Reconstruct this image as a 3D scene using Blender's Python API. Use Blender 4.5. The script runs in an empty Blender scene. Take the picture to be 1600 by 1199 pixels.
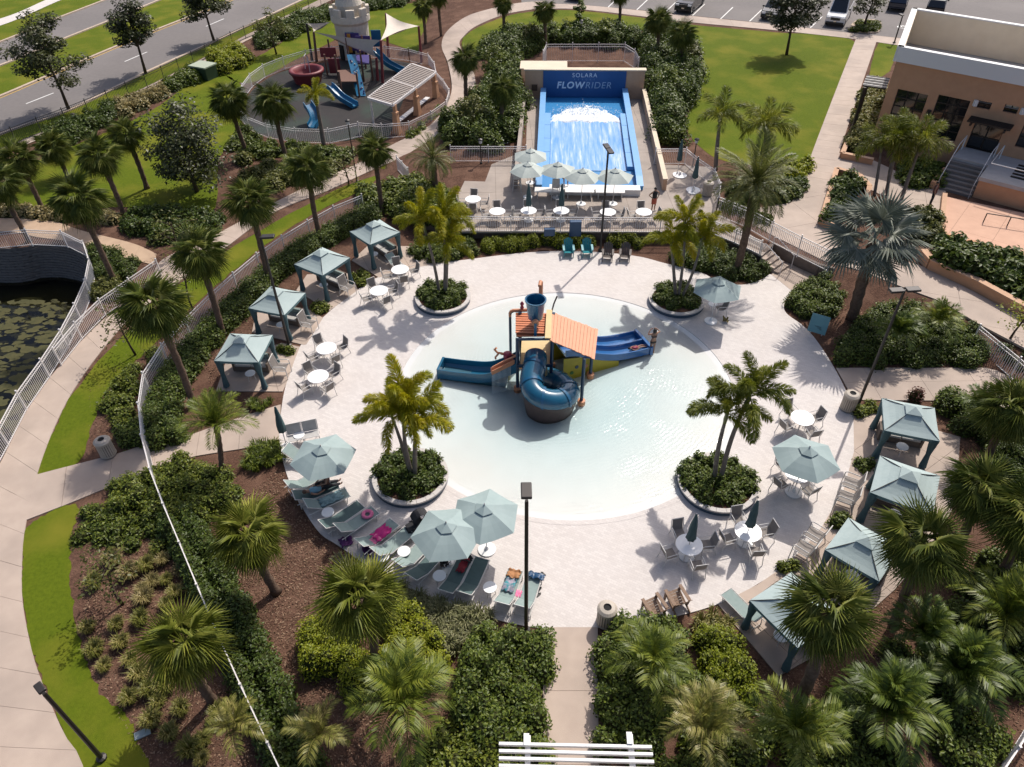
import bpy, bmesh, math, random
import numpy as np
from mathutils import Vector, Matrix
from mathutils.geometry import delaunay_2d_cdt
R = math.radians
random.seed(7); rng = np.random.default_rng(7)
S = bpy.context.scene
C = S.collection
# ------------------------------------------------------------------ camera
FPX, PITCH, ROLL, CAMH = 1150.0, R(40.97), R(-0.78), 24.6
cd = bpy.data.cameras.new('camera'); cam = bpy.data.objects.new('camera', cd); C.objects.link(cam)
cd.sensor_width = 36; cd.lens = 36 * FPX / 1600; cd.clip_end = 2000; cd.clip_start = 0.5
cam.matrix_world = Matrix.Translation((0, 0, CAMH)) @ Matrix.Rotation(math.pi / 2 - PITCH, 4, 'X') @ Matrix.Rotation(ROLL, 4, 'Z')
S.camera = cam
# ------------------------------------------------------------------ light
SUN_AZ, SUN_EL = R(32.6), R(51.5)          # azimuth from +Y towards +X
w = bpy.data.worlds.new('World'); S.world = w; w.use_nodes = True
nt = w.node_tree; bg = nt.nodes['Background']
sky = nt.nodes.new('ShaderNodeTexSky'); sky.sky_type = 'NISHITA'; sky.sun_disc = False
sky.sun_elevation = SUN_EL; sky.sun_rotation = SUN_AZ; sky.air_density = 0.7; sky.dust_density = 3.0; sky.ozone_density = 0.6
nt.links.new(sky.outputs[0], bg.inputs[0]); bg.inputs[1].default_value = 0.15
sl = bpy.data.lights.new('sun', 'SUN'); sl.energy = 4.0; sl.angle = R(0.55); sl.color = (1.0, 0.94, 0.865)
so = bpy.data.objects.new('sun', sl); C.objects.link(so)
sd = Vector((math.sin(SUN_AZ) * math.cos(SUN_EL), math.cos(SUN_AZ) * math.cos(SUN_EL), math.sin(SUN_EL)))
so.rotation_euler = sd.to_track_quat('Z', 'Y').to_euler(); so.location = (20, 30, 60)
S.view_settings.view_transform = 'Standard'; S.view_settings.look = 'None'
S.view_settings.exposure = 0.09; S.view_settings.gamma = 1.0
# ------------------------------------------------------------------ surveying helpers
def ray(px, py):
    x = (px - 800) / FPX; y = -(py - 599.5) / FPX
    c, s = math.cos(ROLL), math.sin(ROLL); x, y = c * x - s * y, s * x + c * y
    cp, sp = math.cos(PITCH), math.sin(PITCH)
    return Vector((x, cp + y * sp, -sp + y * cp))
def G(px, py, z=0.0):                       # survey point on the level z
    d = ray(px, py); t = (CAMH - z) / -d.z
    return Vector((d.x * t, d.y * t, z))
def GL(pts, z=0.0): return [G(a, b, z) for a, b in pts]
def TOP(b, tpx, z0=0.0):                    # crown point above a foot point
    B = G(b[0], b[1], z0); d = ray(*tpx); t = (B.x * d.x + B.y * d.y) / (d.x * d.x + d.y * d.y)
    return B, Vector((0, 0, CAMH)) + d * t
TZ = 0.75                                   # level of the upper terrace
def sst(a, b, x):
    t = min(1, max(0, (x - a) / (b - a))); return t * t * (3 - 2 * t)
def tz(x): return TZ * sst(-10.0, -4.0, x)
def GT(px, py):
    p = G(px, py, TZ)
    for _ in range(6): p = G(px, py, tz(p.x))
    return p
# ------------------------------------------------------------------ materials
MATS = {}
def _nt(name):
    m = bpy.data.materials.new(name); m.use_nodes = True; n = m.node_tree
    return m, n, n.nodes['Principled BSDF']
def mat(name, col, rough=0.6, col2=None, ns=3.0, amt=0.5, bump=0.0, bs=None, spec=0.5, metal=0.0, world=False, detail=4.0, col3=None, ns3=0.3, coat=0):
    if name in MATS: return MATS[name]
    m, n, b = _nt(name); L = n.links
    b.inputs['Roughness'].default_value = rough; b.inputs['Metallic'].default_value = metal
    b.inputs['Specular IOR Level'].default_value = spec; b.inputs['Coat Weight'].default_value = coat
    b.inputs['Base Color'].default_value = (*col, 1)
    tc = n.nodes.new('ShaderNodeTexCoord') if not world else n.nodes.new('ShaderNodeNewGeometry')
    co = tc.outputs['Object'] if not world else tc.outputs['Position']
    if col2:
        t = n.nodes.new('ShaderNodeTexNoise'); t.inputs['Scale'].default_value = ns; t.inputs['Detail'].default_value = detail
        L.new(co, t.inputs['Vector'])
        r = n.nodes.new('ShaderNodeValToRGB'); r.color_ramp.elements[0].position = 0.5 - amt / 2; r.color_ramp.elements[1].position = 0.5 + amt / 2
        r.color_ramp.elements[0].color = (*col, 1); r.color_ramp.elements[1].color = (*col2, 1)
        L.new(t.outputs['Fac'], r.inputs['Fac']); out = r.outputs['Color']
        if col3:
            t3 = n.nodes.new('ShaderNodeTexNoise'); t3.inputs['Scale'].default_value = ns3; t3.inputs['Detail'].default_value = 5
            L.new(co, t3.inputs['Vector'])
            r3 = n.nodes.new('ShaderNodeMapRange'); r3.inputs[1].default_value = 0.45; r3.inputs[2].default_value = 0.7
            L.new(t3.outputs['Fac'], r3.inputs[0])
            mx = n.nodes.new('ShaderNodeMix'); mx.data_type = 'RGBA'; mx.inputs[7].default_value = (*col3, 1)
            L.new(r3.outputs[0], mx.inputs[0]); L.new(out, mx.inputs[6]); out = mx.outputs[2]
        L.new(out, b.inputs['Base Color'])
    if bump:
        t2 = n.nodes.new('ShaderNodeTexNoise'); t2.inputs['Scale'].default_value = bs or ns; t2.inputs['Detail'].default_value = 5
        L.new(co, t2.inputs['Vector'])
        bp = n.nodes.new('ShaderNodeBump'); bp.inputs['Strength'].default_value = bump; bp.inputs['Distance'].default_value = 0.05
        L.new(t2.outputs['Fac'], bp.inputs['Height']); L.new(bp.outputs[0], b.inputs['Normal'])
    MATS[name] = m; return m
def leafmat(name, c1, c2, c3, tr=0.3, rough=0.45, spec=0.35):
    if name in MATS: return MATS[name]
    m, n, b = _nt(name); L = n.links
    g = n.nodes.new('ShaderNodeNewGeometry'); oi = n.nodes.new('ShaderNodeObjectInfo')
    ad = n.nodes.new('ShaderNodeMath'); ad.operation = 'MULTIPLY_ADD'; ad.inputs[1].default_value = 0.35
    L.new(oi.outputs['Random'], ad.inputs[0])
    ml = n.nodes.new('ShaderNodeMath'); ml.operation = 'MULTIPLY'; ml.inputs[1].default_value = 0.65
    L.new(g.outputs['Random Per Island'], ml.inputs[0]); L.new(ml.outputs[0], ad.inputs[2])
    r = n.nodes.new('ShaderNodeValToRGB'); e = r.color_ramp.elements
    e[0].position = 0.1; e[0].color = (*c1, 1); e[1].position = 0.9; e[1].color = (*c3, 1)
    k = e.new(0.5); k.color = (*c2, 1)
    L.new(ad.outputs[0], r.inputs['Fac']); L.new(r.outputs[0], b.inputs['Base Color'])
    b.inputs['Roughness'].default_value = rough; b.inputs['Specular IOR Level'].default_value = spec
    t = n.nodes.new('ShaderNodeBsdfTranslucent'); L.new(r.outputs[0], t.inputs['Color'])
    mx = n.nodes.new('ShaderNodeMixShader'); mx.inputs[0].default_value = tr
    L.new(b.outputs[0], mx.inputs[1]); L.new(t.outputs[0], mx.inputs[2])
    L.new(mx.outputs[0], n.nodes['Material Output'].inputs['Surface'])
    MATS[name] = m; return m
# ------------------------------------------------------------------ mesh builder
class MB:
    def __init__(s): s.v = []; s.f = []
    def add(s, v, f):
        o = len(s.v); s.v += [tuple(p) for p in v]; s.f += [tuple(i + o for i in q) for q in f]; return s
    def box(s, cx, cy, cz, sx, sy, sz, rz=0.0, rx=0.0, ry=0.0):
        M = Matrix.Rotation(rz, 3, 'Z') @ Matrix.Rotation(ry, 3, 'Y') @ Matrix.Rotation(rx, 3, 'X'); c = Vector((cx, cy, cz))
        v = [c + M @ Vector((a * sx / 2, b * sy / 2, d * sz / 2)) for d in (-1, 1) for a, b in ((-1, -1), (1, -1), (1, 1), (-1, 1))]
        return s.add(v, [(3, 2, 1, 0), (4, 5, 6, 7), (0, 1, 5, 4), (1, 2, 6, 5), (2, 3, 7, 6), (3, 0, 4, 7)])
    def bar(s, p, q, w, h=None, up=(0, 0, 1)):
        p = Vector(p); q = Vector(q); h = h or w; d = (q - p).normalized(); u = Vector(up)
        if abs(d.dot(u)) > 0.98: u = Vector((1, 0, 0))
        a = d.cross(u).normalized() * (w / 2); b = a.cross(d).normalized() * (h / 2)
        v = [p - a - b, p + a - b, p + a + b, p - a + b, q - a - b, q + a - b, q + a + b, q - a + b]
        return s.add(v, [(3, 2, 1, 0), (4, 5, 6, 7), (0, 1, 5, 4), (1, 2, 6, 5), (2, 3, 7, 6), (3, 0, 4, 7)])
    def tube(s, pts, r, n=6, cap=True):
        pts = [Vector(p) for p in pts]; m = len(pts); rs = r if hasattr(r, '__len__') else [r] * m
        V = []; u = None
        for i, p in enumerate(pts):
            d = (pts[min(i + 1, m - 1)] - pts[max(i - 1, 0)]).normalized()
            if u is None:
                u = d.cross(Vector((0, 0, 1)));  u = u if u.length > 1e-3 else Vector((1, 0, 0))
            u = (u - d * u.dot(d)).normalized(); b = d.cross(u)
            V += [p + (u * math.cos(2 * math.pi * k / n) + b * math.sin(2 * math.pi * k / n)) * rs[i] for k in range(n)]
        Fc = [(i * n + k, i * n + (k + 1) % n, (i + 1) * n + (k + 1) % n, (i + 1) * n + k) for i in range(m - 1) for k in range(n)]
        if cap: Fc += [tuple(reversed(range(n))), tuple(range((m - 1) * n, m * n))]
        return s.add(V, Fc)
    def lathe(s, prof, n=16, c=(0, 0, 0), a0=0.0, cap=True):
        c = Vector(c); V = [c + Vector((r * math.cos(a0 + 2 * math.pi * k / n), r * math.sin(a0 + 2 * math.pi * k / n), z)) for r, z in prof for k in range(n)]
        m = len(prof); Fc = [(i * n + k, i * n + (k + 1) % n, (i + 1) * n + (k + 1) % n, (i + 1) * n + k) for i in range(m - 1) for k in range(n)]
        if cap: Fc += [tuple(reversed(range(n))), tuple(range((m - 1) * n, m * n))]
        return s.add(V, Fc)
    def prism(s, poly, z0, z1):
        n = len(poly)
        tv, tf = fill([(p[0], p[1]) for p in poly])
        s.add([(x, y, z1) for x, y in tv], tf)
        V = [(p[0], p[1], z0) for p in poly] + [(p[0], p[1], z1) for p in poly]
        ar = sum(poly[i][0] * poly[(i + 1) % n][1] - poly[(i + 1) % n][0] * poly[i][1] for i in range(n))
        q = [(i, (i + 1) % n, (i + 1) % n + n, i + n) for i in range(n)]
        if ar < 0: q = [tuple(reversed(a)) for a in q]
        return s.add(V, q)
    def mesh(s, name, m=None, smooth=False):
        me = bpy.data.meshes.new(name); me.from_pydata(s.v, [], s.f)
        if m: me.materials.append(m)
        if smooth: me.polygons.foreach_set('use_smooth', [True] * len(me.polygons))
        me.update(); return me
    def obj(s, name, m, parent=None, loc=None, rz=0.0, smooth=False):
        return ob(name, s.mesh(name, m, smooth), parent, loc, rz)
def ob(name, me, parent=None, loc=None, rz=0.0):
    o = bpy.data.objects.new(name, me); C.objects.link(o)
    if parent: o.parent = parent
    if loc is not None: o.location = loc
    if rz: o.rotation_euler = (0, 0, rz)
    return o
def bev(o, w=0.02, seg=2):
    b = o.modifiers.new('bevel', 'BEVEL'); b.width = w; b.segments = seg; b.limit_method = 'ANGLE'; return o
def tag(o, label=None, cat=None, group=None, kind=None):
    if label: o['label'] = label
    if cat: o['category'] = cat
    if group: o['group'] = group
    if kind: o['kind'] = kind
    return o
def thing(name, label, cat, loc=(0, 0, 0), rz=0.0, group=None):
    o = bpy.data.objects.new(name, None); o.empty_display_size = 0.2; C.objects.link(o)
    o.location = loc; o.rotation_euler = (0, 0, rz); return tag(o, label, cat, group)
KIDS = {}
def copy_tree(o, loc=None, rz=None, label=None, scale=None):
    def rec(a, par):
        c = a.copy(); C.objects.link(c); c.parent = par
        for ch in kids(a): rec(ch, c)
        return c
    c = rec(o, None)
    if loc is not None: c.location = loc
    if rz is not None: c.rotation_euler = (0, 0, rz)
    if label: c['label'] = label
    if scale: c.scale = (scale,) * 3
    return c
def kids(a):
    if a.name not in KIDS: KIDS[a.name] = list(a.children)
    return KIDS[a.name]
# ------------------------------------------------------------------ 2d helpers
def inside(x, y, P):
    r = False; j = len(P) - 1
    for i in range(len(P)):
        xi, yi = P[i][0], P[i][1]; xj, yj = P[j][0], P[j][1]
        if (yi > y) != (yj > y) and x < (xj - xi) * (y - yi) / (yj - yi) + xi: r = not r
        j = i
    return r
def fill(poly, holes=(), step=None):
    vs = []; es = []
    for L in [poly] + list(holes):
        o = len(vs); vs += [Vector((p[0], p[1])) for p in L]; es += [(o + i, o + (i + 1) % len(L)) for i in range(len(L))]
    if step:
        xs = [v.x for v in vs]; ys = [v.y for v in vs]
        x = min(xs) + step / 2
        while x < max(xs):
            y = min(ys) + step / 2
            while y < max(ys):
                if inside(x, y, poly): vs.append(Vector((x + random.uniform(-.1, .1) * step, y)))
                y += step
            x += step
    ov, oe, of, *_ = delaunay_2d_cdt(vs, es, [], 0, 1e-5)
    fs = []
    for f in of:
        c = sum((ov[i] for i in f), Vector((0, 0))) / len(f)
        if inside(c.x, c.y, poly) and not any(inside(c.x, c.y, h) for h in holes):
            a, b, d = (ov[i] for i in f[:3])
            fs.append(tuple(f) if (b - a).cross(d - a) > 0 else tuple(reversed(f)))
    return [tuple(v) for v in ov], fs
def smooth(pts, n=6, closed=True):
    P = [Vector((p[0], p[1], p[2] if len(p) > 2 else 0)) for p in pts]; m = len(P); out = []
    for i in range(m if closed else m - 1):
        g = lambda k: P[k % m] if closed else P[min(max(k, 0), m - 1)]
        a, b, c, d = g(i - 1), g(i), g(i + 1), g(i + 2)
        for k in range(n):
            t = k / n
            out.append(0.5 * ((2 * b) + (c - a) * t + (2 * a - 5 * b + 4 * c - d) * t * t + (3 * b - a - 3 * c + d) * t ** 3))
    if not closed: out.append(P[-1])
    return out
def resample(pts, n):
    L = [0]
    for a, b in zip(pts, pts[1:]): L.append(L[-1] + (Vector(b) - Vector(a)).length)
    out = []; j = 0
    for k in range(n):
        s = L[-1] * k / (n - 1)
        while j < len(L) - 2 and L[j + 1] < s: j += 1
        t = (s - L[j]) / max(1e-9, L[j + 1] - L[j]); out.append(Vector(pts[j]).lerp(Vector(pts[j + 1]), t))
    return out
def length(pts): return sum((Vector(b) - Vector(a)).length for a, b in zip(pts, pts[1:]))
def clip(poly, xmin, xmax, ymin, ymax):
    def cut(P, f, ax, val, sgn):
        out = []
        for i in range(len(P)):
            a, b = P[i], P[(i + 1) % len(P)]
            ia, ib = sgn * (a[ax] - val) >= 0, sgn * (b[ax] - val) >= 0
            if ia: out.append(a)
            if ia != ib:
                t = (val - a[ax]) / (b[ax] - a[ax]); out.append((a[0] + (b[0] - a[0]) * t, a[1] + (b[1] - a[1]) * t))
        return out
    P = [(p[0], p[1]) for p in poly]
    for ax, val, sg in ((0, xmin, 1), (0, xmax, -1), (1, ymin, 1), (1, ymax, -1)):
        P = cut(P, None, ax, val, sg)
        if len(P) < 3: return []
    out = []
    for p in P:
        if not out or abs(p[0] - out[-1][0]) + abs(p[1] - out[-1][1]) > 1e-4: out.append(p)
    return out if len(out) > 2 else []
def area(P): return 0.5 * sum(P[i][0] * P[(i + 1) % len(P)][1] - P[(i + 1) % len(P)][0] * P[i][1] for i in range(len(P)))
def sheet(name, poly, z, m, holes=(), step=None, zf=None, kind='structure'):
    v, f = fill(poly, holes, step)
    o = MB().add([(x, y, (zf(x, y) if zf else 0) + z) for x, y in v], f).obj(name, m)
    tag(o, kind=kind); return o
def slabs(name, poly, z, m, cell, rot=0.0, zf=None, th=0.12, gap=0.014, mbase=None, holes=()):
    """a paved area: a joint bed carrying one separate slab per bay"""
    base = sheet(name, poly, z - 0.03, mbase or MATS['joint'], step=None if not zf else 1.5, zf=zf, holes=holes)
    c, s = math.cos(-rot), math.sin(-rot); Q = [(p[0] * c - p[1] * s, p[0] * s + p[1] * c) for p in poly]
    xs = [p[0] for p in Q]; ys = [p[1] for p in Q]; cx, cy = cell
    c, s = math.cos(rot), math.sin(rot)
    x = math.floor(min(xs) / cx) * cx
    while x < max(xs):
        y = math.floor(min(ys) / cy) * cy
        while y < max(ys):
            P = clip(Q, x + gap / 2, x + cx - gap / 2, y + gap / 2, y + cy - gap / 2)
            if P and abs(area(P)) > 0.03:
                W = [(p[0] * c - p[1] * s, p[0] * s + p[1] * c) for p in P]
                dz = random.uniform(-.003, .003)
                b = MB().prism(W, z - th, z + dz)
                if zf: b.v = [(p[0], p[1], p[2] + zf(p[0], p[1])) for p in b.v]
                b.obj('slab', m, base)
            y += cy
        x += cx
    return base
def ribbon(name, Lp, Rp, z, m, joint=1.8, zf=None, mbase=None, gap=0.014):
    """a walk between two edge lines, cut into one slab per bay"""
    n = max(2, int(round((length(Lp) + length(Rp)) / 2 / joint))); sub = 3
    A = resample(Lp, n * sub + 1); B = resample(Rp, n * sub + 1)
    bb = MB(); zz = lambda p, o: (p.x, p.y, (zf(p.x, p.y) if zf else 0) + z + o)
    for i in range(n * sub):
        bb.add([zz(A[i], -.03), zz(B[i], -.03), zz(B[i + 1], -.03), zz(A[i + 1], -.03)], [(0, 1, 2, 3)])
    base = bb.obj(name, mbase or MATS['joint']); tag(base, kind='structure')
    for k in range(n):
        a = A[k * sub:k * sub + sub + 1]; b = B[k * sub:k * sub + sub + 1]
        a = [p.copy() for p in a]; b = [p.copy() for p in b]
        for q in (a, b):
            q[0] += (q[1] - q[0]).normalized() * gap / 2; q[-1] -= (q[-1] - q[-2]).normalized() * gap / 2
        s = MB(); dz = random.uniform(-.003, .003)
        for i in range(sub): s.add([zz(a[i], dz), zz(b[i], dz), zz(b[i + 1], dz), zz(a[i + 1], dz)], [(0, 1, 2, 3)])
        rim = a + b[::-1]; nn = len(rim)
        s.add([zz(p, dz) for p in rim] + [zz(p, -.1) for p in rim], [(i, (i + 1) % nn, (i + 1) % nn + nn, i + nn) for i in range(nn)])
        s.obj('slab', m, base)
    return base
def bez(*pts): return smooth(pts, 6, False)
# ------------------------------------------------------------------ surface materials
mat('joint', (.16, .12, .10), .9, (.10, .08, .065), 4, .4)
CON = mat('concrete', (.455, .365, .300), .8, (.385, .305, .25), 1.3, .5, .15, 40, world=True, col3=(.33, .265, .22), ns3=.35)
CON2 = mat('deck_concrete', (.375, .315, .27), .8, (.315, .265, .228), 1.1, .5, .15, 40, world=True, col3=(.27, .228, .197), ns3=.5)
MULCH = mat('mulch', (.155, .085, .058), .95, (.055, .030, .022), 9, .5, .9, 22, spec=.1, world=True, detail=8, col3=(.165, .095, .066), ns3=.9)
LAWN = mat('lawn_grass', (.118, .152, .008), .9, (.064, .094, .005), 7, .75, .5, 60, spec=.1, world=True, detail=8, col3=(.160, .160, .016), ns3=.35)
ASPH = mat('asphalt', (.175, .158, .150), .9, (.145, .13, .124), 2.5, .6, .2, 60, world=True, col3=(.20, .18, .17), ns3=.12)
KERB = mat('kerb_concrete', (.50, .40, .31), .85, (.40, .31, .24), 2, .5, world=True)
WHITEP = mat('road_paint', (.78, .77, .74), .6, (.62, .61, .58), 8, .6)
STUCCO = mat('orange_stucco', (.56, .315, .18), .9, (.50, .275, .155), 2, .5, .3, 60, world=True)
TAN = mat('tan_stucco', (.56, .36, .235), .9, (.50, .31, .20), 2, .5, .2, 60, world=True)
CREAM = mat('cream_stucco', (.70, .60, .46), .9, (.63, .53, .40), 1.2, .5, .2, 40, world=True)
WHITE = mat('white_paint', (.72, .71, .69), .45)
WALLST = mat('wall_stone', (.17, .155, .145), .9, (.10, .093, .088), 5, .6, .4, 30)
DKWALL = mat('retaining_wall', (.21, .165, .135), .9, (.15, .115, .095), 3, .5, .2, 30, world=True)
def paver_mat():
    m, n, b = _nt('splash_pavers'); L = n.links
    g = n.nodes.new('ShaderNodeNewGeometry')
    br = n.nodes.new('ShaderNodeTexBrick'); br.inputs['Scale'].default_value = 1; br.inputs['Brick Width'].default_value = .21
    br.inputs['Row Height'].default_value = .105; br.inputs['Mortar Size'].default_value = .004; br.inputs['Mortar Smooth'].default_value = .4
    br.inputs['Color1'].default_value = (.605, .562, .53, 1); br.inputs['Color2'].default_value = (.54, .498, .47, 1); br.inputs['Mortar'].default_value = (.44, .40, .375, 1)
    mp = n.nodes.new('ShaderNodeMapping'); mp.inputs['Rotation'].default_value = (0, 0, .5); L.new(g.outputs['Position'], mp.inputs[0]); L.new(mp.outputs[0], br.inputs['Vector'])
    t = n.nodes.new('ShaderNodeTexNoise'); t.inputs['Scale'].default_value = .55; t.inputs['Detail'].default_value = 6; L.new(g.outputs['Position'], t.inputs['Vector'])
    mr = n.nodes.new('ShaderNodeMapRange'); mr.inputs[1].default_value = .4; mr.inputs[2].default_value = .75; mr.inputs[3].default_value = 0; mr.inputs[4].default_value = .7
    L.new(t.outputs['Fac'], mr.inputs[0])
    mx = n.nodes.new('ShaderNodeMix'); mx.data_type = 'RGBA'; mx.blend_type = 'MULTIPLY'; mx.inputs[7].default_value = (.92, .90, .885, 1)
    L.new(mr.outputs[0], mx.inputs[0]); L.new(br.outputs['Color'], mx.inputs[6]); L.new(mx.outputs[2], b.inputs['Base Color'])
    b.inputs['Roughness'].default_value = .75
    bp = n.nodes.new('ShaderNodeBump'); bp.inputs['Strength'].default_value = .35; bp.inputs['Distance'].default_value = .01; bp.invert = True
    L.new(br.outputs['Fac'], bp.inputs['Height']); L.new(bp.outputs[0], b.inputs['Normal'])
    MATS['pavers'] = m; return m
PAVER = paver_mat()
POOLF = mat('pool_plaster', (.59, .595, .585), .6, (.56, .572, .565), 1.2, .5, world=True, col3=(.575, .565, .55), ns3=.3)
def water_mat(name, tint, bscale, bstr, rough=.03, centre=None):
    m, n, b = _nt(name); L = n.links; n.nodes.remove(b)
    g = n.nodes.new('ShaderNodeNewGeometry')
    t = n.nodes.new('ShaderNodeTexNoise'); t.inputs['Scale'].default_value = bscale; t.inputs['Detail'].default_value = 4; t.inputs['Distortion'].default_value = .6
    L.new(g.outputs['Position'], t.inputs['Vector']); h = t.outputs['Fac']
    if centre:
        wv = n.nodes.new('ShaderNodeTexWave'); wv.wave_type = 'RINGS'; wv.rings_direction = 'Z'; wv.inputs['Scale'].default_value = 1.5; wv.inputs['Distortion'].default_value = 5; wv.inputs['Detail'].default_value = 3; wv.inputs['Detail Scale'].default_value = 1.5
        mp = n.nodes.new('ShaderNodeMapping'); mp.inputs['Location'].default_value = (-centre[0], -centre[1], 0); L.new(g.outputs['Position'], mp.inputs[0]); L.new(mp.outputs[0], wv.inputs['Vector'])
        ad = n.nodes.new('ShaderNodeMath'); ad.operation = 'MULTIPLY_ADD'; ad.inputs[1].default_value = .5; L.new(wv.outputs['Fac'], ad.inputs[0]); L.new(h, ad.inputs[2]); h = ad.outputs[0]
    bp = n.nodes.new('ShaderNodeBump'); bp.inputs['Strength'].default_value = bstr; bp.inputs['Distance'].default_value = .05
    L.new(h, bp.inputs['Height'])
    if centre:                                   # calm and ruffled patches
        cn_ = n.nodes.new('ShaderNodeTexNoise'); cn_.inputs['Scale'].default_value = .45; cn_.inputs['Detail'].default_value = 3; L.new(g.outputs['Position'], cn_.inputs['Vector'])
        cr_ = n.nodes.new('ShaderNodeMapRange'); cr_.inputs[1].default_value = .38; cr_.inputs[2].default_value = .66; cr_.inputs[3].default_value = .04; cr_.inputs[4].default_value = bstr * 1.15
        L.new(cn_.outputs['Fac'], cr_.inputs[0]); L.new(cr_.outputs[0], bp.inputs['Strength'])
    tr = n.nodes.new('ShaderNodeBsdfTransparent'); tr.inputs[0].default_value = (*tint, 1)
    if centre:                                   # depth absorption painted as a tint that deepens towards the pool centre
        sx = n.nodes.new('ShaderNodeVectorMath'); sx.operation = 'DISTANCE'; sx.inputs[1].default_value = (POOLC.x, POOLC.y, .012); L.new(g.outputs['Position'], sx.inputs[0])
        rg_ = n.nodes.new('ShaderNodeMapRange'); rg_.inputs[1].default_value = POOLR; rg_.inputs[2].default_value = POOLR * .35; L.new(sx.outputs['Value'], rg_.inputs[0])
        mc = n.nodes.new('ShaderNodeMix'); mc.data_type = 'RGBA'; mc.inputs[6].default_value = (.985, .99, .985, 1); mc.inputs[7].default_value = (*tint, 1); L.new(rg_.outputs[0], mc.inputs[0]); L.new(mc.outputs[2], tr.inputs[0])
    gl = n.nodes.new('ShaderNodeBsdfGlossy'); gl.inputs['Roughness'].default_value = rough; L.new(bp.outputs[0], gl.inputs['Normal'])
    fr = n.nodes.new('ShaderNodeFresnel'); fr.inputs[0].default_value = 1.33; L.new(bp.outputs[0], fr.inputs['Normal'])
    mx = n.nodes.new('ShaderNodeMixShader'); L.new(fr.outputs[0], mx.inputs[0]); L.new(tr.outputs[0], mx.inputs[1]); L.new(gl.outputs[0], mx.inputs[2])
    L.new(mx.outputs[0], n.nodes['Material Output'].inputs['Surface'])
    return m
# ------------------------------------------------------------------ ground, terrace, pond, pool
POOLC = G(882, 606); POOLR = 8.5
pool_ring = [(POOLC.x + POOLR * math.cos(a), POOLC.y + POOLR * math.sin(a)) for a in (2 * math.pi * k / 96 for k in range(96))]
pond_px = [(-260, 372), (0, 388), (60, 381), (108, 385), (135, 398), (147, 425), (145, 452), (128, 487), (97, 560), (50, 632), (0, 722), (-60, 830), (-500, 800), (-600, 450)]
POND = smooth(GL(pond_px), 4)
BIG = [(-260, -25), (260, -25), (260, 330), (-260, 330)]
sheet('ground', BIG, 0.0, MULCH, holes=[POND, pool_ring])
# pond basin: coursed block wall round the far side, banks, water
PW = -2.3
wm = MB(); wall_line = smooth([G(*p) for p in [(-260, 372), (0, 388), (60, 381), (108, 385), (135, 398), (147, 425), (145, 452), (128, 487), (97, 560), (50, 632), (0, 722)]], 8, False)
back = MB(); WL = resample(wall_line, 120)
cen = Vector((sum(p.x for p in WL) / 120 - 5, sum(p.y for p in WL) / 120, 0))
def inw(p, d): v = (cen - p); v.z = 0; return p + v.normalized() * d
for i in range(119):
    a, b = inw(WL[i], -.12), inw(WL[i + 1], -.12)
    back.add([(a.x, a.y, .02), (b.x, b.y, .02), (b.x, b.y, PW - .3), (a.x, a.y, PW - .3)], [(0, 1, 2, 3)])
pw = back.obj('pond_wall', WALLST); tag(pw, 'curved dark stone block retaining wall around the pond', 'retaining wall')
fine = resample(wall_line, 400); Ltot = length(wall_line); course = 0
zc = 0.0
bm_stone = None; nst = 0; far = MB()
while zc > PW - .1:
    n = int(Ltot / .62); off = .5 * (course % 2)
    for i in range(n):
        s0 = (i + off) / n; s1 = s0 + .96 / n
        if s1 > 1: continue
        a = fine[int(s0 * 399)]; b = fine[min(399, int(s1 * 399) + 1)]
        if (b - a).length < .1: continue
        d = random.uniform(0, .05) + .05 * course
        a2, b2 = inw(a, d), inw(b, d); tmp = MB() if nst < 300 and a.x < -20 and a.y > 27 else far
        a1, b1 = inw(a, d - .25), inw(b, d - .25); z1, z0 = zc - .012, zc - .17
        tmp.add([(a1.x, a1.y, z0), (b1.x, b1.y, z0), (b2.x, b2.y, z0), (a2.x, a2.y, z0), (a1.x, a1.y, z1), (b1.x, b1.y, z1), (b2.x, b2.y, z1), (a2.x, a2.y, z1)],
                [(3, 2, 1, 0), (4, 5, 6, 7), (0, 1, 5, 4), (1, 2, 6, 5), (2, 3, 7, 6), (3, 0, 4, 7)])
        if tmp is not far: tmp.obj('stone', WALLST, pw); nst += 1
    zc -= .18; course += 1
tag(far.obj('lower_stones', WALLST, pw), kind='stuff')
sheet('pond_bed', [(p.x, p.y) for p in POND], PW - .6, mat('pond_mud', (.05, .045, .02), .9, (.028, .03, .012), .8, .5, world=True))
pm = water_mat('pond_water', (.55, .55, .42), 2.0, .12)
sheet('pond_water', [(p.x, p.y) for p in POND], PW, pm)
am = mat('algae', (.082, .073, .022), .9, (.045, .047, .014), 3, .6, world=True)
alg = MB()
for k in range(520):
    p = G(random.uniform(-40, 110), random.uniform(470, 680), PW)
    if not inside(p.x, p.y, POND): continue
    r = random.uniform(.05, .3); n = 9; ph = [random.uniform(.5, 1.2) * r for _ in range(n)]; z = PW + .004 + k * .00002
    alg.add([(p.x, p.y, z)] + [(p.x + ph[j] * 1.7 * math.cos(2 * math.pi * j / n), p.y + ph[j] * math.sin(2 * math.pi * j / n), z) for j in range(n)], [(0, j + 1, (j + 1) % n + 1) for j in range(n)])
tag(alg.obj('floating_algae', am), 'yellow green algae mats floating on the dark pond', 'algae', kind='stuff')
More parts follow.
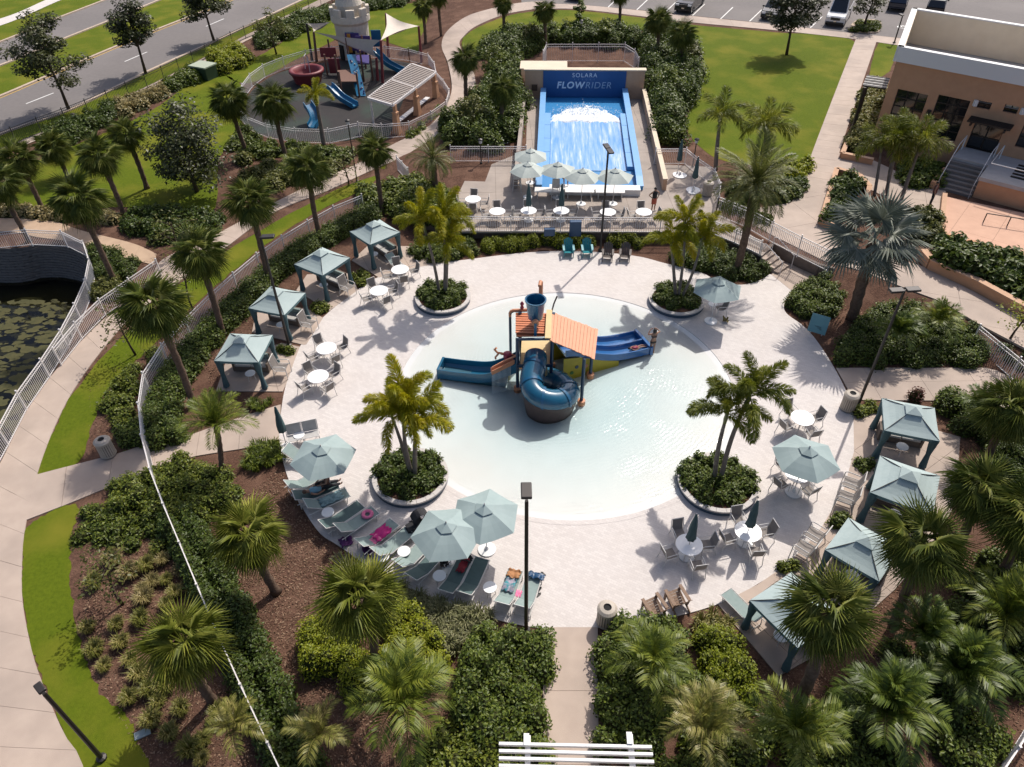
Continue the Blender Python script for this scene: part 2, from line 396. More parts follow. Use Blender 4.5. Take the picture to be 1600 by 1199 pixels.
# terrace (upper level) with its retaining wall
front_px = [(600, 338), (660, 356), (722, 371), (800, 373), (900, 373.5), (1000, 374), (1112, 374), (1150, 392), (1190, 411), (1204, 397), (1276, 431), (1300, 437), (1400, 464), (1470, 492), (1530, 524), (1600, 560), (1800, 660)]
FR = GL(front_px)
left0 = G(560, 325)
terr = [(-11, left0.y + 1)] + [(p.x, p.y) for p in FR] + [(120, 20), (260, 60), (260, 330), (-11, 330)]
sheet('terrace_ground', terr, 0.006, MULCH, step=3.0, zf=lambda x, y: tz(x))
rw = MB()
for a, b in zip(FR[1:11], FR[2:12]):
    n = (b - a).cross(Vector((0, 0, 1))).normalized() * .1
    za, zb = tz(a.x) + .06, tz(b.x) + .06
    rw.add([(a.x + n.x, a.y + n.y, -.1), (b.x + n.x, b.y + n.y, -.1), (b.x - n.x, b.y - n.y, -.1), (a.x - n.x, a.y - n.y, -.1), (a.x + n.x, a.y + n.y, za), (b.x + n.x, b.y + n.y, zb), (b.x - n.x, b.y - n.y, zb), (a.x - n.x, a.y - n.y, za)],
           [(3, 2, 1, 0), (4, 5, 6, 7), (0, 1, 5, 4), (1, 2, 6, 5), (2, 3, 7, 6), (3, 0, 4, 7)])
tag(rw.obj('retaining_wall', DKWALL), 'low brown retaining wall under the raised surf deck', 'retaining wall')
sk = MB()
for a, b in zip(FR[11:], FR[12:]):
    n = Vector((-.55, -.83, 0)) * 2.6
    sk.add([(a.x, a.y, TZ + .006), (b.x, b.y, TZ + .006), (b.x + n.x, b.y + n.y, -.02), (a.x + n.x, a.y + n.y, -.02)], [(0, 1, 2, 3)])
tag(sk.obj('mulch_bank', MULCH), kind='structure')
# splash deck of pavers and the shallow pool
deck_px = [(437, 690), (440, 640), (449, 596), (470, 541), (505, 497), (560, 453), (592, 434), (650, 418), (727, 407), (830, 395), (915, 394), (992, 401), (1037, 412), (1095, 427), (1125, 442), (1160, 446), (1190, 438), (1206, 430), (1236, 452), (1226, 472), (1228, 490), (1258, 513), (1284, 545), (1314, 596), (1332, 643), (1334, 706), (1317, 768), (1279, 831), (1232, 880), (1183, 914), (1125, 944), (1030, 970), (928, 982), (832, 981), (744, 960), (665, 930), (600, 902), (531, 855), (494, 827), (453, 755)]
DECK = [(p.x, p.y) for p in smooth(GL(deck_px), 5)]
dk = sheet('splash_deck', DECK, 0.045, PAVER, holes=[pool_ring])
rim = MB()
for i in range(len(DECK)):
    a, b = DECK[i], DECK[(i + 1) % len(DECK)]; rim.add([(*a, .045), (*b, .045), (*b, -.1), (*a, -.1)], [(0, 1, 2, 3)])
rim.obj('deck_edge', CON, dk)
edge = MB()
for i in range(96):
    q = []
    for r, z in ((POOLR + .22, .052), (POOLR - .02, .05), (POOLR - .05, .0)):
        for k in (i, i + 1): a = 2 * math.pi * k / 96; q.append((POOLC.x + r * math.cos(a), POOLC.y + r * math.sin(a), z))
    edge.add(q, [(0, 1, 3, 2), (2, 3, 5, 4)])
mat('coping', (.52, .485, .455), .7, (.46, .43, .405), 3, .5); edge.obj('pool_coping', PAVER, dk)
pf = MB(); nr = 14
for j in range(nr + 1):
    r = POOLR * j / nr; z = .03 - .22 * (1 - (j / nr) ** 2)
    pf.v += [(POOLC.x + r * math.cos(2 * math.pi * k / 96), POOLC.y + r * math.sin(2 * math.pi * k / 96), z) for k in range(96)]
pf.f = [(j * 96 + k, (j + 1) * 96 + k, (j + 1) * 96 + (k + 1) % 96, j * 96 + (k + 1) % 96) for j in range(nr) for k in range(96)]
tag(pf.obj('pool_floor', POOLF, smooth=True), kind='structure')
WZ = 0.012
pwm = water_mat('splash_water', (.80, .90, .92), 9.0, .30, .10, (G(850, 560).x, G(850, 560).y))
WP = [(POOLC.x + (POOLR - .12) * math.cos(2 * math.pi * k / 96), POOLC.y + (POOLR - .12) * math.sin(2 * math.pi * k / 96)) for k in range(96)]
tag(sheet('pool_water', WP, WZ, pwm), kind='structure')
# ------------------------------------------------------------------ walks
def walk(name, Lpx, Rpx, z=.05, m=CON, joint=1.8, terrace=False):
    g = (lambda p: GT(*p)) if terrace else (lambda p: G(*p))
    L = smooth([g(p) for p in Lpx], 5, False); Rr = smooth([g(p) for p in Rpx], 5, False)
    return ribbon(name, L, Rr, z, m, joint, zf=(lambda x, y: tz(x)) if terrace else None)
walk('pond_path', [(-90, 1420), (-100, 1199), (-90, 900), (-40, 790), (0, 727), (44, 640), (95, 571), (158, 504), (235, 442), (252, 408), (330, 371), (372, 349), (430, 317), (512, 277), (560, 256), (615, 226), (672, 197)],
     [(190, 1420), (131, 1199), (100, 1146), (66, 1066), (50, 1016), (36, 943), (35, 883), (40, 825), (60, 738), (88, 663), (117, 608), (160, 548), (207, 496), (272, 447), (350, 390), (430, 332), (510, 300), (557, 278), (597, 260), (640, 240), (703, 200)], terrace=True)
walk('upper_path', [(672, 197), (694, 172), (706, 140), (700, 100), (690, 72), (700, 48), (737, 23), (800, 7), (850, 2)], [(703, 200), (738, 150), (742, 120), (730, 95), (718, 70), (724, 58), (745, 41), (790, 23), (835, 15)], terrace=True)
walk('splash_entry_path', [(30, 750), (125, 725), (187, 709), (239, 692), (280, 686), (388, 649), (439, 633)], [(20, 822), (110, 787), (163, 765), (239, 737), (290, 717), (391, 700), (438, 687)], z=.043)
walk('front_entry_path', [(850, 981), (848, 1060), (850, 1199), (852, 1330)], [(934, 981), (934, 1060), (936, 1199), (940, 1330)], joint=2.6)
walk('sandy_path', [(-200, 340), (0, 342), (82, 347), (130, 362), (207, 381), (245, 398)], [(-200, 362), (0, 362), (60, 372), (133, 381), (160, 394), (240, 415)], m=mat('sandy_walk', (.48, .345, .235), .9, (.40, .28, .19), 1.5, .5, .2, 30, world=True))
walk('lawn_walk', [(1337, 62), (1300, 157), (1263, 255), (1250, 298)], [(1370, 64), (1340, 152), (1311, 240), (1292, 305)], terrace=True, joint=1.2)
walk('parking_walk', [(820, 6), (900, 8), (1000, 17), (1082, 26), (1170, 35), (1263, 45), (1316, 51), (1420, 62), (1560, 78)], [(832, 15), (900, 15), (1000, 26), (1082, 36), (1210, 48), (1337, 62), (1420, 74), (1560, 90)], terrace=True, joint=2.4)
def pav(name, px, cell, rot=0.0, z=.05, m=CON, terrace=False):
    P = [GT(*p) if terrace else G(*p) for p in px]
    return slabs(name, [(p.x, p.y) for p in P], z, m, cell, rot, zf=(lambda x, y: tz(x)) if terrace else None)
pav('plaza', [(1250, 298), (1236, 318), (1160, 330), (1128, 322), (1205, 368), (1290, 410), (1345, 424), (1330, 405), (1286, 352), (1292, 305)], (3.2, 3.2), .3, terrace=True)
pav('building_walk', [(1311, 240), (1365, 252), (1450, 292), (1478, 298), (1470, 345), (1400, 318), (1350, 292), (1300, 262)], (2.2, 2.2), -.35, terrace=True)
pav('planter_walk', [(1330, 405), (1400, 405), (1440, 417), (1520, 456), (1600, 500), (1760, 590), (1760, 640), (1600, 545), (1530, 508), (1470, 472), (1400, 446), (1345, 424)], (2.4, 2.4), -.35, terrace=True)
pav('service_walk', [(1306, 576), (1540, 576), (1590, 588), (1700, 640), (1700, 690), (1600, 650), (1533, 628), (1335, 626), (1328, 616)], (2.6, 4.0), .0)
pav('surf_deck', [(722, 363), (1112, 363), (1190, 401), (1204, 389), (1128, 338), (1120, 300), (1110, 262), (1030, 258), (1001, 147), (824, 147), (822, 236), (768, 258), (758, 285), (726, 284), (716, 305)], (3.0, 3.0), .02, m=CON2, terrace=True)
pav('cabana_terrace', [(1333, 648), (1372, 648), (1500, 684), (1496, 740), (1486, 800), (1450, 860), (1400, 920), (1350, 965), (1300, 1010), (1216, 1058), (1122, 946), (1183, 915), (1232, 881), (1279, 832), (1317, 769), (1334, 707)], (2.6, 2.6), .6)
for px in ([(338, 612), (442, 613), (449, 597), (462, 560), (469, 543), (440, 537), (352, 570)], [(394, 520), (478, 541), (505, 498), (478, 482), (400, 490)], [(463, 455), (515, 487), (560, 454), (545, 428), (480, 430)], [(550, 408), (592, 435), (650, 419), (700, 411), (640, 386), (575, 385)]):
    pav('cabana_pad', px, (2.4, 2.4), .4)
pav('entry_landing', [(1205, 430), (1222, 408), (1272, 431), (1236, 455)], (1.6, 1.6), -.4)
# ------------------------------------------------------------------ lawns
def lawn(name, px, z=.022, terrace=False):
    P = smooth([GT(*p) if terrace else G(*p) for p in px], 10)
    P = [p + Vector((random.uniform(-.07, .07), random.uniform(-.07, .07), 0)) for p in P]
    return sheet(name, [(p.x, p.y) for p in P], z, LAWN, step=2.5 if terrace else None, zf=(lambda x, y: tz(x)) if terrace else None)
lawn('lawn', [(15, 303), (40, 262), (130, 222), (190, 197), (250, 165), (300, 130), (350, 118), (385, 148), (372, 210), (342, 250), (332, 330), (240, 332), (190, 324), (70, 330)])
lawn('lawn', [(60, 742), (87, 668), (117, 612), (187, 530), (290, 436), (400, 365), (520, 300), (585, 276), (575, 292), (480, 340), (400, 395), (300, 480), (240, 540), (175, 600), (148, 655), (122, 722)])
lawn('lawn', [(40, 830), (36, 883), (37, 943), (51, 1016), (67, 1066), (101, 1146), (135, 1210), (240, 1225), (216, 1160), (200, 1120), (166, 1093), (133, 1030), (112, 933), (110, 850), (122, 792), (80, 800)])
lawn('lawn', [(350, 110), (410, 85), (470, 50), (540, 20), (700, 0), (735, 10), (690, 50), (680, 90), (560, 55), (470, 90), (390, 130)])
lawn('lawn', [(722, 64), (742, 46), (790, 26), (840, 18), (900, 17), (1000, 28), (1080, 39), (1210, 51), (1334, 65), (1300, 155), (1262, 252), (1210, 260), (1120, 248), (1072, 200), (1090, 150), (1098, 100), (1070, 60), (960, 45), (860, 58), (775, 75), (735, 88)], terrace=True)
lawn('lawn', [(1372, 68), (1402, 70), (1390, 110), (1362, 130), (1350, 160)], terrace=True)
lawn('lawn', [(596, 262), (612, 266), (638, 262), (636, 244)])
# ------------------------------------------------------------------ road and car park
def strip(name, A, B, z, m, terrace=False):
    a = resample(A, 40); b = resample(B, 40); s = MB()
    for i in range(39): s.add([(a[i].x, a[i].y, z), (b[i].x, b[i].y, z), (b[i + 1].x, b[i + 1].y, z), (a[i + 1].x, a[i + 1].y, z)], [(0, 1, 2, 3)])
    return tag(s.obj(name, m), kind='structure')
def ln(*p): return smooth([G(*q) for q in p], 6, False)
r1b = ln((-170, 285), (0, 211), (110, 173), (225, 116), (335, 66), (378, 46), (500, -12), (700, -105))
r1a = ln((-170, 220), (0, 152), (125, 98), (237, 51), (310, 22), (375, -6), (480, -55), (640, -125))
r2b = ln((-170, 165), (0, 104), (100, 62), (175, 32), (252, 0), (330, -33), (600, -140))
r2a = ln((-170, 125), (0, 67), (87, 31), (162, 2), (230, -26), (540, -145))
strip('road', r1a, r1b, .03, ASPH); strip('road', r2a, r2b, .03, ASPH)
strip('road_verge', r2b, r1a, .015, LAWN)
sw_b = ln((-170, 88), (0, 41), (92, 2), (200, -42)); sw_a = ln((-170, 72), (0, 30), (80, -3), (190, -48))
strip('road_verge', ln((-600, 160), (-170, 30), (0, -40), (200, -120)), r2a, .012, LAWN)
strip('roadside_walk', sw_a, sw_b, .04, mat('pale_walk', (.62, .58, .54), .8, (.55, .5, .47), 1, .5, world=True))
strip('road_verge', r1b, ln((-170, 310), (0, 232), (117, 186), (240, 130), (345, 76), (390, 52), (510, -5), (700, -98)), .015, LAWN)
strip('roadside_walk', ln((-170, 312), (0, 234), (117, 187), (240, 131), (345, 77), (390, 53), (510, -5)), ln((-170, 325), (0, 243), (122, 196), (247, 138), (352, 83), (398, 58), (520, 0)), .045, CON)
def kerb(line, w=.32, h=.14):
    P = resample(line, 60); k = MB()
    for a, b in zip(P, P[1:]): k.bar((a.x, a.y, h / 2), (b.x, b.y, h / 2), w, h)
    return tag(k.obj('kerb', KERB), kind='structure')
for l in (r1a, r1b, r2a, r2b): kerb(l)
def dash(p, q, w=.14):
    a, b = G(*p), G(*q); tag(MB().bar((a.x, a.y, .036), (b.x, b.y, .036), w, .006).obj('lane_marking', WHITEP), kind='structure')
for p, q in (((41, 163), (84, 146)), ((195, 97), (230, 82)), ((322, 42), (350, 30)), ((-130, 236), (-80, 216))): dash(p, q)
for A, off in ((r1a, .32), (r2b, -.32)):
    P = resample(A, 60); k = MB()
    for a, b in zip(P, P[1:]):
        n = (b - a).cross(Vector((0, 0, 1))).normalized() * off; k.bar((a.x + n.x, a.y + n.y, .036), (b.x + n.x, b.y + n.y, .036), .13, .006)
    tag(k.obj('edge_marking', mat('yellow_paint', (.52, .33, .07), .7)), kind='structure')
cp = [GT(*p) for p in [(815, 5), (900, 7), (1000, 16), (1082, 25), (1170, 34), (1263, 44), (1330, 52), (1420, 61), (1600, 82), (1800, 105)]]
cp = [(p.x, p.y) for p in cp] + [(150, 60), (190, 230), (0, 230)]
sheet('car_park', cp, TZ + .02, ASPH)
def pline(p, q):
    a, b = G(*p, TZ), G(*q, TZ); tag(MB().bar((a.x, a.y, TZ + .028), (b.x, b.y, TZ + .028), .12, .006).obj('bay_marking', WHITEP), kind='structure')
for x, y in ((1038, 21), (1082, 25), (1126, 30), (1171, 34), (1216, 39), (1266, 44), (950, 12), (995, 16)): pline((x, y), (x + 19, y - 18))
hc = MB(); pc = G(1409, 43, TZ)
hc.lathe([(.5, 0), (.5, .005), (.38, .005), (.38, 0)], 20, (pc.x, pc.y, TZ + .026), cap=False); hc.bar((pc.x, pc.y, TZ + .03), (pc.x + .1, pc.y + .9, TZ + .03), .14, .006); hc.bar((pc.x, pc.y + .5, TZ + .03), (pc.x + .5, pc.y + .45, TZ + .03), .14, .006)
tag(hc.obj('bay_symbol', WHITEP), kind='structure')
isl = smooth([GT(*p) for p in [(1326, 46), (1340, 33), (1372, 34), (1376, 44), (1368, 53), (1330, 50)]], 4)
tag(MB().prism([(p.x, p.y) for p in isl], TZ, TZ + .15).obj('traffic_island', KERB), kind='structure')
# ------------------------------------------------------------------ foliage materials
LM = {
 'dark': leafmat('leaf_dark', (0.039, 0.064, 0.009), (0.076, 0.114, 0.015), (0.167, 0.206, 0.025)),
 'mid': leafmat('leaf_mid', (0.057, 0.085, 0.010), (0.115, 0.152, 0.016), (0.231, 0.251, 0.030)),
 'lime': leafmat('leaf_lime', (.135, .175, .007), (.225, .265, .012), (.340, .345, .022), tr=.4),
 'olive': leafmat('leaf_olive', (0.058, 0.067, 0.013), (0.110, 0.121, 0.021), (0.189, 0.187, 0.040)),
 'pale': leafmat('leaf_variegated', (.090, .105, .035), (.180, .190, .080), (.300, .290, .150)),
 'tan': leafmat('grass_tan', (.190, .165, .055), (.280, .230, .090), (.400, .320, .150)),
 'straw': leafmat('grass_green_tan', (0.127, 0.143, 0.024), (0.215, 0.209, 0.046), (0.352, 0.297, 0.110)),
 'red': leafmat('leaf_red', (.084, .022, .017), (.138, .042, .026), (.072, .060, .022)),
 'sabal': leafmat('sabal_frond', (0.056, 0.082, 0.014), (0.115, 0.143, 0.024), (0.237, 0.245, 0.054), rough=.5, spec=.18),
 'sabaly': leafmat('sabal_frond_yellow', (0.092, 0.115, 0.013), (0.171, 0.195, 0.027), (0.302, 0.301, 0.056), rough=.5, spec=.18),  # paler, yellower frond colour for some of the fan palms
 'fox': leafmat('foxtail_frond', (0.179, 0.205, 0.006), (0.315, 0.315, 0.009), (0.483, 0.389, 0.017), tr=.42),
 'foxd': leafmat('foxtail_frond_dark', (0.085, 0.113, 0.010), (0.157, 0.184, 0.017), (0.284, 0.276, 0.029), tr=.42),
 'date': leafmat('date_frond', (0.068, 0.085, 0.017), (0.127, 0.142, 0.028), (0.246, 0.231, 0.062)),
 'bism': leafmat('bismarck_frond', (.110, .130, .095), (.185, .205, .155), (.300, .310, .250), tr=.15, rough=.5),
 'dead': leafmat('dead_frond', (.150, .095, .050), (.220, .150, .085), (.300, .220, .130), tr=.2),
 'oak': leafmat('oak_leaf', (0.029, 0.038, 0.012), (0.055, 0.065, 0.019), (0.099, 0.104, 0.030), tr=.2),
}
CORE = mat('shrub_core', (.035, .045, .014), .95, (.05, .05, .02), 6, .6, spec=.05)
BARK = mat('bark', (.105, .075, .055), .9, (.055, .040, .030), 9, .5, .6, 25, spec=.1)
PTRUNK = mat('palm_trunk', (.185, .130, .095), .9, (.095, .062, .045), 7, .5, .7, 16, spec=.1)
GTRUNK = mat('foxtail_trunk', (.235, .205, .175), .8, (.140, .110, .090), 5, .5, .3, 14, spec=.2)
CSHAFT = mat('crown_shaft', (.11, .145, .045), .5, (.16, .165, .06), 4, .5)
# ------------------------------------------------------------------ leaf clouds
def quads_mesh(name, V, Fc, mats, mi=None, smoothf=None):
    me = bpy.data.meshes.new(name); V = np.asarray(V, dtype=np.float32); Fc = np.asarray(Fc, dtype=np.int32)
    me.vertices.add(len(V)); me.vertices.foreach_set('co', V.ravel())
    n, k = Fc.shape; me.loops.add(n * k); me.loops.foreach_set('vertex_index', Fc.ravel())
    me.polygons.add(n); me.polygons.foreach_set('loop_start', np.arange(0, n * k, k, dtype=np.int32))
    for m in mats: me.materials.append(m)
    if mi is not None: me.polygons.foreach_set('material_index', np.asarray(mi, dtype=np.int32))
    me.update(calc_edges=True); return me
def leaves(Pn, Nn, L, Wd, jit=.7):
    """one folded rhombus per point, facing roughly along its normal"""
    n = len(Pn); N = Nn * .55 + np.array([0, 0, .55]) + rng.normal(0, jit * .62, (n, 3)); N /= np.linalg.norm(N, axis=1)[:, None] + 1e-9
    T = rng.normal(0, 1, (n, 3)); T -= (T * N).sum(1)[:, None] * N; T /= np.linalg.norm(T, axis=1)[:, None] + 1e-9
    B = np.cross(N, T); l = (L * rng.uniform(.6, 1.3, n))[:, None]; w_ = (Wd * rng.uniform(.6, 1.3, n))[:, None]
    V = np.stack([Pn - T * l * .5, Pn + B * w_ * .5 + N * w_ * .12, Pn + T * l * .5 - N * l * .12, Pn - B * w_ * .5 + N * w_ * .12], 1)
    return V.reshape(-1, 3), np.arange(n * 4).reshape(n, 4)
def domes_in(poly, r, h, z0=0.0, fillf=1.0, jit=.35, edge=.5):
    xs = [p[0] for p in poly]; ys = [p[1] for p in poly]; out = []; st = r * 1.08; row = 0
    y = min(ys)
    while y < max(ys):
        x = min(xs) + (st / 2 if row % 2 else 0)
        while x < max(xs):
            a, b = x + random.uniform(-jit, jit) * st, y + random.uniform(-jit, jit) * st
            if inside(a, b, poly) and random.random() < fillf:
                k = random.uniform(.75, 1.2); out.append((a, b, z0 if not callable(z0) else z0(a, b), r * k, h * random.uniform(.75, 1.15)))
            x += st
        y += st * .87; row += 1
    return out
def domes_line(px, r, h, rows=2, z0=0.0, wide=.4):
    P = smooth([G(*p) for p in px], 5, False); n = max(2, int(length(P) / (r * .75))); Q = resample(P, n); out = []
    for i, q in enumerate(Q):
        d = (Q[min(i + 1, n - 1)] - Q[max(i - 1, 0)]).normalized(); s = Vector((-d.y, d.x, 0))
        for k in range(rows):
            o = (k - (rows - 1) / 2) * wide * 2 + random.uniform(-.12, .12); out.append((q.x + s.x * o, q.y + s.y * o, z0, r * random.uniform(.85, 1.15), h * random.uniform(.85, 1.1)))
    return out
def hedge(label, px, r, h, lm, rows=2, wide=.4, style='broad'):
    return tag(ob('hedge', cloud_mesh('hedge', domes_line(px, r, h, rows, 0, wide), lm=lm, **STYLE[style])), label, 'hedge')
def cloud(domes, L, Wd, dens, lm, core=True, jit=.7, blade=False):
    Vs = []; Fs = []; off = 0; mi = []
    for (x, y, z, r, h) in domes:
        ar = 2 * math.pi * r * (r + h) / 2; n = max(8, int(ar * dens))
        if blade:
            a = rng.uniform(0, 2 * np.pi, n); rr = r * np.sqrt(rng.uniform(0, 1, n)) * .55
            b0 = np.stack([x + rr * np.cos(a), y + rr * np.sin(a), np.full(n, z)], 1)
            a2 = a + rng.normal(0, .6, n); o = np.stack([np.cos(a2), np.sin(a2), np.zeros(n)], 1); s_ = np.stack([-np.sin(a2), np.cos(a2), np.zeros(n)], 1)
            hh = (h * rng.uniform(.6, 1.15, n))[:, None]; sp = (r * rng.uniform(.25, .85, n))[:, None]; up = np.array([0, 0, 1.0])
            w_ = Wd * .5
            mid = b0 + up * hh * .8 + o * sp * .45; tip = b0 + up * hh * rng.uniform(.55, 1.0, (n, 1)) + o * sp * 1.1
            V = np.stack([b0 - s_ * w_, b0 + s_ * w_, mid + s_ * w_, mid - s_ * w_, tip], 1).reshape(-1, 3)
            k = np.arange(n) * 5
            q = np.stack([k, k + 1, k + 2, k + 3], 1); t = np.stack([k + 3, k + 2, k + 4, k + 4], 1)
            Fc = np.stack([q, t], 1).reshape(-1, 4)
            Vs.append(V); Fs.append(Fc + off); off += len(V); mi += [0] * len(Fc); continue
        ph = rng.uniform(0, 2 * np.pi, n); u = rng.uniform(0.0, 1, n) ** .8; c = np.sqrt(1 - u * u)
        N = np.stack([c * np.cos(ph), c * np.sin(ph), u], 1); k = rng.uniform(.72, 1.06, n)[:, None]
        lump = 1 + .13 * np.sin(ph * 3 + x * 7)[:, None] * c[:, None]
        Pn = np.array([x, y, z]) + N * np.array([r, r, h]) * k * lump
        V, Fc = leaves(Pn, N, L, Wd, jit); Vs.append(V); Fs.append(Fc + off); off += len(V); mi += [0] * n
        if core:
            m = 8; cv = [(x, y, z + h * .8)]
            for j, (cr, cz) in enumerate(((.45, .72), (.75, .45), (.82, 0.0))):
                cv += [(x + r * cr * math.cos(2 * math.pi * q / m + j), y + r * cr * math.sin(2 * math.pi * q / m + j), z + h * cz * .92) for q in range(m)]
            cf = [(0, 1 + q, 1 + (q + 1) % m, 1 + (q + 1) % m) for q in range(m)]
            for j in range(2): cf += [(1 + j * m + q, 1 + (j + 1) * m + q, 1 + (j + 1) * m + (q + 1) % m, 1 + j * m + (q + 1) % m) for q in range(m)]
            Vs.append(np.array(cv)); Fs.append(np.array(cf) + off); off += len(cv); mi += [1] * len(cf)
    V = np.concatenate(Vs); Fc = np.concatenate(Fs)
    # degenerate quads stand for triangles: split lists
    return V, Fc, mi
def cloud_mesh(name, domes, L, Wd, dens, lm, **k):
    V, Fc, mi = cloud(domes, L, Wd, dens, lm, **k)
    tri = Fc[:, 2] == Fc[:, 3]; mi = np.array(mi)
    faces = [tuple(f[:3]) if t else tuple(f) for f, t in zip(Fc.tolist(), tri.tolist())] if tri.any() else None
    if faces is None: return quads_mesh(name, V, Fc, [LM[lm], CORE], mi)
    T = np.concatenate([Fc[~tri][:, [0, 1, 2]], Fc[~tri][:, [0, 2, 3]], Fc[tri][:, :3]]); mm = np.concatenate([mi[~tri], mi[~tri], mi[tri]])
    return quads_mesh(name, V, T, [LM[lm], CORE], mm)
STYLE = {'broad': dict(L=.135, Wd=.075, dens=125), 'fine': dict(L=.10, Wd=.055, dens=190), 'big': dict(L=.34, Wd=.20, dens=38), 'blade': dict(L=.5, Wd=.035, dens=85, blade=True, core=False), 'far': dict(L=.24, Wd=.14, dens=60), 'farb': dict(L=.45, Wd=.28, dens=17)}
def bed(name, label, cat, px, r, h, lm, style='broad', z=0.0, fillf=1.0, kind=None, group=None, terrace=False):
    P = [GT(*p) if terrace else G(*p, z) for p in px]
    d = domes_in([(p.x, p.y) for p in P], r, h, (lambda x, y: tz(x)) if terrace else z, fillf)
    if not d:
        c = sum(P, Vector()) / len(P); d = [(c.x, c.y, c.z, r, h)]
    o = ob(name, cloud_mesh(name, d, lm=lm, **STYLE[style])); return tag(o, label, cat, group, kind)
def bush(name, label, cat, px, r, h, lm, style='broad', terrace=False, group=None, n=1):
    p = GT(*px) if terrace else G(*px); d = [(p.x, p.y, p.z, r, h)]
    for k in range(n - 1): a = random.uniform(0, 6.28); d.append((p.x + r * .6 * math.cos(a), p.y + r * .6 * math.sin(a), p.z, r * .7, h * random.uniform(.7, .95)))
    return tag(ob(name, cloud_mesh(name, d, lm=lm, **STYLE[style])), label, cat, group)
# ------------------------------------------------------------------ palm fronds (base at origin, growing along +X)
def fan_frond(pet, rad, droop, nseg=22, spread=R(250), lmk='sabal', width=1.0):
    V = []; Fc = []
    def arc(s): return Vector((s * math.cos(droop * s * .5), 0, -droop * s * s * .22))
    hub = arc(pet); w_ = .022
    V += [(0, w_, 0), (0, -w_, 0), (hub.x, -w_ * .7, hub.z), (hub.x, w_ * .7, hub.z)]; Fc.append((0, 1, 2, 3))
    d0 = Vector((math.cos(.12 + droop * .35), 0, -math.sin(.12 + droop * .35)))
    for i in range(nseg):
        t = i / (nseg - 1) * 2 - 1; a = t * spread / 2; L = rad * (1 - .35 * abs(t) ** 1.5) * random.uniform(.88, 1.08)
        dr = Vector((d0.x * math.cos(a), math.sin(a), d0.z * math.cos(a) - .10 * abs(math.sin(a))))
        side = Vector((-d0.x * math.sin(a), math.cos(a), 0)).normalized() * (math.pi * rad / nseg * .30 * width)
        m1 = hub + dr * L * .55; tip = hub + dr * L + Vector((0, 0, -L * (.22 + droop * .12) * random.uniform(.6, 1.4)))
        o = len(V); V += [tuple(hub + side * .12), tuple(hub - side * .12), tuple(m1 - side + Vector((0, 0, -.03))), tuple(m1 + Vector((0, 0, .04))), tuple(m1 + side + Vector((0, 0, -.03))), tuple(tip)]
        Fc += [(o, o + 3, o + 4), (o + 1, o + 2, o + 3), (o, o + 1, o + 3), (o + 2, o + 5, o + 3), (o + 4, o + 3, o + 5)]
    b = MB(); b.v = V; b.f = Fc; return b.mesh('frond', LM[lmk])
def pinnate(Lr, droop, nl, leafL, leafW, plume=False, lmk='fox', rise=.25, vee=.5):
    b = MB(); pts = []
    for i in range(9):
        s = i / 8; pts.append(Vector((Lr * s * (1 - .18 * droop * s * s), 0, Lr * (rise * s - droop * .62 * s ** 2.2))))
    b.tube(pts, [.028 * (1 - .8 * i / 8) for i in range(9)], 4, False)
    for i in range(nl):
        s = .12 + .88 * (i + random.random() * .5) / nl; k = min(7, int(s * 8)); t = s * 8 - k; p = pts[k].lerp(pts[k + 1], t); d = (pts[k + 1] - pts[k]).normalized()
        ll = leafL * (.55 + .75 * math.sin(math.pi * min(1, s * .92 + .08)) ** .7) * random.uniform(.85, 1.1) * (1 if s < .9 else .75)
        angs = (1, -1) if not plume else [random.uniform(0, 6.28) for _ in range(4)]
        for q in angs:
            if plume: side = Vector((0, math.cos(q), math.sin(q) * .9 + .1))
            else: side = Vector((0, q, vee * random.uniform(.5, 1.2)))
            u = (side - d * side.dot(d)).normalized(); dr = (u * .8 + d * .62).normalized()
            wv = d.cross(dr).normalized().cross(dr).normalized() * leafW * .5 if not plume else dr.cross(Vector((random.uniform(-.6, .6), random.uniform(-.6, .6), 1.0))).normalized() * leafW * .5
            tip = p + dr * ll + Vector((0, 0, -ll * .28)); m = p + dr * ll * .5
            o = len(b.v); b.v += [tuple(p), tuple(m + wv), tuple(tip), tuple(m - wv)]; b.f.append((o, o + 1, o + 2, o + 3))
    return b.mesh('frond', LM[lmk])
FM = {
 'sabal': [fan_frond(.8, .95, d, 30, R(265), 'sabal', .8) for d in (.3, .55, .9, 1.2, 1.5, 1.7)],
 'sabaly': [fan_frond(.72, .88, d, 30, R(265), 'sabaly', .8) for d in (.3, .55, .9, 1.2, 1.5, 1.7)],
 'dead': [fan_frond(.75, .75, 1.7, 18, R(120), 'dead', .9)],
 'arecad': [pinnate(2.0, d, 30, .50, .06, False, 'dark', .55, .3) for d in (.7, 1.0, 1.25)],
 'arecay': [pinnate(1.9, d, 34, .45, .04, False, 'straw', .6, .35) for d in (.6, .9, 1.2)],
 'bism': [fan_frond(1.35, 1.3, d, 30, R(290), 'bism', 1.25) for d in (.1, .3, .6, .8)],
 'fox': [pinnate(2.25, d, 105, .34, .036, True, 'fox', .42) for d in (.55, .85, 1.15)],
 'foxd': [pinnate(2.25, d, 105, .34, .036, True, 'foxd', .42) for d in (.55, .85, 1.15)],
 'date': [pinnate(2.6, d, 44, .42, .032, False, 'date', .25, .5) for d in (.35, .65, 1.0)],
 'sdate': [pinnate(1.9, d, 34, .40, .034, False, 'mid', .3, .5) for d in (.4, .7, 1.0)],
 'areca': [pinnate(2.2, d, 30, .55, .05, False, 'mid', .55, .35) for d in (.7, 1.0, 1.25)],
 'royal': [pinnate(2.3, d, 40, .55, .045, True, 'foxd', .35) for d in (.7, 1.0, 1.3)],
}
TRK = {}
